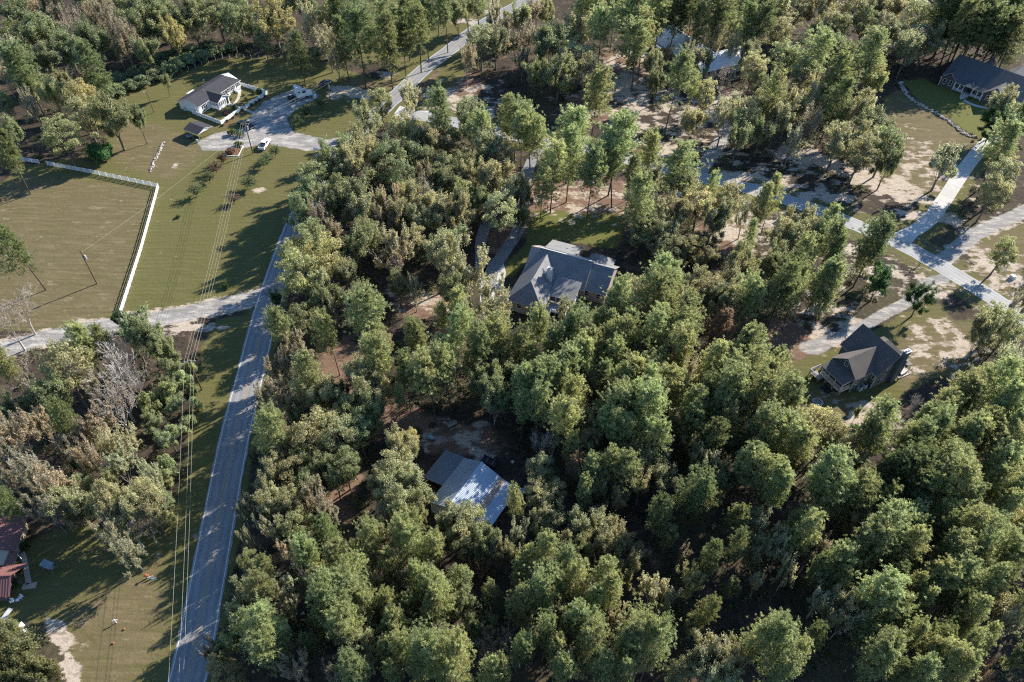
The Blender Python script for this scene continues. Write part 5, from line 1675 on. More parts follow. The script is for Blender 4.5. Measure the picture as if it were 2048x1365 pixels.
def utility_pole(label, base, hgt, ang, arm=True, can=True):
    o = thing('utility_pole', label, 'utility pole', base, ang, 'utility poles')
    MB().tube((0, 0, 0), (0, 0, hgt), .17, .11, 10).build('pole', WOOD, o)
    if arm:
        a = MB().box(-1.2, 1.2, -.06, .06, hgt - .7, hgt - .56).build('crossarm', GREYWOOD, o)
        for x in (-1.05, -.4, .4, 1.05):
            MB().tube((x, 0, hgt - .56), (x, 0, hgt - .38), .05, .03, 6).build('insulator', TRIM, a)
        MB().tube((-.7, 0, hgt - .65), (0, 0, hgt - 1.5), .02, n=4).tube((.7, 0, hgt - .65), (0, 0, hgt - 1.5), .02, n=4).build('brace', STEEL, o)
    if can:
        t = MB().tube((.38, 0, hgt - 2.4), (.38, 0, hgt - 1.4), .26, .26, 12).tube((.38, 0, hgt - 1.4), (.38, 0, hgt - 1.3), .26, .12, 12).build('transformer', mat('transformer_grey', (.40, .42, .43), .5), o)
        MB().tube((.38, .1, hgt - 1.3), (.38, .1, hgt - 1.05), .04, n=6).build('bushing', TRIM, t)


WIRE = mat('wire', (.31, .30, .25), .5, .05)


def wire(a, b, sag, label, r=.018, n=14):
    m = MB(); pr = None
    for k in range(n + 1):
        t = k / n
        p = a.lerp(b, t); p.z -= 4 * sag * t * (1 - t)
        if pr is not None: m.tube(pr, p, r, n=4, cap=False)
        pr = p
    o = m.build('power_line', WIRE)
    tag(o, label, 'power line', 'power lines between the poles')


def poles():
    B1, B2, B3, B4, B5 = P(194, 568), P(665, 228), P(506, 308), P(404, 780), P(308, 226)
    a34 = math.atan2(B4.y - B3.y, B4.x - B3.x) + math.pi / 2
    utility_pole('utility pole with crossarm and grey transformer at the edge of the gravel yard', B3, 10.3, a34)
    utility_pole('utility pole with crossarm standing on the grass island beside the parked lorry', B2, 11.0, a34 + .5)
    utility_pole('utility pole leaning over the vine thicket beside the long asphalt road', B4, 9.5, a34, True, False)
    utility_pole('lone thin utility pole in the middle of the fenced paddock', B1, 10.0, 0.3, False, True)
    o = thing('lamp_post', 'lone thin lamp post on the grass beside the long white house', 'lamp post', B5, R_(200))
    MB().tube((0, 0, 0), (0, 0, 7.0), .11, .08, 8).build('pole', WOOD, o)
    MB().tube((0, 0, 6.8), (.7, 0, 7.1), .035, n=5).build('arm', STEEL, o)
    MB().ell((.8, 0, 7.05), .22, .16, .14, 8, 5).build('lamp_head', WHITE, o)
    dirv = Vector((math.cos(a34), math.sin(a34), 0))
    end = P(351, 1400, 8.4) + (P(351, 1400, 8.4) - Vector((B4.x, B4.y, 8.4))).normalized() * 12
    B6 = Vector((end.x, end.y, 0))
    far = P(985, 28); far2 = far + Vector((30, 60, 0))
    for i, x in enumerate((-1.05, -.4, .4, 1.05)):
        w1 = ('outermost power line on the field side', 'second power line from the field side', 'second power line from the road side', 'outermost power line on the road side')[i]
        wire(B3 + dirv * x + Vector((0, 0, 9.95)), B4 + dirv * x * .9 + Vector((0, 0, 9.1)), 1.1, w1 + ', between the gravel yard pole and the thicket pole')
        if i != 1:
            wire(B4 + dirv * x * .9 + Vector((0, 0, 9.1)), B6 + dirv * x + Vector((0, 0, 9.0)), .7, w1 + ', running on from the thicket pole along the road')
        if i != 2:
            wire(B2 + dirv * x + Vector((0, 0, 10.6)), B3 + dirv * x + Vector((0, 0, 9.95)), .5, w1 + ', between the two poles beside the lorry')
            wire(B2 + dirv * x + Vector((0, 0, 10.6)), far + dirv * x + Vector((0, 0, 10.5)), 1.2, w1 + ', running beyond the lorry along the far road')
    wire(B1 + Vector((0, 0, 9.6)), B3 + Vector((0, 0, 8.9)), 1.0, 'single line slanting across the paddock from its lone pole')
    utility_pole('small distant utility pole at the verge of the far road', far, 11.0, a34 + .5, True, False)
    # road sign by the long road, seen from behind
    o = thing('road_sign', 'dark backed road sign on a thin post beside the long asphalt road', 'road sign', P(379, 1111), R_(-80))
    MB().tube((0, 0, 0), (0, 0, 2.5), .035, n=6).build('post', STEEL, o)
    MB().prism([(-.42, 2.05), (0, 1.63), (.42, 2.05), (0, 2.47)], -.05, -.035).build('plate', mat('sign_back', (.12, .12, .12)), o)


# ---------------------------------------------------------------- vehicles
def wheel(parent, x, y, r, w_=.25):
    t = MB().tube((x, y - w_ / 2, r), (x, y + w_ / 2, r), r, r, 14).build('wheel', TYRE, parent)
    MB().tube((x, y - w_ / 2 - .01, r), (x, y + w_ / 2 + .01, r), r * .58, r * .58, 10).build('rim', STEEL, t)


def pickup(name, label, loc, rz, paint, cover, bed=True):
    o = thing(name, label, 'pickup truck' if bed else 'car', loc, rz)
    low = [(-2.75, .45), (2.65, .45), (2.8, .7), (2.75, 1.0), (1.15, 1.12), (-2.75, 1.12)] if bed else [(-2.35, .35), (2.3, .35), (2.4, .6), (2.3, .85), (1.1, .98), (-2.3, .98)]
    MB().prism(low, -.95, .95).build('body', paint, o)
    if bed:
        cab = [(-1.05, 1.12), (1.2, 1.12), (.45, 1.75), (-.85, 1.78)]
    else:
        cab = [(-1.9, .98), (1.1, .98), (.35, 1.48), (-1.3, 1.5)]
    b = MB(); n = len(cab)
    vs = [(x, s * (.9 if i < 2 else .72), z) for s in (-1, 1) for i, (x, z) in enumerate(cab)]
    b.add(vs, [(3, 2, 1, 0), (4, 5, 6, 7), (0, 1, 5, 4), (1, 2, 6, 5), (2, 3, 7, 6), (3, 0, 4, 7)])
    c = b.build('cabin', paint, o)
    def quad(f, name, k=.86, off=.012):
        q = [Vector(vs[i]) for i in f]; m_ = sum(q, Vector()) / 4
        nn = (q[1] - q[0]).cross(q[2] - q[0]).normalized()
        if nn.dot(m_ - Vector((-.1, 0, 1.3))) < 0: nn = -nn
        p = [m_ + (a - m_) * k for a in q]
        MB().add([a + nn * off for a in p] + [a - nn * .01 for a in p], [(0, 1, 2, 3), (7, 6, 5, 4), (0, 4, 5, 1), (1, 5, 6, 2), (2, 6, 7, 3), (3, 7, 4, 0)]).build(name, GLASS, c)
    quad((1, 2, 6, 5), 'windscreen'); quad((3, 0, 4, 7), 'rear_window'); quad((0, 1, 2, 3), 'side_window', .8); quad((4, 5, 6, 7), 'side_window', .8)
    if bed:
        MB().box(-2.62, -1.15, -.8, .8, 1.10, 1.135).build('bed_cover', cover, o)
        MB().box(-2.79, -2.75, -.8, .8, .6, 1.1).build('tailgate', paint, o)
    for x in ((-1.75, 1.75) if bed else (-1.45, 1.45)):
        for s in (-.85, .85):
            wheel(o, x, s, .4 if bed else .33)
    xf, xb, z = (2.74, -2.78, .85) if bed else (2.34, -2.34, .72)
    for s in (-.75, .75):
        MB().box(xf - .06, xf + .04, s - .14, s + .14, z - .08, z + .08).build('headlight', mat('lamp_glass', (.7, .7, .68), .2), o)
        MB().box(xb - .04, xb + .05, s - .1, s + .1, z - .14, z + .14).build('tail_light', mat('lamp_red', (.35, .02, .02), .3), o)
    MB().box(xf - .05, xf + .12, -.85, .85, .42, .58).build('bumper', STEEL, o)
    MB().box(xb - .14, xb + .02, -.85, .85, .42, .58).build('bumper', STEEL, o)
    for s in (-1, 1):
        MB().box(.75, .95, s * .92 - (.0 if s > 0 else .2), s * .92 + (.2 if s > 0 else 0), 1.15, 1.35).build('wing_mirror', paint, o)


def lorry(loc, rz):
    o = thing('lorry', 'white bonneted lorry tractor with tall sleeper cab and no trailer', 'lorry', loc, rz)
    wp = mat('lorry_white', (.78, .80, .80), .3, .03)
    for s in (-.42, .42):
        MB().box(-4.0, 3.2, s - .06, s + .06, .72, .95).build('frame_rail', DARK, o)
    MB().prism([(-1.5, 1.0), (1.35, 1.0), (1.35, 2.0), (.95, 2.75), (.3, 3.15), (-.9, 3.85), (-1.5, 3.85)], -1.2, 1.2).build('cab', wp, o)
    MB().prism([(1.35, 1.0), (3.3, .75), (3.35, 1.55), (3.1, 1.75), (1.35, 2.0)], -.78, .78).build('bonnet', wp, o)
    for s in (-1, 1):
        MB().prism([(1.5, .95), (3.3, .8), (3.3, 1.1), (2.6, 1.35), (1.8, 1.3)], s * 1.0 - .2, s * 1.0 + .2).build('mudguard', wp, o)
        MB().box(.35, 1.15, s * 1.205 - .01, s * 1.205 + .01, 1.95, 2.6).build('side_window', GLASS, o)
        MB().box(-1.0, -.4, s * 1.205 - .01, s * 1.205 + .01, 2.2, 2.6).build('side_window', GLASS, o)
        MB().box(1.25, 1.4, s * 1.4 - .1, s * 1.4 + .1, 1.8, 2.5).build('wing_mirror', DARK, o)
        MB().tube((-1.2, s * .95, .8), (.9, s * .95, .8), .3, n=10).build('fuel_tank', STEEL, o)
        wheel(o, 2.45, s * 1.0, .5, .3)
        for x in (-2.3, -3.5):
            wheel(o, x, s * .9, .5, .55)
        MB().box(3.25, 3.38, s * .85 - .15, s * .85 + .15, 1.05, 1.3).build('headlight', mat('lamp_glass', (.7, .7, .68), .2), o)
    MB().add([(1.37, -.95, 2.02), (1.37, .95, 2.02), (.99, .95, 2.72), (.99, -.95, 2.72), (1.41, -.95, 2.04), (1.41, .95, 2.04), (1.03, .95, 2.74), (1.03, -.95, 2.74)],
             [(4, 5, 6, 7), (3, 2, 1, 0), (0, 1, 5, 4), (1, 2, 6, 5), (2, 3, 7, 6), (3, 0, 4, 7)]).build('windscreen', GLASS, o)
    MB().tube((-2.9, 0, .95), (-2.9, 0, 1.08), .5, n=14).build('fifth_wheel', DARK, o)
    MB().box(3.3, 3.5, -1.1, 1.1, .45, .75).build('bumper', STEEL, o)
    MB().box(3.36, 3.4, -.5, .5, .85, 1.5).build('grille', DARK, o)
    o.scale = (1.05, 1.08, 1.15)


def vehicles():
    p = P(597, 192); q = P(626, 184)
    lorry((P(603, 197).x, P(603, 197).y, 0), math.atan2(q.y - p.y, q.x - p.x) - .1)
    a, b = P(476, 247), P(508, 260)
    pickup('black_pickup', 'black pickup truck parked on the gravel beside the white yard fence', (a + b) / 2, math.atan2(a.y - b.y, a.x - b.x), mat('black_paint', (.018, .02, .025), .25, .1, spec=.5), mat('bed_cover_black', (.05, .05, .055), .6))
    a, b = P(537, 283), P(523, 303)
    pickup('white_pickup', 'white pickup truck with dark bed cover parked beside the utility pole', (a + b) / 2, math.atan2(a.y - b.y, a.x - b.x), mat('car_white', (.78, .78, .77), .3, .03), mat('bed_cover_black', (.05, .05, .055), .6))
    a, b = P(662, 164), P(640, 176)
    pickup('dark_car', 'dark blue car parked in the tree shade beyond the lorry', (a + b) / 2, math.atan2(a.y - b.y, a.x - b.x), mat('dark_blue_paint', (.03, .045, .07), .25, .1, spec=.5), None, bed=False)
    # small things in the yard
    o = thing('gas_tank', 'small white upright tank on legs beside the parked lorry', 'tank', P(631, 198))
    MB().tube((0, 0, .25), (0, 0, 1.3), .45, .45, 12).ell((0, 0, 1.3), .45, .45, .3, 12, 6).build('vessel', WHITE, o)
    for s in (-.3, .3):
        MB().tube((s, 0, 0), (s, 0, .3), .04, n=5).build('leg', STEEL, o)
    o = thing('mailbox', 'white rounded box on a post beside the gravel drive mouth', 'mailbox', P(632, 305), R_(70))
    MB().box(-.1, .1, -.1, .1, 0, .9).build('post', WHITE, o)
    b = MB(); pr = [(-.28, .9), (.28, .9), (.28, 1.2)] + [(.28 * math.cos(a * math.pi / 6), 1.2 + .28 * math.sin(a * math.pi / 6)) for a in range(1, 6)] + [(-.28, 1.2)]
    b.prism(pr, -.55, .55).build('box', WHITE_VINYL, o)
    o = thing('meter_post', 'small grey meter post alone on the lawn between drive and trees', 'post', P(582, 356), R_(20))
    MB().box(-.07, .07, -.07, .07, 0, 1.2).build('post', GREYWOOD, o)
    MB().box(-.2, .2, -.2, -.07, .7, 1.15).build('meter_box', STEEL, o)
    o = thing('marker_post', 'short white marker post on the grass island by the gravel drive', 'post', P(653, 273))
    MB().tube((0, 0, 0), (0, 0, .7), .1, .09, 8).build('post', WHITE, o)
    MB().ell((0, 0, .72), .12, .12, .1, 8, 5).build('cap', WHITE, o)
    # row of pale stones in the grass
    pl = line([(326, 287), (318, 305), (311, 320), (305, 335), (303, 343)], .5)
    o = thing('stone_row', 'curved row of pale stones laid in the grass near the carport', 'stone row', (pl[0][0], pl[0][1], 0))
    ms = [MB().ell((0, 0, .12), .3, .24, .2, 6, 4, jit=.5).mesh('stone', STONE) for _ in range(5)]
    for i, p in enumerate(pl):
        for k in range(2):
            q = link('stone', ms[(i + k) % 5], o)
            q.location = (p[0] - pl[0][0] + random.uniform(-.35, .35), p[1] - pl[0][1] + random.uniform(-.3, .3), 0); q.rotation_euler = (0, 0, random.uniform(0, 6))
            s = random.uniform(.8, 1.4); q.scale = (s, s, s)
    # timber edged bed
    c4 = [P(380 + x / 6.2, 230 + y / 6.2) for x, y in ((432, 515), (600, 515), (660, 392), (470, 420))]
    o = thing('raised_bed', 'white edged mulch bed with dark shrubs beside the gravel yard', 'planting bed', c4[0])
    for i in range(4):
        a, b = c4[i] - c4[0], c4[(i + 1) % 4] - c4[0]
        L = (b - a).length
        q = MB().box(0, L, -.07, .07, 0, .22).build('edging', WHITE, o); q.location = a; q.rotation_euler = (0, 0, math.atan2(b.y - a.y, b.x - a.x))
    MB().slab([(*(p - c4[0])[:2], .1) for p in c4], .09).build('mulch_fill', MULCH, o)
    # utility boxes by the side road
    for x, y, lab in ((1558, 444, 'white utility box on the sandy verge of the side road, beside the thin pine'), (2024, 557, 'grey white utility box on sand beside the ringed young tree')):
        o = thing('utility_box', lab, 'utility box', P(x, y), R_(25))
        MB().box(-.7, .7, -.65, .65, 0, .1).build('plinth', CONCRETE, o)
        MB().prism([(-.6, .1), (.6, .1), (.6, .8), (.1, 1.0), (-.6, 1.0)], -.55, .55).build('cabinet', mat('cabinet_paint', (.62, .65, .66), .5), o)
        MB().box(-.02, .02, -.56, -.545, .2, .9).build('door_seam', DARK, o)
    o = thing('mulch_ring', 'grey brown mulch ring round the young tree on the sandy plot', 'mulch ring', P(2002, 538))
    MB().tube((0, 0, 0), (0, 0, .14), 1.5, 1.3, 20).build('mulch_fill', mat('grey_mulch', (.17, .14, .12), .95, .2, 4, fine=14, fvar=.35), o)
    for i, (x, y) in enumerate(((1837, 533), (1820, 545))):
        o = thing('marker_post', ('dark short post on the ditch bank by the side road, nearer the roadside', 'dark short post on the ditch bank by the side road, nearer the slate house drive')[i], 'post', P(x, y))
        MB().box(-.06, .06, -.06, .06, 0, 1.1).build('post', DARK, o)
        MB().box(-.12, .12, -.2, .2, 1.1, 1.35).build('head', DARK, o)


centre_house()
clearing_house()
white_house()
white_yard()
carport()
brick_house()
metal_house()
barn()
red_cabin()
fences()
poles()
vehicles()
# ---------------------------------------------------------------- trees: meshes made once, shared by every copy
def unit(v):
    return v / (np.linalg.norm(v, axis=-1, keepdims=True) + 1e-9)


def leaves(C, N, size, asp=.6, rng=RNG, v=None, h=None, curl=.15):
    """C centres, N normals -> kite shaped leaf sprays with their own brightness"""
    n = len(C)
    up = unit(rng.normal(size=(n, 3)))
    a = unit(np.cross(N, up)); b = np.cross(N, a)
    s = (size * rng.uniform(.65, 1.35, n))[:, None]
    q = np.stack([C - a * s * .5, C - b * s * asp * .5 + N * s * curl, C + a * s * .5, C + b * s * asp * .5 + N * s * curl], 1)
    vv = rng.random(n) if v is None else np.clip(v + rng.normal(0, .16, n), 0, 1)
    hh = rng.random(n) if h is None else np.clip(h + rng.normal(0, .12, n), 0, 1)
    return q.reshape(-1, 3), np.repeat(vv, 4), np.repeat(hh, 4)


def crown_mesh(name, parts, material):
    V = np.concatenate([p[0] for p in parts]); v = np.concatenate([p[1] for p in parts]); h = np.concatenate([p[2] for p in parts])
    return quick_mesh(name, V, np.arange(len(V)), 4, material, dict(v=v, h=h))


def tubes_mesh(name, segs, material, sides=5):
    """segs: (p0, p1, r0, r1) list -> one skinny branch mesh"""
    p0 = np.array([s[0] for s in segs], float); p1 = np.array([s[1] for s in segs], float)
    r0 = np.array([s[2] for s in segs])[:, None, None]; r1 = np.array([s[3] for s in segs])[:, None, None]
    d = unit(p1 - p0)
    ref = np.where(np.abs(d[:, 2:3]) > .9, np.array([[1., 0, 0]]), np.array([[0, 0, 1.]]))
    a = unit(np.cross(d, ref)); b = np.cross(d, a)
    t = np.arange(sides) * 2 * np.pi / sides
    ring = a[:, None, :] * np.cos(t)[None, :, None] + b[:, None, :] * np.sin(t)[None, :, None]
    V = np.concatenate([p0[:, None, :] + ring * r0, p1[:, None, :] + ring * r1], 1)
    n = len(segs)
    base = (np.arange(n) * 2 * sides)[:, None, None]
    k = np.arange(sides); kn = (k + 1) % sides
    f = np.stack([k, kn, kn + sides, k + sides], 1)[None] + base
    return quick_mesh(name, V.reshape(-1, 3), f.reshape(-1), 4, material, smooth=True)


def branch(rng, p, d, L, r, lvl, segs, tips, spread=.55, up=.12, kids=(3, 5), shrink=.62):
    """recursive limb: bends a little, forks into kids"""
    n = 3
    q = np.array(p, float); d = np.array(d, float)
    pts = [q.copy()]
    for i in range(n):
        d = unit(d + rng.normal(0, .13, 3) + np.array([0, 0, up * .5]))
        q2 = q + d * L / n
        segs.append((q, q2, r * (1 - i * .22), r * (1 - (i + 1) * .22)))
        q = q2; pts.append(q.copy())
    if lvl <= 0:
        tips.append((q, d)); return
    for j in range(rng.integers(*kids)):
        i = rng.integers(1, n + 1) if j else n
        nd = unit(d + rng.normal(0, spread, 3) + np.array([0, 0, up]))
        branch(rng, pts[i], nd, L * shrink * rng.uniform(.75, 1.2), r * .45, lvl - 1, segs, tips, spread, up, kids, shrink)


def make_broad(seed, H=16., R=5., flat=.40, zc_=.62, nclump=46, nleaf=300, size=.36, dens=1.0, low=False, cmin=.20, cmax=.36):
    """round-headed broadleaf: clumps of leaf sprays on the shell of an uneven crown"""
    rng = np.random.default_rng(seed)
    parts, cl = [], []
    # lobes make the outline uneven
    lob = unit(rng.normal(size=(7, 3))); la = rng.uniform(-.22, .30, 7)
    for i in range(nclump):
        d = unit(rng.normal(size=3)); d[2] = d[2] * .9 + .12; d = unit(d)
        k = 1 + (la * np.clip(lob @ d, 0, 1) ** 3).sum()
        rr = rng.uniform(.50, .92) * k
        c = np.array([d[0] * R * rr, d[1] * R * rr, H * zc_ + d[2] * H * flat * rr])
        cr = R * rng.uniform(cmin, cmax)
        n = int(nleaf * dens * (cr / (R * .28)) ** 2)
        e = unit(rng.normal(size=(n, 3))); e[:, 2] = e[:, 2] * .8 + .15
        pos = c + e * cr * rng.uniform(.55, 1.08, (n, 1)) * np.array([1, 1, .72])
        N = unit(e * .8 + d * .3 + rng.normal(0, .55, (n, 3)) + np.array([0, 0, .25]))
        parts.append(leaves(pos, N, size, .7, rng, v=np.full(n, rng.uniform(.3, .7)), h=np.full(n, rng.uniform(.25, .75))))
        cl.append((c, cr))
    crown = crown_mesh('broadleaf_crown', parts, LEAF)
    segs = []
    th = H * (zc_ - flat * .75) if not low else H * .15
    lean = rng.normal(0, .02, 2)
    p = np.array([0, 0, -.3]); pr = .030 * H ** .9
    for k in range(5):
        q = np.array([lean[0] * H * (k + 1) / 5 + rng.normal(0, .08), lean[1] * H * (k + 1) / 5 + rng.normal(0, .08), H * .78 * (k + 1) / 5])
        segs.append((p, q, pr * (1 - k * .17), pr * (1 - (k + 1) * .17))); p = q
    for c, cr in cl[::2]:
        z0 = min(max(th, c[2] - rng.uniform(.12, .35) * H), H * .75)
        t = z0 / (H * .78)
        b0 = np.array([lean[0] * H * t, lean[1] * H * t, z0])
        m = (b0 + c) / 2 + np.array([0, 0, -.04 * H]) + rng.normal(0, .2, 3)
        segs.append((b0, m, .10, .07)); segs.append((m, c, .07, .03))
        for _ in range(3):
            e = unit(rng.normal(size=3)); segs.append((c, c + e * cr, .03, .012))
    trunk = tubes_mesh('broadleaf_trunk', segs, BARK, 6)
    return dict(crown=crown, trunk=trunk, H=H, R=R)


def make_sparse(seed, H=14., R=4.6, nleaf=5200, size=.29, lvl=4, upw=.22, scat=.16, wide=(.35, .9), name='sparse_crown'):
    """half bare tree: fine branches showing, thin leaves on the twigs"""
    rng = np.random.default_rng(seed)
    segs, tips = [], []
    th = H * .22
    segs.append((np.array([0, 0, -.3]), np.array([0, 0, th]), .022 * H, .017 * H))
    for k in range(6):
        a = k * 2 * np.pi / 6 + rng.uniform(-.4, .4)
        d = unit(np.array([math.cos(a) * rng.uniform(*wide), math.sin(a) * rng.uniform(*wide), 1.0]))
        z = th * rng.uniform(.7, 1.0)
        branch(rng, (0, 0, z), d, H * .30, .085, lvl, segs, tips, .48, upw, (2, 4), .70)
    ex = np.array([s[1] for s in segs])
    k = np.array([R / np.percentile(np.linalg.norm(ex[:, :2], axis=1), 96), 0, H / ex[:, 2].max()]); k[1] = k[0]
    segs = [(s[0] * k, s[1] * k, s[2], s[3]) for s in segs]
    tw = [s for s in segs if s[2] < .03]
    crown = None
    if nleaf:
        idx = rng.integers(0, len(tw), nleaf)
        t = rng.random((nleaf, 1))
        C = np.array([tw[i][0] for i in idx]) * (1 - t) + np.array([tw[i][1] for i in idx]) * t + rng.normal(0, scat, (nleaf, 3))
        rad = unit(C - np.array([0, 0, H * .5]))
        N = unit(rad * .7 + rng.normal(0, .6, (nleaf, 3)) + np.array([0, 0, .3]))
        cl = rng.random(len(tw))
        crown = crown_mesh(name, [leaves(C, N, size, .7, rng, v=cl[idx] * .5 + .25)], LEAF)
    trunk = tubes_mesh('bare_branches', [(a, b, max(r, .024), max(q, .019)) for a, b, r, q in segs], BARK, 4)
    return dict(crown=crown, trunk=trunk, H=H, R=R)


def make_pine(seed, H=21., R=3.4, nb=44, lean=.02, base=.48, tuft=13):
    """loblolly-like pine: bare bole, whorled limbs carrying brushes of long needles"""
    rng = np.random.default_rng(seed)
    segs = []
    lx, ly = rng.normal(0, lean, 2) * H
    ax = lambda t: np.array([lx * t * t, ly * t * t, H * t])
    pr = .0088 * H
    for k in range(8):
        a, b = ax(k / 8), ax((k + 1) / 8)
        if k == 0: a = a - np.array([0, 0, .3])
        segs.append((a, b, pr * (1 - k * .115), pr * (1 - (k + 1) * .115)))
    C, Dn, vv, hh = [], [], [], []
    side = rng.normal(0, .34, 2)
    for i in range(nb):
        t = base + (1 - base) * ((i + rng.uniform(0, .8)) / nb)
        u = (t - base) / (1 - base)
        prof = (math.sin(math.pi * min(1, .24 + u * .62)) ** .65) * (1.0 - .15 * u)
        a = i * 2.399 + rng.uniform(-.5, .5)
        k = 1 + side[0] * math.cos(a) + side[1] * math.sin(a)
        L = max(.5, R * prof * rng.uniform(.50, 1.25) * k)
        el = R_(-12 + 58 * u + rng.uniform(-12, 12))
        d = np.array([math.cos(a) * math.cos(el), math.sin(a) * math.cos(el), math.sin(el)])
        b0 = ax(t); q = b0; bv = rng.uniform(.3, .7); bh = rng.uniform(.3, .7)
        for s_ in range(3):
            d2 = unit(d + np.array([0, 0, .16 * s_]) + rng.normal(0, .08, 3))
            q2 = q + d2 * L / 3
            segs.append((q, q2, .055 * (1 - .28 * s_), .055 * (1 - .28 * (s_ + 1)))); q = q2
        nt_ = max(5, int(tuft * (.45 + L / R)))
        for j in range(nt_):
            s_ = rng.uniform(.32, 1.05)
            lat = np.cross(d, [0, 0, 1]) * rng.normal(0, .34 * L * s_) + np.array([0, 0, rng.normal(.10, .30)])
            C.append(b0 + d * L * s_ + np.array([0, 0, .16 * L * s_ * s_]) + lat)
            Dn.append(unit(d * .75 + np.array([0, 0, .75]) + rng.normal(0, .25, 3))); vv.append(bv + rng.normal(0, .08)); hh.append(bh)
    for i in range(9):
        t = base - rng.uniform(.01, .20); a = rng.uniform(0, 6.283); L = R * rng.uniform(.35, .8)
        d = np.array([math.cos(a), math.sin(a), rng.uniform(-.15, .15)])
        segs.append((ax(t), ax(t) + d * L, .045, .015))
        for j in range(rng.integers(3, 8)):
            s_ = rng.uniform(.5, 1.05)
            C.append(ax(t) + d * L * s_ + rng.normal(0, .28, 3)); Dn.append(unit(d * .7 + np.array([0, 0, .8]) + rng.normal(0, .3, 3))); vv.append(rng.uniform(.2, .6)); hh.append(rng.uniform(.3, .7))
    for j in range(130):
        t = base + (1 - base) * rng.uniform(.02, 1) ** .9; u = (t - base) / (1 - base)
        prof = (math.sin(math.pi * min(1, .24 + u * .62)) ** .65) * (1.0 - .15 * u)
        a = rng.uniform(0, 6.283); k = 1 + side[0] * math.cos(a) + side[1] * math.sin(a)
        rr = R * prof * k * rng.uniform(.45, .98)
        C.append(ax(t) + np.array([math.cos(a) * rr, math.sin(a) * rr, .22 * rr + rng.normal(0, .2)]))
        Dn.append(unit(np.array([math.cos(a) * .6, math.sin(a) * .6, .8]) + rng.normal(0, .3, 3))); vv.append(rng.uniform(.3, .7)); hh.append(rng.uniform(.3, .7))
    for j in range(16):
        C.append(ax(1) + rng.normal(0, .28, 3) - np.array([0, 0, rng.uniform(-.3, .9)])); Dn.append(unit(np.array([0, 0, 1.]) + rng.normal(0, .5, 3))); vv.append(.6); hh.append(.5)
    C, Dn, vv, hh = np.array(C), np.array(Dn), np.array(vv), np.array(hh)
    K = 14                                             # needle blades to a brush
    n = len(C)
    c = np.repeat(C, K, 0)
    dd = unit(np.repeat(Dn, K, 0) * .75 + RNG.normal(0, .62, (n * K, 3)))
    ln = rng.uniform(.28, .52, (n * K, 1))
    sidev = unit(np.cross(dd, rng.normal(size=(n * K, 3)))) * .052
    c = c + rng.normal(0, .07, c.shape)
    V = np.stack([c - sidev * .6, c + sidev * .6, c + dd * ln + sidev * .8, c + dd * ln - sidev * .8], 1).reshape(-1, 3)
    v4 = np.repeat(np.clip(np.repeat(vv, K) + rng.normal(0, .16, n * K), 0, 1), 4)
    h4 = np.repeat(np.clip(np.repeat(hh, K) + rng.normal(0, .1, n * K), 0, 1), 4)
    crown = quick_mesh('pine_crown', V, np.arange(len(V)), 4, NEEDLE, dict(v=v4, h=h4))
    # a few dead stubs on the bole, and thin low limbs
    for k in range(7):
        t = rng.uniform(base * .55, base); a = rng.uniform(0, 6.28)
        segs.append((ax(t), ax(t) + np.array([math.cos(a), math.sin(a), .1]) * rng.uniform(.4, 1.1), .03, .012))
    trunk = tubes_mesh('pine_trunk', segs, BARK, 6)
    return dict(crown=crown, trunk=trunk, H=H, R=R)


def make_mound(seed, H=2.6, R=2.2, nclump=22, nleaf=120, size=.26):
    """shrub or vine mound with leaves down to the ground"""
    rng = np.random.default_rng(seed)
    parts = []; segs = []
    for i in range(nclump):
        a = rng.uniform(0, 6.28); r = R * math.sqrt(rng.random()) * .82
        z = H * rng.uniform(.2, .86) * (1 - (r / R) ** 2 * .55)
        c = np.array([r * math.cos(a), r * math.sin(a), z]); cr = R * rng.uniform(.2, .34)
        n = int(nleaf * (cr / (R * .27)) ** 2)
        e = unit(rng.normal(size=(n, 3))); e[:, 2] = e[:, 2] * .8 + .2
        pos = c + e * cr * rng.uniform(.5, 1.08, (n, 1)) * np.array([1, 1, .8])
        pos[:, 2] = np.maximum(pos[:, 2], .02)
        N = unit(e * .8 + rng.normal(0, .5, (n, 3)) + np.array([0, 0, .3]))
        parts.append(leaves(pos, N, size, .7, rng, v=np.full(n, rng.uniform(.3, .7)), h=np.full(n, rng.uniform(.25, .75))))
        segs.append((np.array([0, 0, -.05]), c, .04, .015))
    return dict(crown=crown_mesh('shrub_foliage', parts, LEAF), trunk=tubes_mesh('shrub_stem', segs, BARK, 4), H=H, R=R)


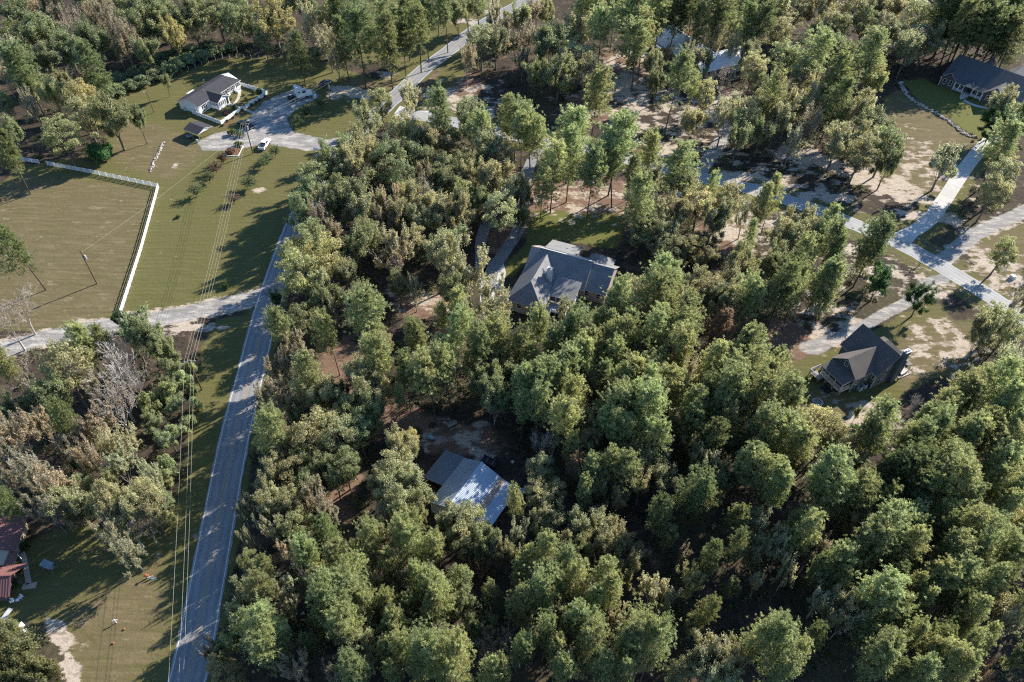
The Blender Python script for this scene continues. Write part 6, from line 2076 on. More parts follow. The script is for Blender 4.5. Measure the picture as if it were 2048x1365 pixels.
def make_vase(seed, H=3.6, R=1.8, ns=34):
    """pruned ornamental: shoots fanning from a short trunk, leaves along each"""
    rng = np.random.default_rng(seed)
    segs = [(np.array([0, 0, -.1]), np.array([0, 0, H * .3]), .09, .07)]
    C, N = [], []
    for i in range(ns):
        a = i * 2.399; sp = rng.uniform(.15, 1.0)
        d = unit(np.array([math.cos(a) * sp, math.sin(a) * sp, rng.uniform(.5, 1.0)]))
        L = H * .68 * rng.uniform(.75, 1.1); q = np.array([0, 0, H * .28])
        for k in range(4):
            d2 = unit(d + np.array([0, 0, -.22 * k * sp])); q2 = q + d2 * L / 4
            segs.append((q, q2, .03, .02))
            m = 16
            t = rng.random((m, 1))
            C.append(q * (1 - t) + q2 * t + rng.normal(0, .13, (m, 3))); N.append(unit(rng.normal(0, .6, (m, 3)) + np.array([0, 0, .6]) + d2 * .3))
            q = q2
    C, N = np.concatenate(C), np.concatenate(N)
    ex = np.percentile(np.linalg.norm(C[:, :2], axis=1), 95); k = np.array([R / ex, R / ex, 1])
    return dict(crown=crown_mesh('fan_crown', [leaves(C * k, N, .24, .5, rng)], LEAF), trunk=tubes_mesh('fan_stems', [(a * k, b * k, r, q) for a, b, r, q in segs], BARK, 4), H=H, R=R)


PINES = [make_pine(100 + i, nb=[66, 58, 72, 54, 68, 60, 70][i], base=[.50, .42, .52, .58, .38, .48, .55][i], R=3.4, lean=[.01, .03, .02, .04, .02, .01, .03][i]) for i in range(7)]
BROADS = [make_broad(200 + i, flat=[.36, .40, .35][i], zc_=[.63, .58, .62][i], nclump=[78, 90, 70][i], nleaf=170, cmin=.13, cmax=.27) for i in range(3)]
BROADS += [make_sparse(700 + i, H=15.5, R=4.9, nleaf=[17000, 15000, 19000, 16000, 18000, 14000][i], size=.33, upw=[.2, .3, .12, .25, .18, .3][i], scat=.30, wide=[(.3, .8), (.2, .6), (.5, 1.1), (.3, .9), (.4, 1.0), (.15, .6)][i], name='broadleaf_crown') for i in range(6)]
SPARSE = [make_sparse(300 + i, nleaf=[8200, 6800, 9500, 5600][i]) for i in range(4)]
BARES = [make_sparse(400 + i, nleaf=[0, 500, 900][i], lvl=5 if i == 0 else 4, upw=[.15, .2, .3][i]) for i in range(3)]
MOUNDS = [make_mound(500 + i) for i in range(4)]
VASES = [make_vase(600 + i) for i in range(3)]

# kind -> (name, category, meshes, height rule, centre height share, leaf albedo, bark albedo, colour word, noun)
KIND = {
    'P': ('pine_tree', 'pine tree', PINES, lambda R: min(23, max(9, 8.5 + 3.3 * R)), .74, (.225, .245, .125), (.15, .11, .085), 'green', 'pine tree'),
    'p': ('pine_tree', 'pine tree', PINES, lambda R: min(23, max(9, 8.5 + 3.2 * R)), .74, (.14, .16, .075), (.11, .085, .07), 'dark green', 'pine tree'),
    'D': ('pine_tree', 'pine tree', PINES, lambda R: min(20, max(9, 8 + 3.0 * R)), .74, (.20, .135, .095), (.15, .11, .09), 'dead russet', 'pine tree'),
    'O': ('broadleaf_tree', 'broadleaf tree', BROADS, lambda R: min(17.5, 4.8 + 2.1 * R), .62, (.255, .25, .148), (.16, .14, .12), 'olive green', 'broadleaf tree'),
    'G': ('broadleaf_tree', 'broadleaf tree', BROADS, lambda R: min(17.5, 4.8 + 2.1 * R), .62, (.185, .205, .110), (.15, .13, .11), 'deep green', 'broadleaf tree'),
    'o': ('broadleaf_tree', 'broadleaf tree', BROADS, lambda R: min(12, 3.8 + 1.7 * R), .60, (.23, .225, .125), (.16, .14, .12), 'mid olive', 'broadleaf tree'),
    'K': ('broadleaf_tree', 'broadleaf tree', BROADS, lambda R: min(17.5, 4.8 + 2.1 * R), .62, (.135, .135, .058), (.14, .12, .10), 'dark olive', 'broadleaf tree'),
    'Y': ('autumn_tree', 'autumn tree', BROADS, lambda R: min(17, 4.5 + 2.1 * R), .62, (.28, .27, .135), (.17, .15, .12), 'yellow green', 'broadleaf tree'),
    'T': ('autumn_tree', 'autumn tree', SPARSE, lambda R: min(18, 4.5 + 2.2 * R), .60, (.275, .24, .175), (.26, .23, .20), 'tan brown', 'autumn tree'),
    'R': ('autumn_tree', 'autumn tree', SPARSE, lambda R: min(16, 4 + 2.2 * R), .60, (.27, .175, .125), (.22, .18, .15), 'rusty red', 'autumn tree'),
    'S': ('silver_leaved_tree', 'silver tree', SPARSE, lambda R: min(18, 5 + 2.3 * R), .60, (.31, .30, .20), (.26, .24, .22), 'silvery grey', 'leafy tree'),
    'B': ('bare_tree', 'bare tree', BARES, lambda R: min(17, 4.5 + 2.1 * R), .58, (.26, .20, .14), (.50, .455, .42), 'pale grey', 'bare tree'),
    'E': ('evergreen_tree', 'evergreen tree', BROADS, lambda R: 3.0 + 2.3 * R, .55, (.060, .105, .038), (.12, .10, .08), 'glossy dark green', 'evergreen tree'),
    'e': ('evergreen_tree', 'evergreen tree', MOUNDS, lambda R: 2.3 * R, .5, (.055, .125, .04), (.12, .10, .08), 'bright deep green', 'dense evergreen bush'),
    'V': ('vine_thicket', 'thicket', MOUNDS, lambda R: 2.1 * R + 1.5, .5, (.215, .25, .14), (.14, .12, .09), 'pale green', 'vine thicket'),
    'W': ('vine_thicket', 'thicket', BROADS[3:], lambda R: 2.0 * R + 2.2, .52, (.22, .245, .14), (.14, .12, .09), 'pale green', 'vine covered small tree'),
    'h': ('hedge_shrub', 'shrub', MOUNDS, lambda R: 1.05 * R + .8, .5, (.17, .21, .125), (.12, .10, .08), 'grey green', 'hedge shrub'),
    's': ('shrub', 'shrub', MOUNDS, lambda R: 1.5 * R, .5, (.075, .11, .035), (.12, .10, .08), 'green', 'shrub'),
    'b': ('shrub', 'shrub', MOUNDS, lambda R: 1.4 * R, .5, (.17, .11, .085), (.20, .16, .14), 'brown', 'shrub'),
    'v': ('ornamental_tree', 'ornamental tree', VASES, lambda R: 1.0 + 1.55 * R, .55, (.095, .125, .055), (.20, .16, .13), 'dark green', 'fan shaped ornamental tree'),
    'r': ('ornamental_tree', 'ornamental tree', VASES, lambda R: 1.0 + 1.55 * R, .55, (.12, .085, .055), (.20, .16, .13), 'reddish brown', 'fan shaped ornamental tree'),
}
# one string for each ninth of the photo: origin, then x y radius kind in thirds of a photo pixel
TILES = [
    (0, 0, "1180 30 80G 1420 40 80G 980 130 80G 740 60 80G 540 30 80T 60 70 90G 200 40 80T 330 50 80O 480 40 85O 110 200 110G 260 190 115G 430 160 100B 540 110 60T 620 40 70T 650 130 80T 740 230 90T 860 150 120G 870 40 100G 960 60 90G 1040 220 70Y 1045 130 65Y 1150 110 90G 1300 60 110G 1380 150 80G 1490 90 70G 260 330 100G 60 330 90S 20 440 60T 330 120 70T 700 280 60S 130 400 90p 420 300 90G 560 250 90G 560 370 80p 880 290 70G "
     "190 530 70O 300 560 80Y 370 490 60O 480 510 80T 500 590 100Y 370 800 120Y 500 680 90O 660 690 110G 830 720 50G 610 890 78e 60 780 80G 200 640 60T 40 900 70p 990 490 30G 20 610 45G "
     "640 550 55h 700 535 55h 770 510 55h 850 480 55h 930 450 60h 1010 405 60h 1080 370 60h 1150 350 60h 1220 325 60h 1290 300 55h 1355 280 50h 640 490 50h 720 460 55h 810 435 55h 900 405 55h 980 350 50h 1060 320 50h 1140 300 50h 590 570 45h 1230 275 45h "
     "1250 1060 38v 1290 1000 40r 1332 950 34r 1170 1140 44v 1400 1185 36r 1490 1090 48v 1385 790 26s 1440 800 26s 1430 858 28s 1375 905 26b 1400 895 20b 1068 1295 15s 1330 935 14b"),
    (512, 0, "300 40 75G 480 20 75p 110 130 130Y 190 40 70O 330 150 80S 440 80 80G 430 250 90S 570 130 90G 620 230 105p 480 340 60S 560 60 80G 810 120 80P 790 240 80p 900 90 70p 970 140 80p 880 220 60p 1020 110 60p 1090 60 60Y 1140 60 60P 1210 80 60G 1270 40 60G 1340 20 60G 370 340 40W 40 220 60G 250 270 60p 520 230 60p "
     "1350 230 95O 1440 240 80O 1260 380 60T 1420 110 70T 1500 160 60T 750 610 72G 930 590 85S 660 720 95O 640 850 100O 900 790 100O 1010 830 90O 830 900 115G 790 990 110G 1120 700 70P 1140 800 90O 1290 680 90O 1300 760 100G 1390 780 70P 1500 700 60P 1390 900 105O 1470 960 80O 500 930 100G 440 1000 85G 560 1030 95O 350 1090 100G 300 1170 85G 600 1160 125G 510 1180 100G 390 1210 75S 640 1270 105O 260 1290 90G 380 1340 90T 1020 1070 60T 1140 1000 80G 1110 1090 80G 930 1190 70Y 870 1270 90O 990 1200 90T 1080 1270 100O 1240 1090 85O 1240 1190 85Y 740 1100 50B 790 1230 80T 760 1310 85T 960 1300 90O 1200 1290 100O 1420 1080 100O 1480 1180 100O 1460 1290 100O 880 1090 90G 1320 1000 80G 1010 960 70G 700 960 80O 1330 1200 70G 470 1090 70G "
     "385 615 32v 300 665 44v 250 728 32v 110 905 36v 40 975 34v 60 945 28v 1240 690 50G"),
    (1024, 0, "180 1100 55P 70 1130 50O 30 110 70O 130 60 80T 200 60 60Y 100 230 70T 60 350 60T 200 290 110G 380 190 125O 400 330 115O 280 420 100G 460 420 85O 540 160 80P 510 60 90P 430 30 80P 620 40 60P 730 130 100P 800 185 80P 760 250 85P 860 90 80P 700 60 70P 720 380 30G 500 590 78P 480 520 65O 140 430 70G 290 230 80O "
     "850 380 60O 940 345 45T 1050 385 45O 870 480 60G 970 500 80P 1100 350 62S 1170 365 45G 1240 265 58S 1310 280 55S 1430 250 62O 1400 350 60O 1270 480 80B 1440 430 80O 1500 480 60G 1060 275 40T 1050 225 36R 1150 560 60O 1090 710 75O 1300 650 85S 1270 720 75S 1400 700 95O 1370 800 90G 1490 640 80O 1500 780 70G 1100 500 40P 980 60 90p 1100 50 80p 1220 60 90p 1340 40 90O 1430 50 80G 1340 130 80G 1500 130 70p 900 30 80p 1130 130 60p 1430 160 60p 1230 150 50p "
     "20 720 70P 120 720 78P 60 800 60P 350 780 105P 250 980 85P 350 930 78P 620 850 110P 640 940 88P 830 890 68P 1000 970 90P 480 1030 78P 720 1030 50P 850 1050 80O 760 1190 90P 1020 1110 90O 1210 1130 40P 900 1230 85S 1130 1220 100O 1290 1210 80O 1210 1310 80O 1000 1290 70O 50 1180 70O 1510 1190 58P 800 1300 80O 1400 1290 60S 160 800 60P 40 1290 60G"),
    (1536, 0, "60 70 100O 180 40 80O 320 60 90O 330 150 80O 60 180 80O 100 330 90G 300 270 95P 160 250 60B 390 240 45R 500 80 90O 640 70 80O 760 60 70O 920 80 100O 580 150 70G 700 190 80O 880 230 105O 960 250 80O 840 300 80O 1000 200 50O 600 330 80P 650 380 58P 660 470 55Y 470 400 90p 440 480 80p 210 450 90G 270 560 80S 130 650 90O 60 720 80O 240 740 78T 150 840 70S 420 850 90O 560 650 110O 640 740 110G 600 840 100O 550 940 90O 710 880 90G 730 970 78G 400 600 70p 430 150 80G 420 330 70G 790 190 60G 20 560 70P 300 660 60G "
     "1080 950 105S 1390 1080 95O 1350 1160 85O 1420 980 80O 1430 640 90O 1410 740 105E 1440 830 90P 1340 790 55E 1500 700 70G 1120 60 90p 1230 90 90p 1180 160 85p 1300 60 90p 1340 160 80p 1420 100 90p 1490 60 80p 1500 190 80p 1080 130 60p 1240 200 60p 1060 40 85p 1160 110 75p 1280 130 75p 1380 40 85p 1460 150 75p 1520 100 75p 1250 30 85p 1350 110 70p 1440 30 80p 1190 20 80p 1520 20 80p 30 1180 50P 200 1330 78O 360 1330 60P 1400 230 50p"),
    (0, 455, "108 88 88p 110 480 125B 60 600 100B 470 650 80P 620 650 50P 720 550 38E 790 660 100G 880 680 95G 960 740 70G 400 870 145O 120 860 100B 340 1000 100G 690 850 150B 720 1010 140B 700 1090 110B 560 1180 125T 250 1180 100T 100 1230 125T 60 1290 100T 480 1290 100T 900 1060 70V 930 1180 70W 1000 1000 70V 1000 860 80W 1090 900 60V 1150 830 45V 1020 1270 80W 1110 1180 55V 1060 1080 60W 760 1280 100S 1170 1060 38V 820 940 70B 30 830 60P 400 1310 60T 1150 960 35V 1030 940 60W 540 780 60G 200 1060 80G 30 1100 80G 620 1300 80S 350 1180 70p 1350 350 24s 865 482 20s 560 960 70T"),
    (512, 455, "310 100 110G 440 60 85T 420 200 125Y 260 290 130Y 360 350 95O 230 200 80Y 600 110 90G 680 60 80G 850 130 125S 830 230 105B 950 60 70O 1120 180 115O 1150 100 100G 1280 260 125S 1200 350 95G 1230 60 60T 950 370 55S 560 280 70O 600 430 62B 570 520 50B 440 430 90G 270 520 90G 450 650 68P 690 570 110P 730 660 95O 740 790 85P 650 400 70G 180 650 66P 240 720 80T 180 800 80T 330 860 100P 300 930 90T 150 880 80T 90 1020 78T 170 1080 78T 380 1020 100O 480 1000 80G 640 900 100O 620 1000 110O 700 1080 100G 540 1090 90G 720 950 90O 900 890 58P 980 660 72P 1180 640 88P 1130 750 78P 1160 860 90P 1050 890 90P 1220 500 58P 1140 540 45P 1450 430 115S 1460 540 90O 1420 640 90P 1390 730 80P 1450 800 80O 1390 870 90G 1480 900 90G 1330 930 85G 1430 1000 100G 1430 1090 60B 1500 1010 70G 870 1310 95O 930 1270 50Y 420 1210 115O 300 1290 110O 500 1270 110O 110 1200 90P 60 1260 80G 180 1300 80T 620 1200 105G 690 1170 60G 130 460 45E 450 520 55S 850 330 60G 1060 90 60G 530 210 60G 350 480 60G 840 1010 36P 1290 800 60G 1490 700 60P 860 720 40s 870 800 40G 250 1140 60G"),
    (1024, 455, "740 390 90O 680 440 88P 850 330 78P 830 430 88P 930 380 78P 960 310 48P 1010 340 68O 1100 330 78O 1080 430 78O 1200 380 88O 1230 450 88O 1300 370 78O 1390 390 78P 1320 480 78O 1420 430 58P 1050 520 78P 960 470 68O 330 530 55O 590 520 68P 520 580 68P 680 560 68P 560 620 58P 780 590 58O 900 560 68P 170 620 68P 250 700 68P 380 640 88P 440 720 68P 300 620 68P 60 700 68P 130 760 48P 480 800 68P 340 820 78P 590 720 58P 620 790 68P 660 680 78P 710 720 58P 860 660 78P 1000 640 88P 1030 730 88P 930 740 68P 830 750 68p 1260 560 75D 1290 640 50R 1200 690 60B 1420 680 88P 1480 760 88P 1370 760 78P 1250 840 88P 1330 870 88P 1450 850 95P 830 860 85P 930 900 88P 730 880 78P 1090 810 45R 1060 880 55T 980 1050 65B 60 880 78P 80 960 78P 200 900 78P 230 980 88P 320 940 88P 420 860 58P 380 1010 78P 470 980 75T 150 1050 78P 60 1070 58P 250 1130 80S 560 920 58P 620 1000 88P 700 930 78P 730 1050 98P 830 1010 88P 800 1120 98P 620 1110 88P 540 1080 68P 900 1140 68O 430 1160 85O 330 1180 88P 480 1230 75O 560 1180 78P 680 1220 88P 720 1320 85O 830 1220 98P 870 1310 78P 160 1300 65B 240 1310 58B 370 1330 48P 450 1320 78O 1180 1000 78p 1210 1100 78P 1300 1000 98P 1420 980 88P 1490 1080 88P 1390 1080 88P 1290 1130 78P 1120 1180 78p 1180 1270 70p 1400 1240 88G 1480 1200 88P 1340 1300 78G 1500 1300 70P "  # the sparse silver tree on the barn's sunward side is added to dapple its roof
     "760 60 78o 850 80 78o 920 50 88o 980 100 88o 1060 120 68o 900 170 58o 1150 90 78o 1170 170 68o 1000 200 48o 1400 220 85Y 1360 260 75O 1440 60 40P 610 320 22s 600 372 18s 385 475 24s 480 330 14s 640 250 20s 1100 980 60G 1000 960 60P 1090 1080 70P"),
    (1536, 455, "1500 1050 85P 1500 1270 85P 60 60 78O 160 70 78O 300 80 88O 330 30 58P 400 120 68P 60 170 78O 230 200 68P 120 260 78p 200 300 68P 300 300 78P 370 330 85P 420 160 48P 90 350 78p 20 220 58G 650 60 95p 590 130 50P 670 330 85E 670 260 55E 920 430 78E 1430 130 72G 1380 550 95G 1300 640 85O 1450 600 85O 1480 500 65T 1480 830 95S 1420 780 80S 1230 960 98P 1350 960 88P 1160 1010 68P 1070 1080 78P 1170 1170 88P 1050 1150 68P 1440 1070 88P 1350 1130 78P 930 1160 75P 900 1260 78P 1000 1230 78P 700 1190 85P 800 1310 68P 640 1300 78P 560 1250 48P 260 1190 105O 360 1230 95O 420 1300 88O 130 1250 98P 60 1180 78P 100 1010 88P 60 900 88P 40 850 68P 150 1080 58P 1150 1270 88P 1250 1300 85S 1400 1300 98P 540 1110 24G 880 1040 40B 1500 960 60S 1500 1180 80P 1290 1230 70P 210 1290 70P 170 400 50P 520 1200 36s 330 1310 60G 790 880 10s 1250 880 60P"),
    (0, 910, "100 40 100T 60 150 80T 200 120 115T 340 190 135T 390 270 105O 280 320 105T 480 60 70E 570 40 85T 700 60 95S 680 270 100O 760 330 105O 850 240 105O 900 330 85O 780 440 115B 760 560 95S 660 480 90S 880 440 65B 1000 290 65W 960 170 70W 980 60 70V 1000 380 45V 900 110 70S 90 1170 145K 160 1290 115K 300 1310 45K 50 1270 115K 1262 1185 48T 1450 330 50S 1480 290 55T 1480 520 55S 1450 820 95O 1480 920 100O 1400 1130 85G 1360 1240 60O 1380 1300 95O 470 200 60G 620 180 70G 560 280 60G 40 280 60p 1490 1040 70P 1490 640 60G 60 1020 40O"),
    (512, 910, "200 110 95O 90 150 88O 260 60 78G 400 60 88G 530 60 88G 470 130 78G 300 180 88G 60 300 88O 180 280 98O 250 380 98G 80 430 78S 380 260 85T 430 350 85T 870 110 105O 800 230 105O 940 200 105O 880 330 88O 750 160 78O 970 300 65O 740 400 58T 760 460 68O 660 500 78P 870 440 78P 900 520 78P 950 420 58P 1090 540 68P 1200 420 105O 1280 400 105O 1260 500 98O 1370 520 88G 1330 590 68G 1440 560 68O 1500 600 58O 330 590 72P 450 600 78P 170 560 75T 50 640 42P 260 670 58B 390 690 65Y 60 770 78P 190 810 85S 200 900 75S 330 780 78O 430 830 105P 520 730 88P 590 690 78P 600 800 98P 500 910 105P 620 880 88P 720 640 58O 790 640 58P 840 740 78O 740 790 58O 790 920 58P 960 690 68P 1000 760 78P 1090 780 78P 960 930 88G 900 870 58P 1060 960 78P 1100 900 78P 1200 800 78G 1230 900 78G 1240 690 60R 1110 700 52R 1350 700 35R 1410 840 58G 80 1050 115P 100 1150 105P 220 1280 105T 580 1010 98P 640 1090 98O 600 1180 105O 680 1200 95O 560 1270 98O 640 1320 88P 860 1020 88P 1040 1110 95T 960 1090 58O 1010 1190 95P 960 1260 78P 1090 1250 98P 1200 1230 95P 1180 1330 88P 1450 1130 110B 1370 1180 75B 1420 1290 78P 1500 1310 58P 830 1330 48P 1390 1000 55G 400 960 60p 780 1080 60p 300 1180 50p 350 1000 50G 760 1220 60P 850 1180 70P 1290 1040 50G 430 450 60p 600 580 50G 460 1330 70T"),
    (1024, 910, "160 80 88O 230 210 78O 140 240 78O 380 90 52D 480 90 78P 430 250 48P 560 200 78O 630 250 65O 820 50 115O 880 100 105O 780 160 88O 700 100 78P 620 60 68P 1120 60 98G 1200 80 105S 1280 130 78G 1400 60 78P 1480 90 88P 1150 220 95p 1060 250 95p 880 330 75p 230 370 95O 140 420 58O 450 400 115O 560 420 105O 640 480 95O 520 520 95O 740 570 58O 400 560 78G 300 560 78O 180 560 68P 40 500 65S 180 660 78P 140 740 58P 260 760 88P 340 690 78P 390 760 68P 560 720 78P 590 810 68P 690 690 75O 850 780 85S 900 880 85S 1070 800 72Y 380 900 48G 160 880 78P 60 900 78P 120 960 78O 280 980 88O 430 980 78P 500 1020 78P 640 960 85S 720 1010 78S 800 1080 98P 840 1180 88P 700 1140 98P 470 1150 98P 380 1230 88O 560 1220 78P 770 1220 88O 690 1320 58P 1190 1240 130O 1300 1210 120O 1100 1270 98O 1250 1330 125O 1010 1290 78O 1450 1100 78P 1490 440 78S 1440 400 58O 1480 560 78O 1480 760 48S 1150 900 58p 1180 640 58p 1000 600 45T 480 880 60P 300 1150 60P 200 1080 60P 100 1130 70p 60 700 60P 50 1200 70B 320 1310 70P 900 1040 40p 1090 1010 50G 940 470 60G 1340 560 50p 1300 800 50G 1350 340 60p 50 300 50P 580 1320 60O 100 620 60P"),
    (1536, 910, "1400 60 90P 1480 150 85P 1350 150 80P 1440 240 85P 1500 60 85O 80 100 88P 60 200 78P 170 60 58O 300 130 115P 360 200 105P 480 230 95P 540 180 78P 560 270 68P 520 60 78O 820 100 95p 950 80 95p 900 180 95p 1050 120 105P 1130 60 88P 1140 200 105P 1180 260 78P 820 340 88P 1000 360 75P 560 440 115O 650 430 115P 600 540 95P 850 560 95P 980 510 78O 1120 580 95P 1240 580 78P 1280 640 78P 1210 450 88P 1290 480 78P 1320 390 78P 1470 400 85O 1430 560 88P 1490 600 78P 60 440 95S 80 560 95S 200 480 78P 170 400 65P 260 590 85T 330 560 75T 450 640 88P 1010 720 88P 900 800 58P 1200 770 88P 1290 790 78P 1370 840 65O 330 840 120S 400 920 115O 460 990 95S 620 820 105P 670 900 95P 930 870 58P 980 1000 65T 1240 950 78P 1420 960 105S 1480 1040 85S 1500 900 58P 70 1170 105P 60 1260 95P 160 1240 58P 720 1200 88P 650 1260 78P 860 1260 98P 1100 1250 88P 1170 1280 78P 980 1190 58P 1290 1260 55R 1320 1330 50R 1480 1220 78G 700 100 70p 700 280 60p 780 450 60p 720 560 60O 1080 460 60p 1080 650 60p 1380 740 60p 780 720 60p 300 700 60p 120 700 70S 560 720 50G 780 980 60p 880 1080 60P 1080 1100 70p 1180 1130 60P 1360 1100 60P 560 1060 50p 300 1100 60p 1010 1320 60P 790 1320 60p 1400 330 60P 1400 480 60O 1050 850 50p 430 770 50p 1130 920 50p"),
]
# garden shrubs round the white house: x, y in 2048 photo pixels, radius in metres
YARD = [(407, 223, 1.0, 's'), (412, 219, .9, 's'), (460, 188, .9, 's'), (466, 184, .9, 's'), (454, 193, .8, 's'), (470, 218, .9, 's'), (508, 189, .9, 's'), (519, 185, 1.0, 's'), (493, 201, .7, 's'), (488, 192, .5, 's'),
        (451, 229, 1.1, 'b'), (461, 201, .7, 's'), (449, 210, .7, 's'), (441, 214, .5, 's'), (446, 252, .6, 's'), (456, 243, .6, 's'), (466, 237, .6, 's'), (474, 230, .6, 's'), (486, 222, .7, 's'), (503, 211, .6, 's'), (512, 206, .5, 's'), (520, 201, .6, 's'), (530, 194, .5, 's'),
        (1760, 747, .6, 's'), (1764, 745, .55, 's'), (1813, 733, .5, 's'), (1925, 201, .4, 's'), (1938, 198, .4, 's'), (1952, 276, .5, 'b'), (1960, 281, .5, 's'), (1945, 284, .5, 'b'),
        (25, 1167, .8, 's'), (30, 1172, .7, 's'), (52, 1095, .9, 's'), (42, 1140, .6, 's')]

LANDMARKS = [(P(*q), n) for q, n in (((945, 985), 'the metal barn'), ((1130, 570), 'the grey gabled house'), ((1730, 760), 'the slate blue house'), ((1940, 180), 'the brick house'), ((1400, 110), 'the pale metal roofed house'),
             ((440, 200), 'the long white house'), ((15, 1130), 'the red roofed cabin'), ((200, 655), 'the dirt track'), ((220, 350), 'the paddock fence'), ((1450, 360), 'the side road bend'), ((1700, 445), 'the concrete drive mouth'), ((780, 40), 'the far meadow'),
             ((860, 190), 'the road junction'), ((480, 820), 'the long asphalt road'), ((545, 560), 'the track mouth'), ((600, 270), 'the gravel drive'), ((880, 860), 'the picnic table'), ((404, 780), 'the thicket pole'), ((1640, 680), 'the slate house gravel drive'), ((1020, 440), 'the grey house driveway'),
             ((1360, 1160), 'the lime green tree'), ((1280, 680), 'the dead russet pine'), ((960, 1330), 'the bare twin tree'), ((1740, 1250), 'the dark lower woods'), ((1990, 1000), 'the woods below the sandy scar'), ((250, 60), 'the wooded upper corner'), ((700, 800), 'the sunny pine stand'), ((610, 1200), 'the roadside thick woods'))]
ORD = ['nearest', 'second nearest', 'third nearest', 'fourth nearest', 'fifth nearest', 'sixth nearest', 'seventh nearest', 'eighth nearest', 'ninth nearest', 'tenth nearest', 'eleventh nearest', 'twelfth nearest', 'thirteenth nearest', 'fourteenth nearest', 'fifteenth nearest', 'sixteenth nearest', 'seventeenth nearest', 'eighteenth nearest', 'nineteenth nearest', 'twentieth nearest', 'twenty first nearest', 'twenty second nearest', 'twenty third nearest', 'twenty fourth nearest']


def plant_all():
    rng = random.Random(5)
    todo = []
    for ox, oy, s in TILES:
        tk = s.split()
        for i in range(0, len(tk), 3):
            k = tk[i + 2][-1]; rp = float(tk[i + 2][:-1]) / 3
            x, y = ox + float(tk[i]) / 3, oy + float(tk[i + 1]) / 3
            zc_ = KIND[k][4]
            R = rp * 150 / CAM_F; p = None
            for _ in range(4):
                H = KIND[k][3](R)
                if rp > 13 and k in 'OGYTSK': H = max(H, min(18.5, 7.6 + 2.0 * R))
                if rp > 13 and k in 'Pp': H = max(H, min(22.5, 10.0 + 2.7 * R))
                p = P(x, y, H * zc_)
                R = rp / CAM_F * depth_of(*p) * (1.05 if k in 'PpD' else 1.05)
            todo.append((k, p.x, p.y, R, H))
    for x, y, R, k in YARD:
        p = P(x, y); todo.append((k, p.x, p.y, R, KIND[k][3](R)))
    # labels: colour, noun, place beside the nearest landmark
    lab = []
    for k, x, y, R, H in todo:
        ds = sorted(((x - l.x) ** 2 + (y - l.y) ** 2, i) for i, (l, n) in enumerate(LANDMARKS))
        i = ds[0][1]; l, n = LANDMARKS[i]
        dx, dy = x - l.x, y - l.y
        rel = ('beyond' if dy > 0 else 'in front of') if abs(dy) > abs(dx) else ('roadward of' if dx < 0 else 'woodward of')
        if abs(dy) <= abs(dx): rel = 'road side of' if dx < 0 else 'wood side of'
        lab.append([k, rel, i, ds[0][0]])
    words = []
    for (k, x, y, R, H) in todo:
        nm, cat, ms, hf, zc_, lc, bc, cw, noun = KIND[k]
        big = 'small ' if R < (2.2 if k in 'PpD' else 2.6) else ('broad ' if R > (3.7 if k in 'PpD' else 4.6) else '')
        words.append(('' if k in 'hsbvrVeW' else big) + cw + ' ' + noun)
    buckets = {}
    for j, (k, rel, i, d) in enumerate(lab):
        buckets.setdefault((words[j], rel, i), []).append((d, j))
    label = [''] * len(todo)
    for (w_, rel, i), lst in buckets.items():
        lst.sort()
        for q, (d, j) in enumerate(lst):
            if len(lst) == 1: label[j] = f'{w_} {rel} {LANDMARKS[i][1]}'
            else: label[j] = f'{w_} {rel} {LANDMARKS[i][1]}, {ORD[min(q, len(ORD) - 1)]}'
    cnt = 0
    for j, (k, x, y, R, H) in enumerate(todo):
        nm, cat, ms, hf, zc_, lc, bc, cw, noun = KIND[k]
        m = ms[rng.randrange(len(ms))]
        root = thing(nm, label[j], cat, (x, y, 0), rng.uniform(0, 6.28), nm.replace('_', ' ') + 's of the place')
        root.rotation_euler = (rng.gauss(0, .035), rng.gauss(0, .035), root.rotation_euler[2])
        sz = H / m['H'] * rng.uniform(.9, 1.1); sx = R / m['R']
        jx = rng.uniform(.93, 1.07)
        br = rng.uniform(.82, 1.2); hu = rng.uniform(-.08, .07)
        col = (lc[0] * br * (1 + hu), lc[1] * br, lc[2] * br * (1 - hu * .5), 1)
        bb = rng.uniform(.8, 1.2)
        for part, c in (('trunk', (bc[0] * bb, bc[1] * bb, bc[2] * bb, 1)), ('crown', col)):
            if m[part] is None: continue
            pn = {'trunk': 'stem', 'crown': 'foliage'}[part] if k in 'Vhsbe' else part
            o = link(pn, m[part], root)
            o.scale = (sx * jx, sx / jx, sz); o.color = c
    return todo


PLANTED = plant_all()


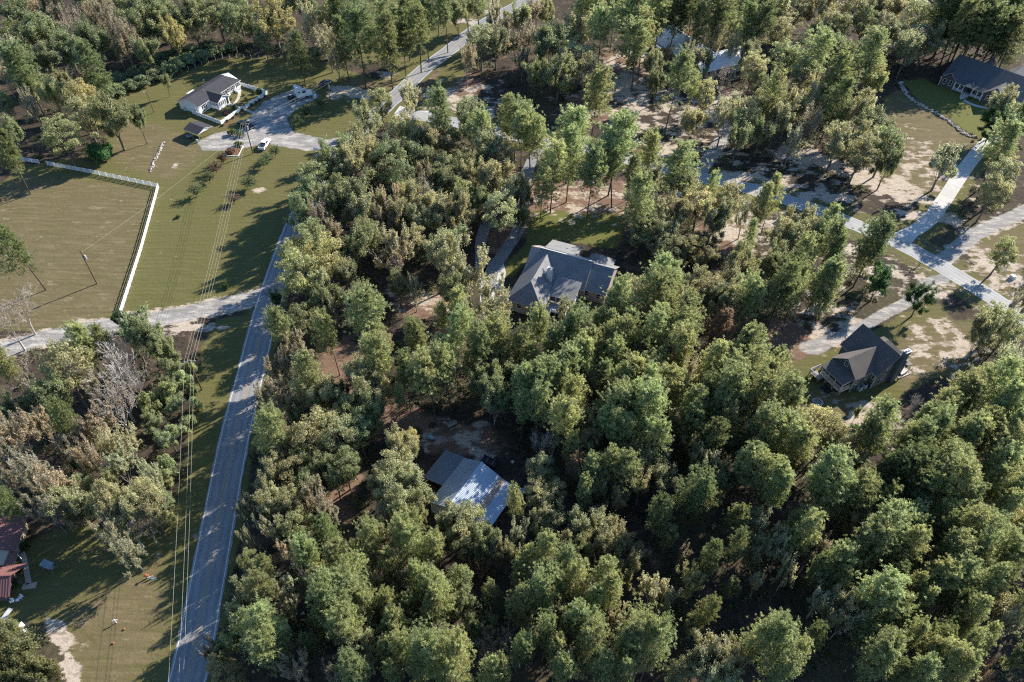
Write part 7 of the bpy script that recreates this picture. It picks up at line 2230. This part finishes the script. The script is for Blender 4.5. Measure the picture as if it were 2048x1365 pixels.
# ---------------------------------------------------------------- undergrowth on the forest floor, woods beyond the frame
def undergrowth():
    rng = np.random.default_rng(77)
    X = rng.uniform(-200, 205, 12000); Y = rng.uniform(45, 320, 12000)
    bad = np.zeros(X.shape, bool)
    for z in GRASS + DRY + GRAVEL + CLAY:
        bad |= inside(z, X, Y)
    for pl, d in ((MAIN, 3.9), (SIDE, 7.5), (TRACK, 4), (GDRIVE, 4.5), (CDRIVE, 4), (H3DRIVE, 4), (H5DRIVE, 4), (H2DRIVE, 4)):
        bad |= dist_to(pl, X, Y) < d
    for (x, y, rx, ry) in SAND + STRAW:
        c = P(x, y); lx = (P(x + rx, y) - c).length; ly = (P(x, y - ry) - c).length
        bad |= (((X - c.x) / lx) ** 2 + ((Y - c.y) / ly) ** 2) < .9
    for q, r in (((945, 985), 12), ((930, 880), 7), ((1130, 570), 16), ((1730, 760), 16), ((1400, 110), 16), ((1960, 170), 24), ((15, 1130), 10)):
        c = P(*q); bad |= (X - c.x) ** 2 + (Y - c.y) ** 2 < r * r
    # keep it near trees
    T = np.array([(t[1], t[2]) for t in PLANTED if t[0] not in 'hsbvr'])
    near = np.zeros(X.shape, bool)
    for i in range(0, len(X), 500):
        d = ((X[i:i + 500, None] - T[None, :, 0]) ** 2 + (Y[i:i + 500, None] - T[None, :, 1]) ** 2).min(1)
        near[i:i + 500] = d < 30
    ok = np.where(~bad & near)[0][:5200]
    parts = []
    for i in ok:
        r = rng.uniform(.35, 1.3) if rng.random() < .8 else rng.uniform(1.3, 2.6); n = int(26 + 40 * r * max(1, r * .8))
        e = unit(rng.normal(size=(n, 3))); e[:, 2] = np.abs(e[:, 2])
        pos = np.array([X[i], Y[i], 0]) + e * r * rng.uniform(.5, 1.1, (n, 1)) * np.array([1, 1, rng.uniform(.6, 1.3)])
        parts.append(leaves(pos, unit(e + rng.normal(0, .5, (n, 3)) + np.array([0, 0, .3])), .36, .7, rng, v=np.full(n, rng.uniform(.2, .8)), h=np.full(n, rng.uniform(.1, .9))))
    o = link('undergrowth', crown_mesh('undergrowth', parts, LEAF))
    o.color = (.085, .095, .05, 1)
    o['kind'] = 'stuff'


def outer_woods():
    """the wood goes on past the edges of the picture: one mass, thinner meshes"""
    rng = np.random.default_rng(9)
    parts = []; segs = []
    spots = []
    for _ in range(4000):
        x, y = rng.uniform(-330, 330), rng.uniform(-40, 420)
        p = depth_of(x, y, 8.0)
        u = (x) / p * CAM_F; v = (-y * _s + (CAM_H - 8) * _c) / p * CAM_F
        inx, iny = abs(u) < 1024 + 75, -690 - 60 < v < 690 + 90
        if inx and iny: continue
        if abs(u) > 1500 or v > 1150 or v < -1050: continue
        if dist_to(MAIN, np.array([x]), np.array([y]))[0] < 9 or dist_to(SIDE, np.array([x]), np.array([y]))[0] < 9 or dist_to(CDRIVE, np.array([x]), np.array([y]))[0] < 6 or dist_to(GDRIVE, np.array([x]), np.array([y]))[0] < 7 or dist_to(TRACK, np.array([x]), np.array([y]))[0] < 7: continue
        if x < -75 and v > -600: 
            if rng.random() < .7: continue
        if 165 < x < 215 and 190 < y < 262: continue
        if any((x - a) ** 2 + (y - b) ** 2 < 36 for a, b in spots): continue
        spots.append((x, y))
        if len(spots) >= 420: break
    for x, y in spots:
        R = rng.uniform(2.8, 4.6); H = rng.uniform(13, 21)
        n = 620
        e = unit(rng.normal(size=(n, 3)))
        lob = unit(rng.normal(size=(5, 3)))
        k = .75 + .5 * np.clip(e @ lob.T, 0, 1).max(1) ** 3
        pos = np.array([x, y, H * .66]) + e * np.array([R, R, H * .34]) * (k * rng.uniform(.6, 1.0, n))[:, None]
        N = unit(e + rng.normal(0, .5, (n, 3)) + np.array([0, 0, .3]))
        parts.append(leaves(pos, N, .85, .75, rng, v=np.full(n, rng.uniform(.25, .75)), h=np.full(n, rng.uniform(.2, .8))))
    o = link('outer_woods', crown_mesh('outer_woods', parts, LEAF))
    o.color = (.10, .115, .048, 1); o['kind'] = 'stuff'


undergrowth()
outer_woods()
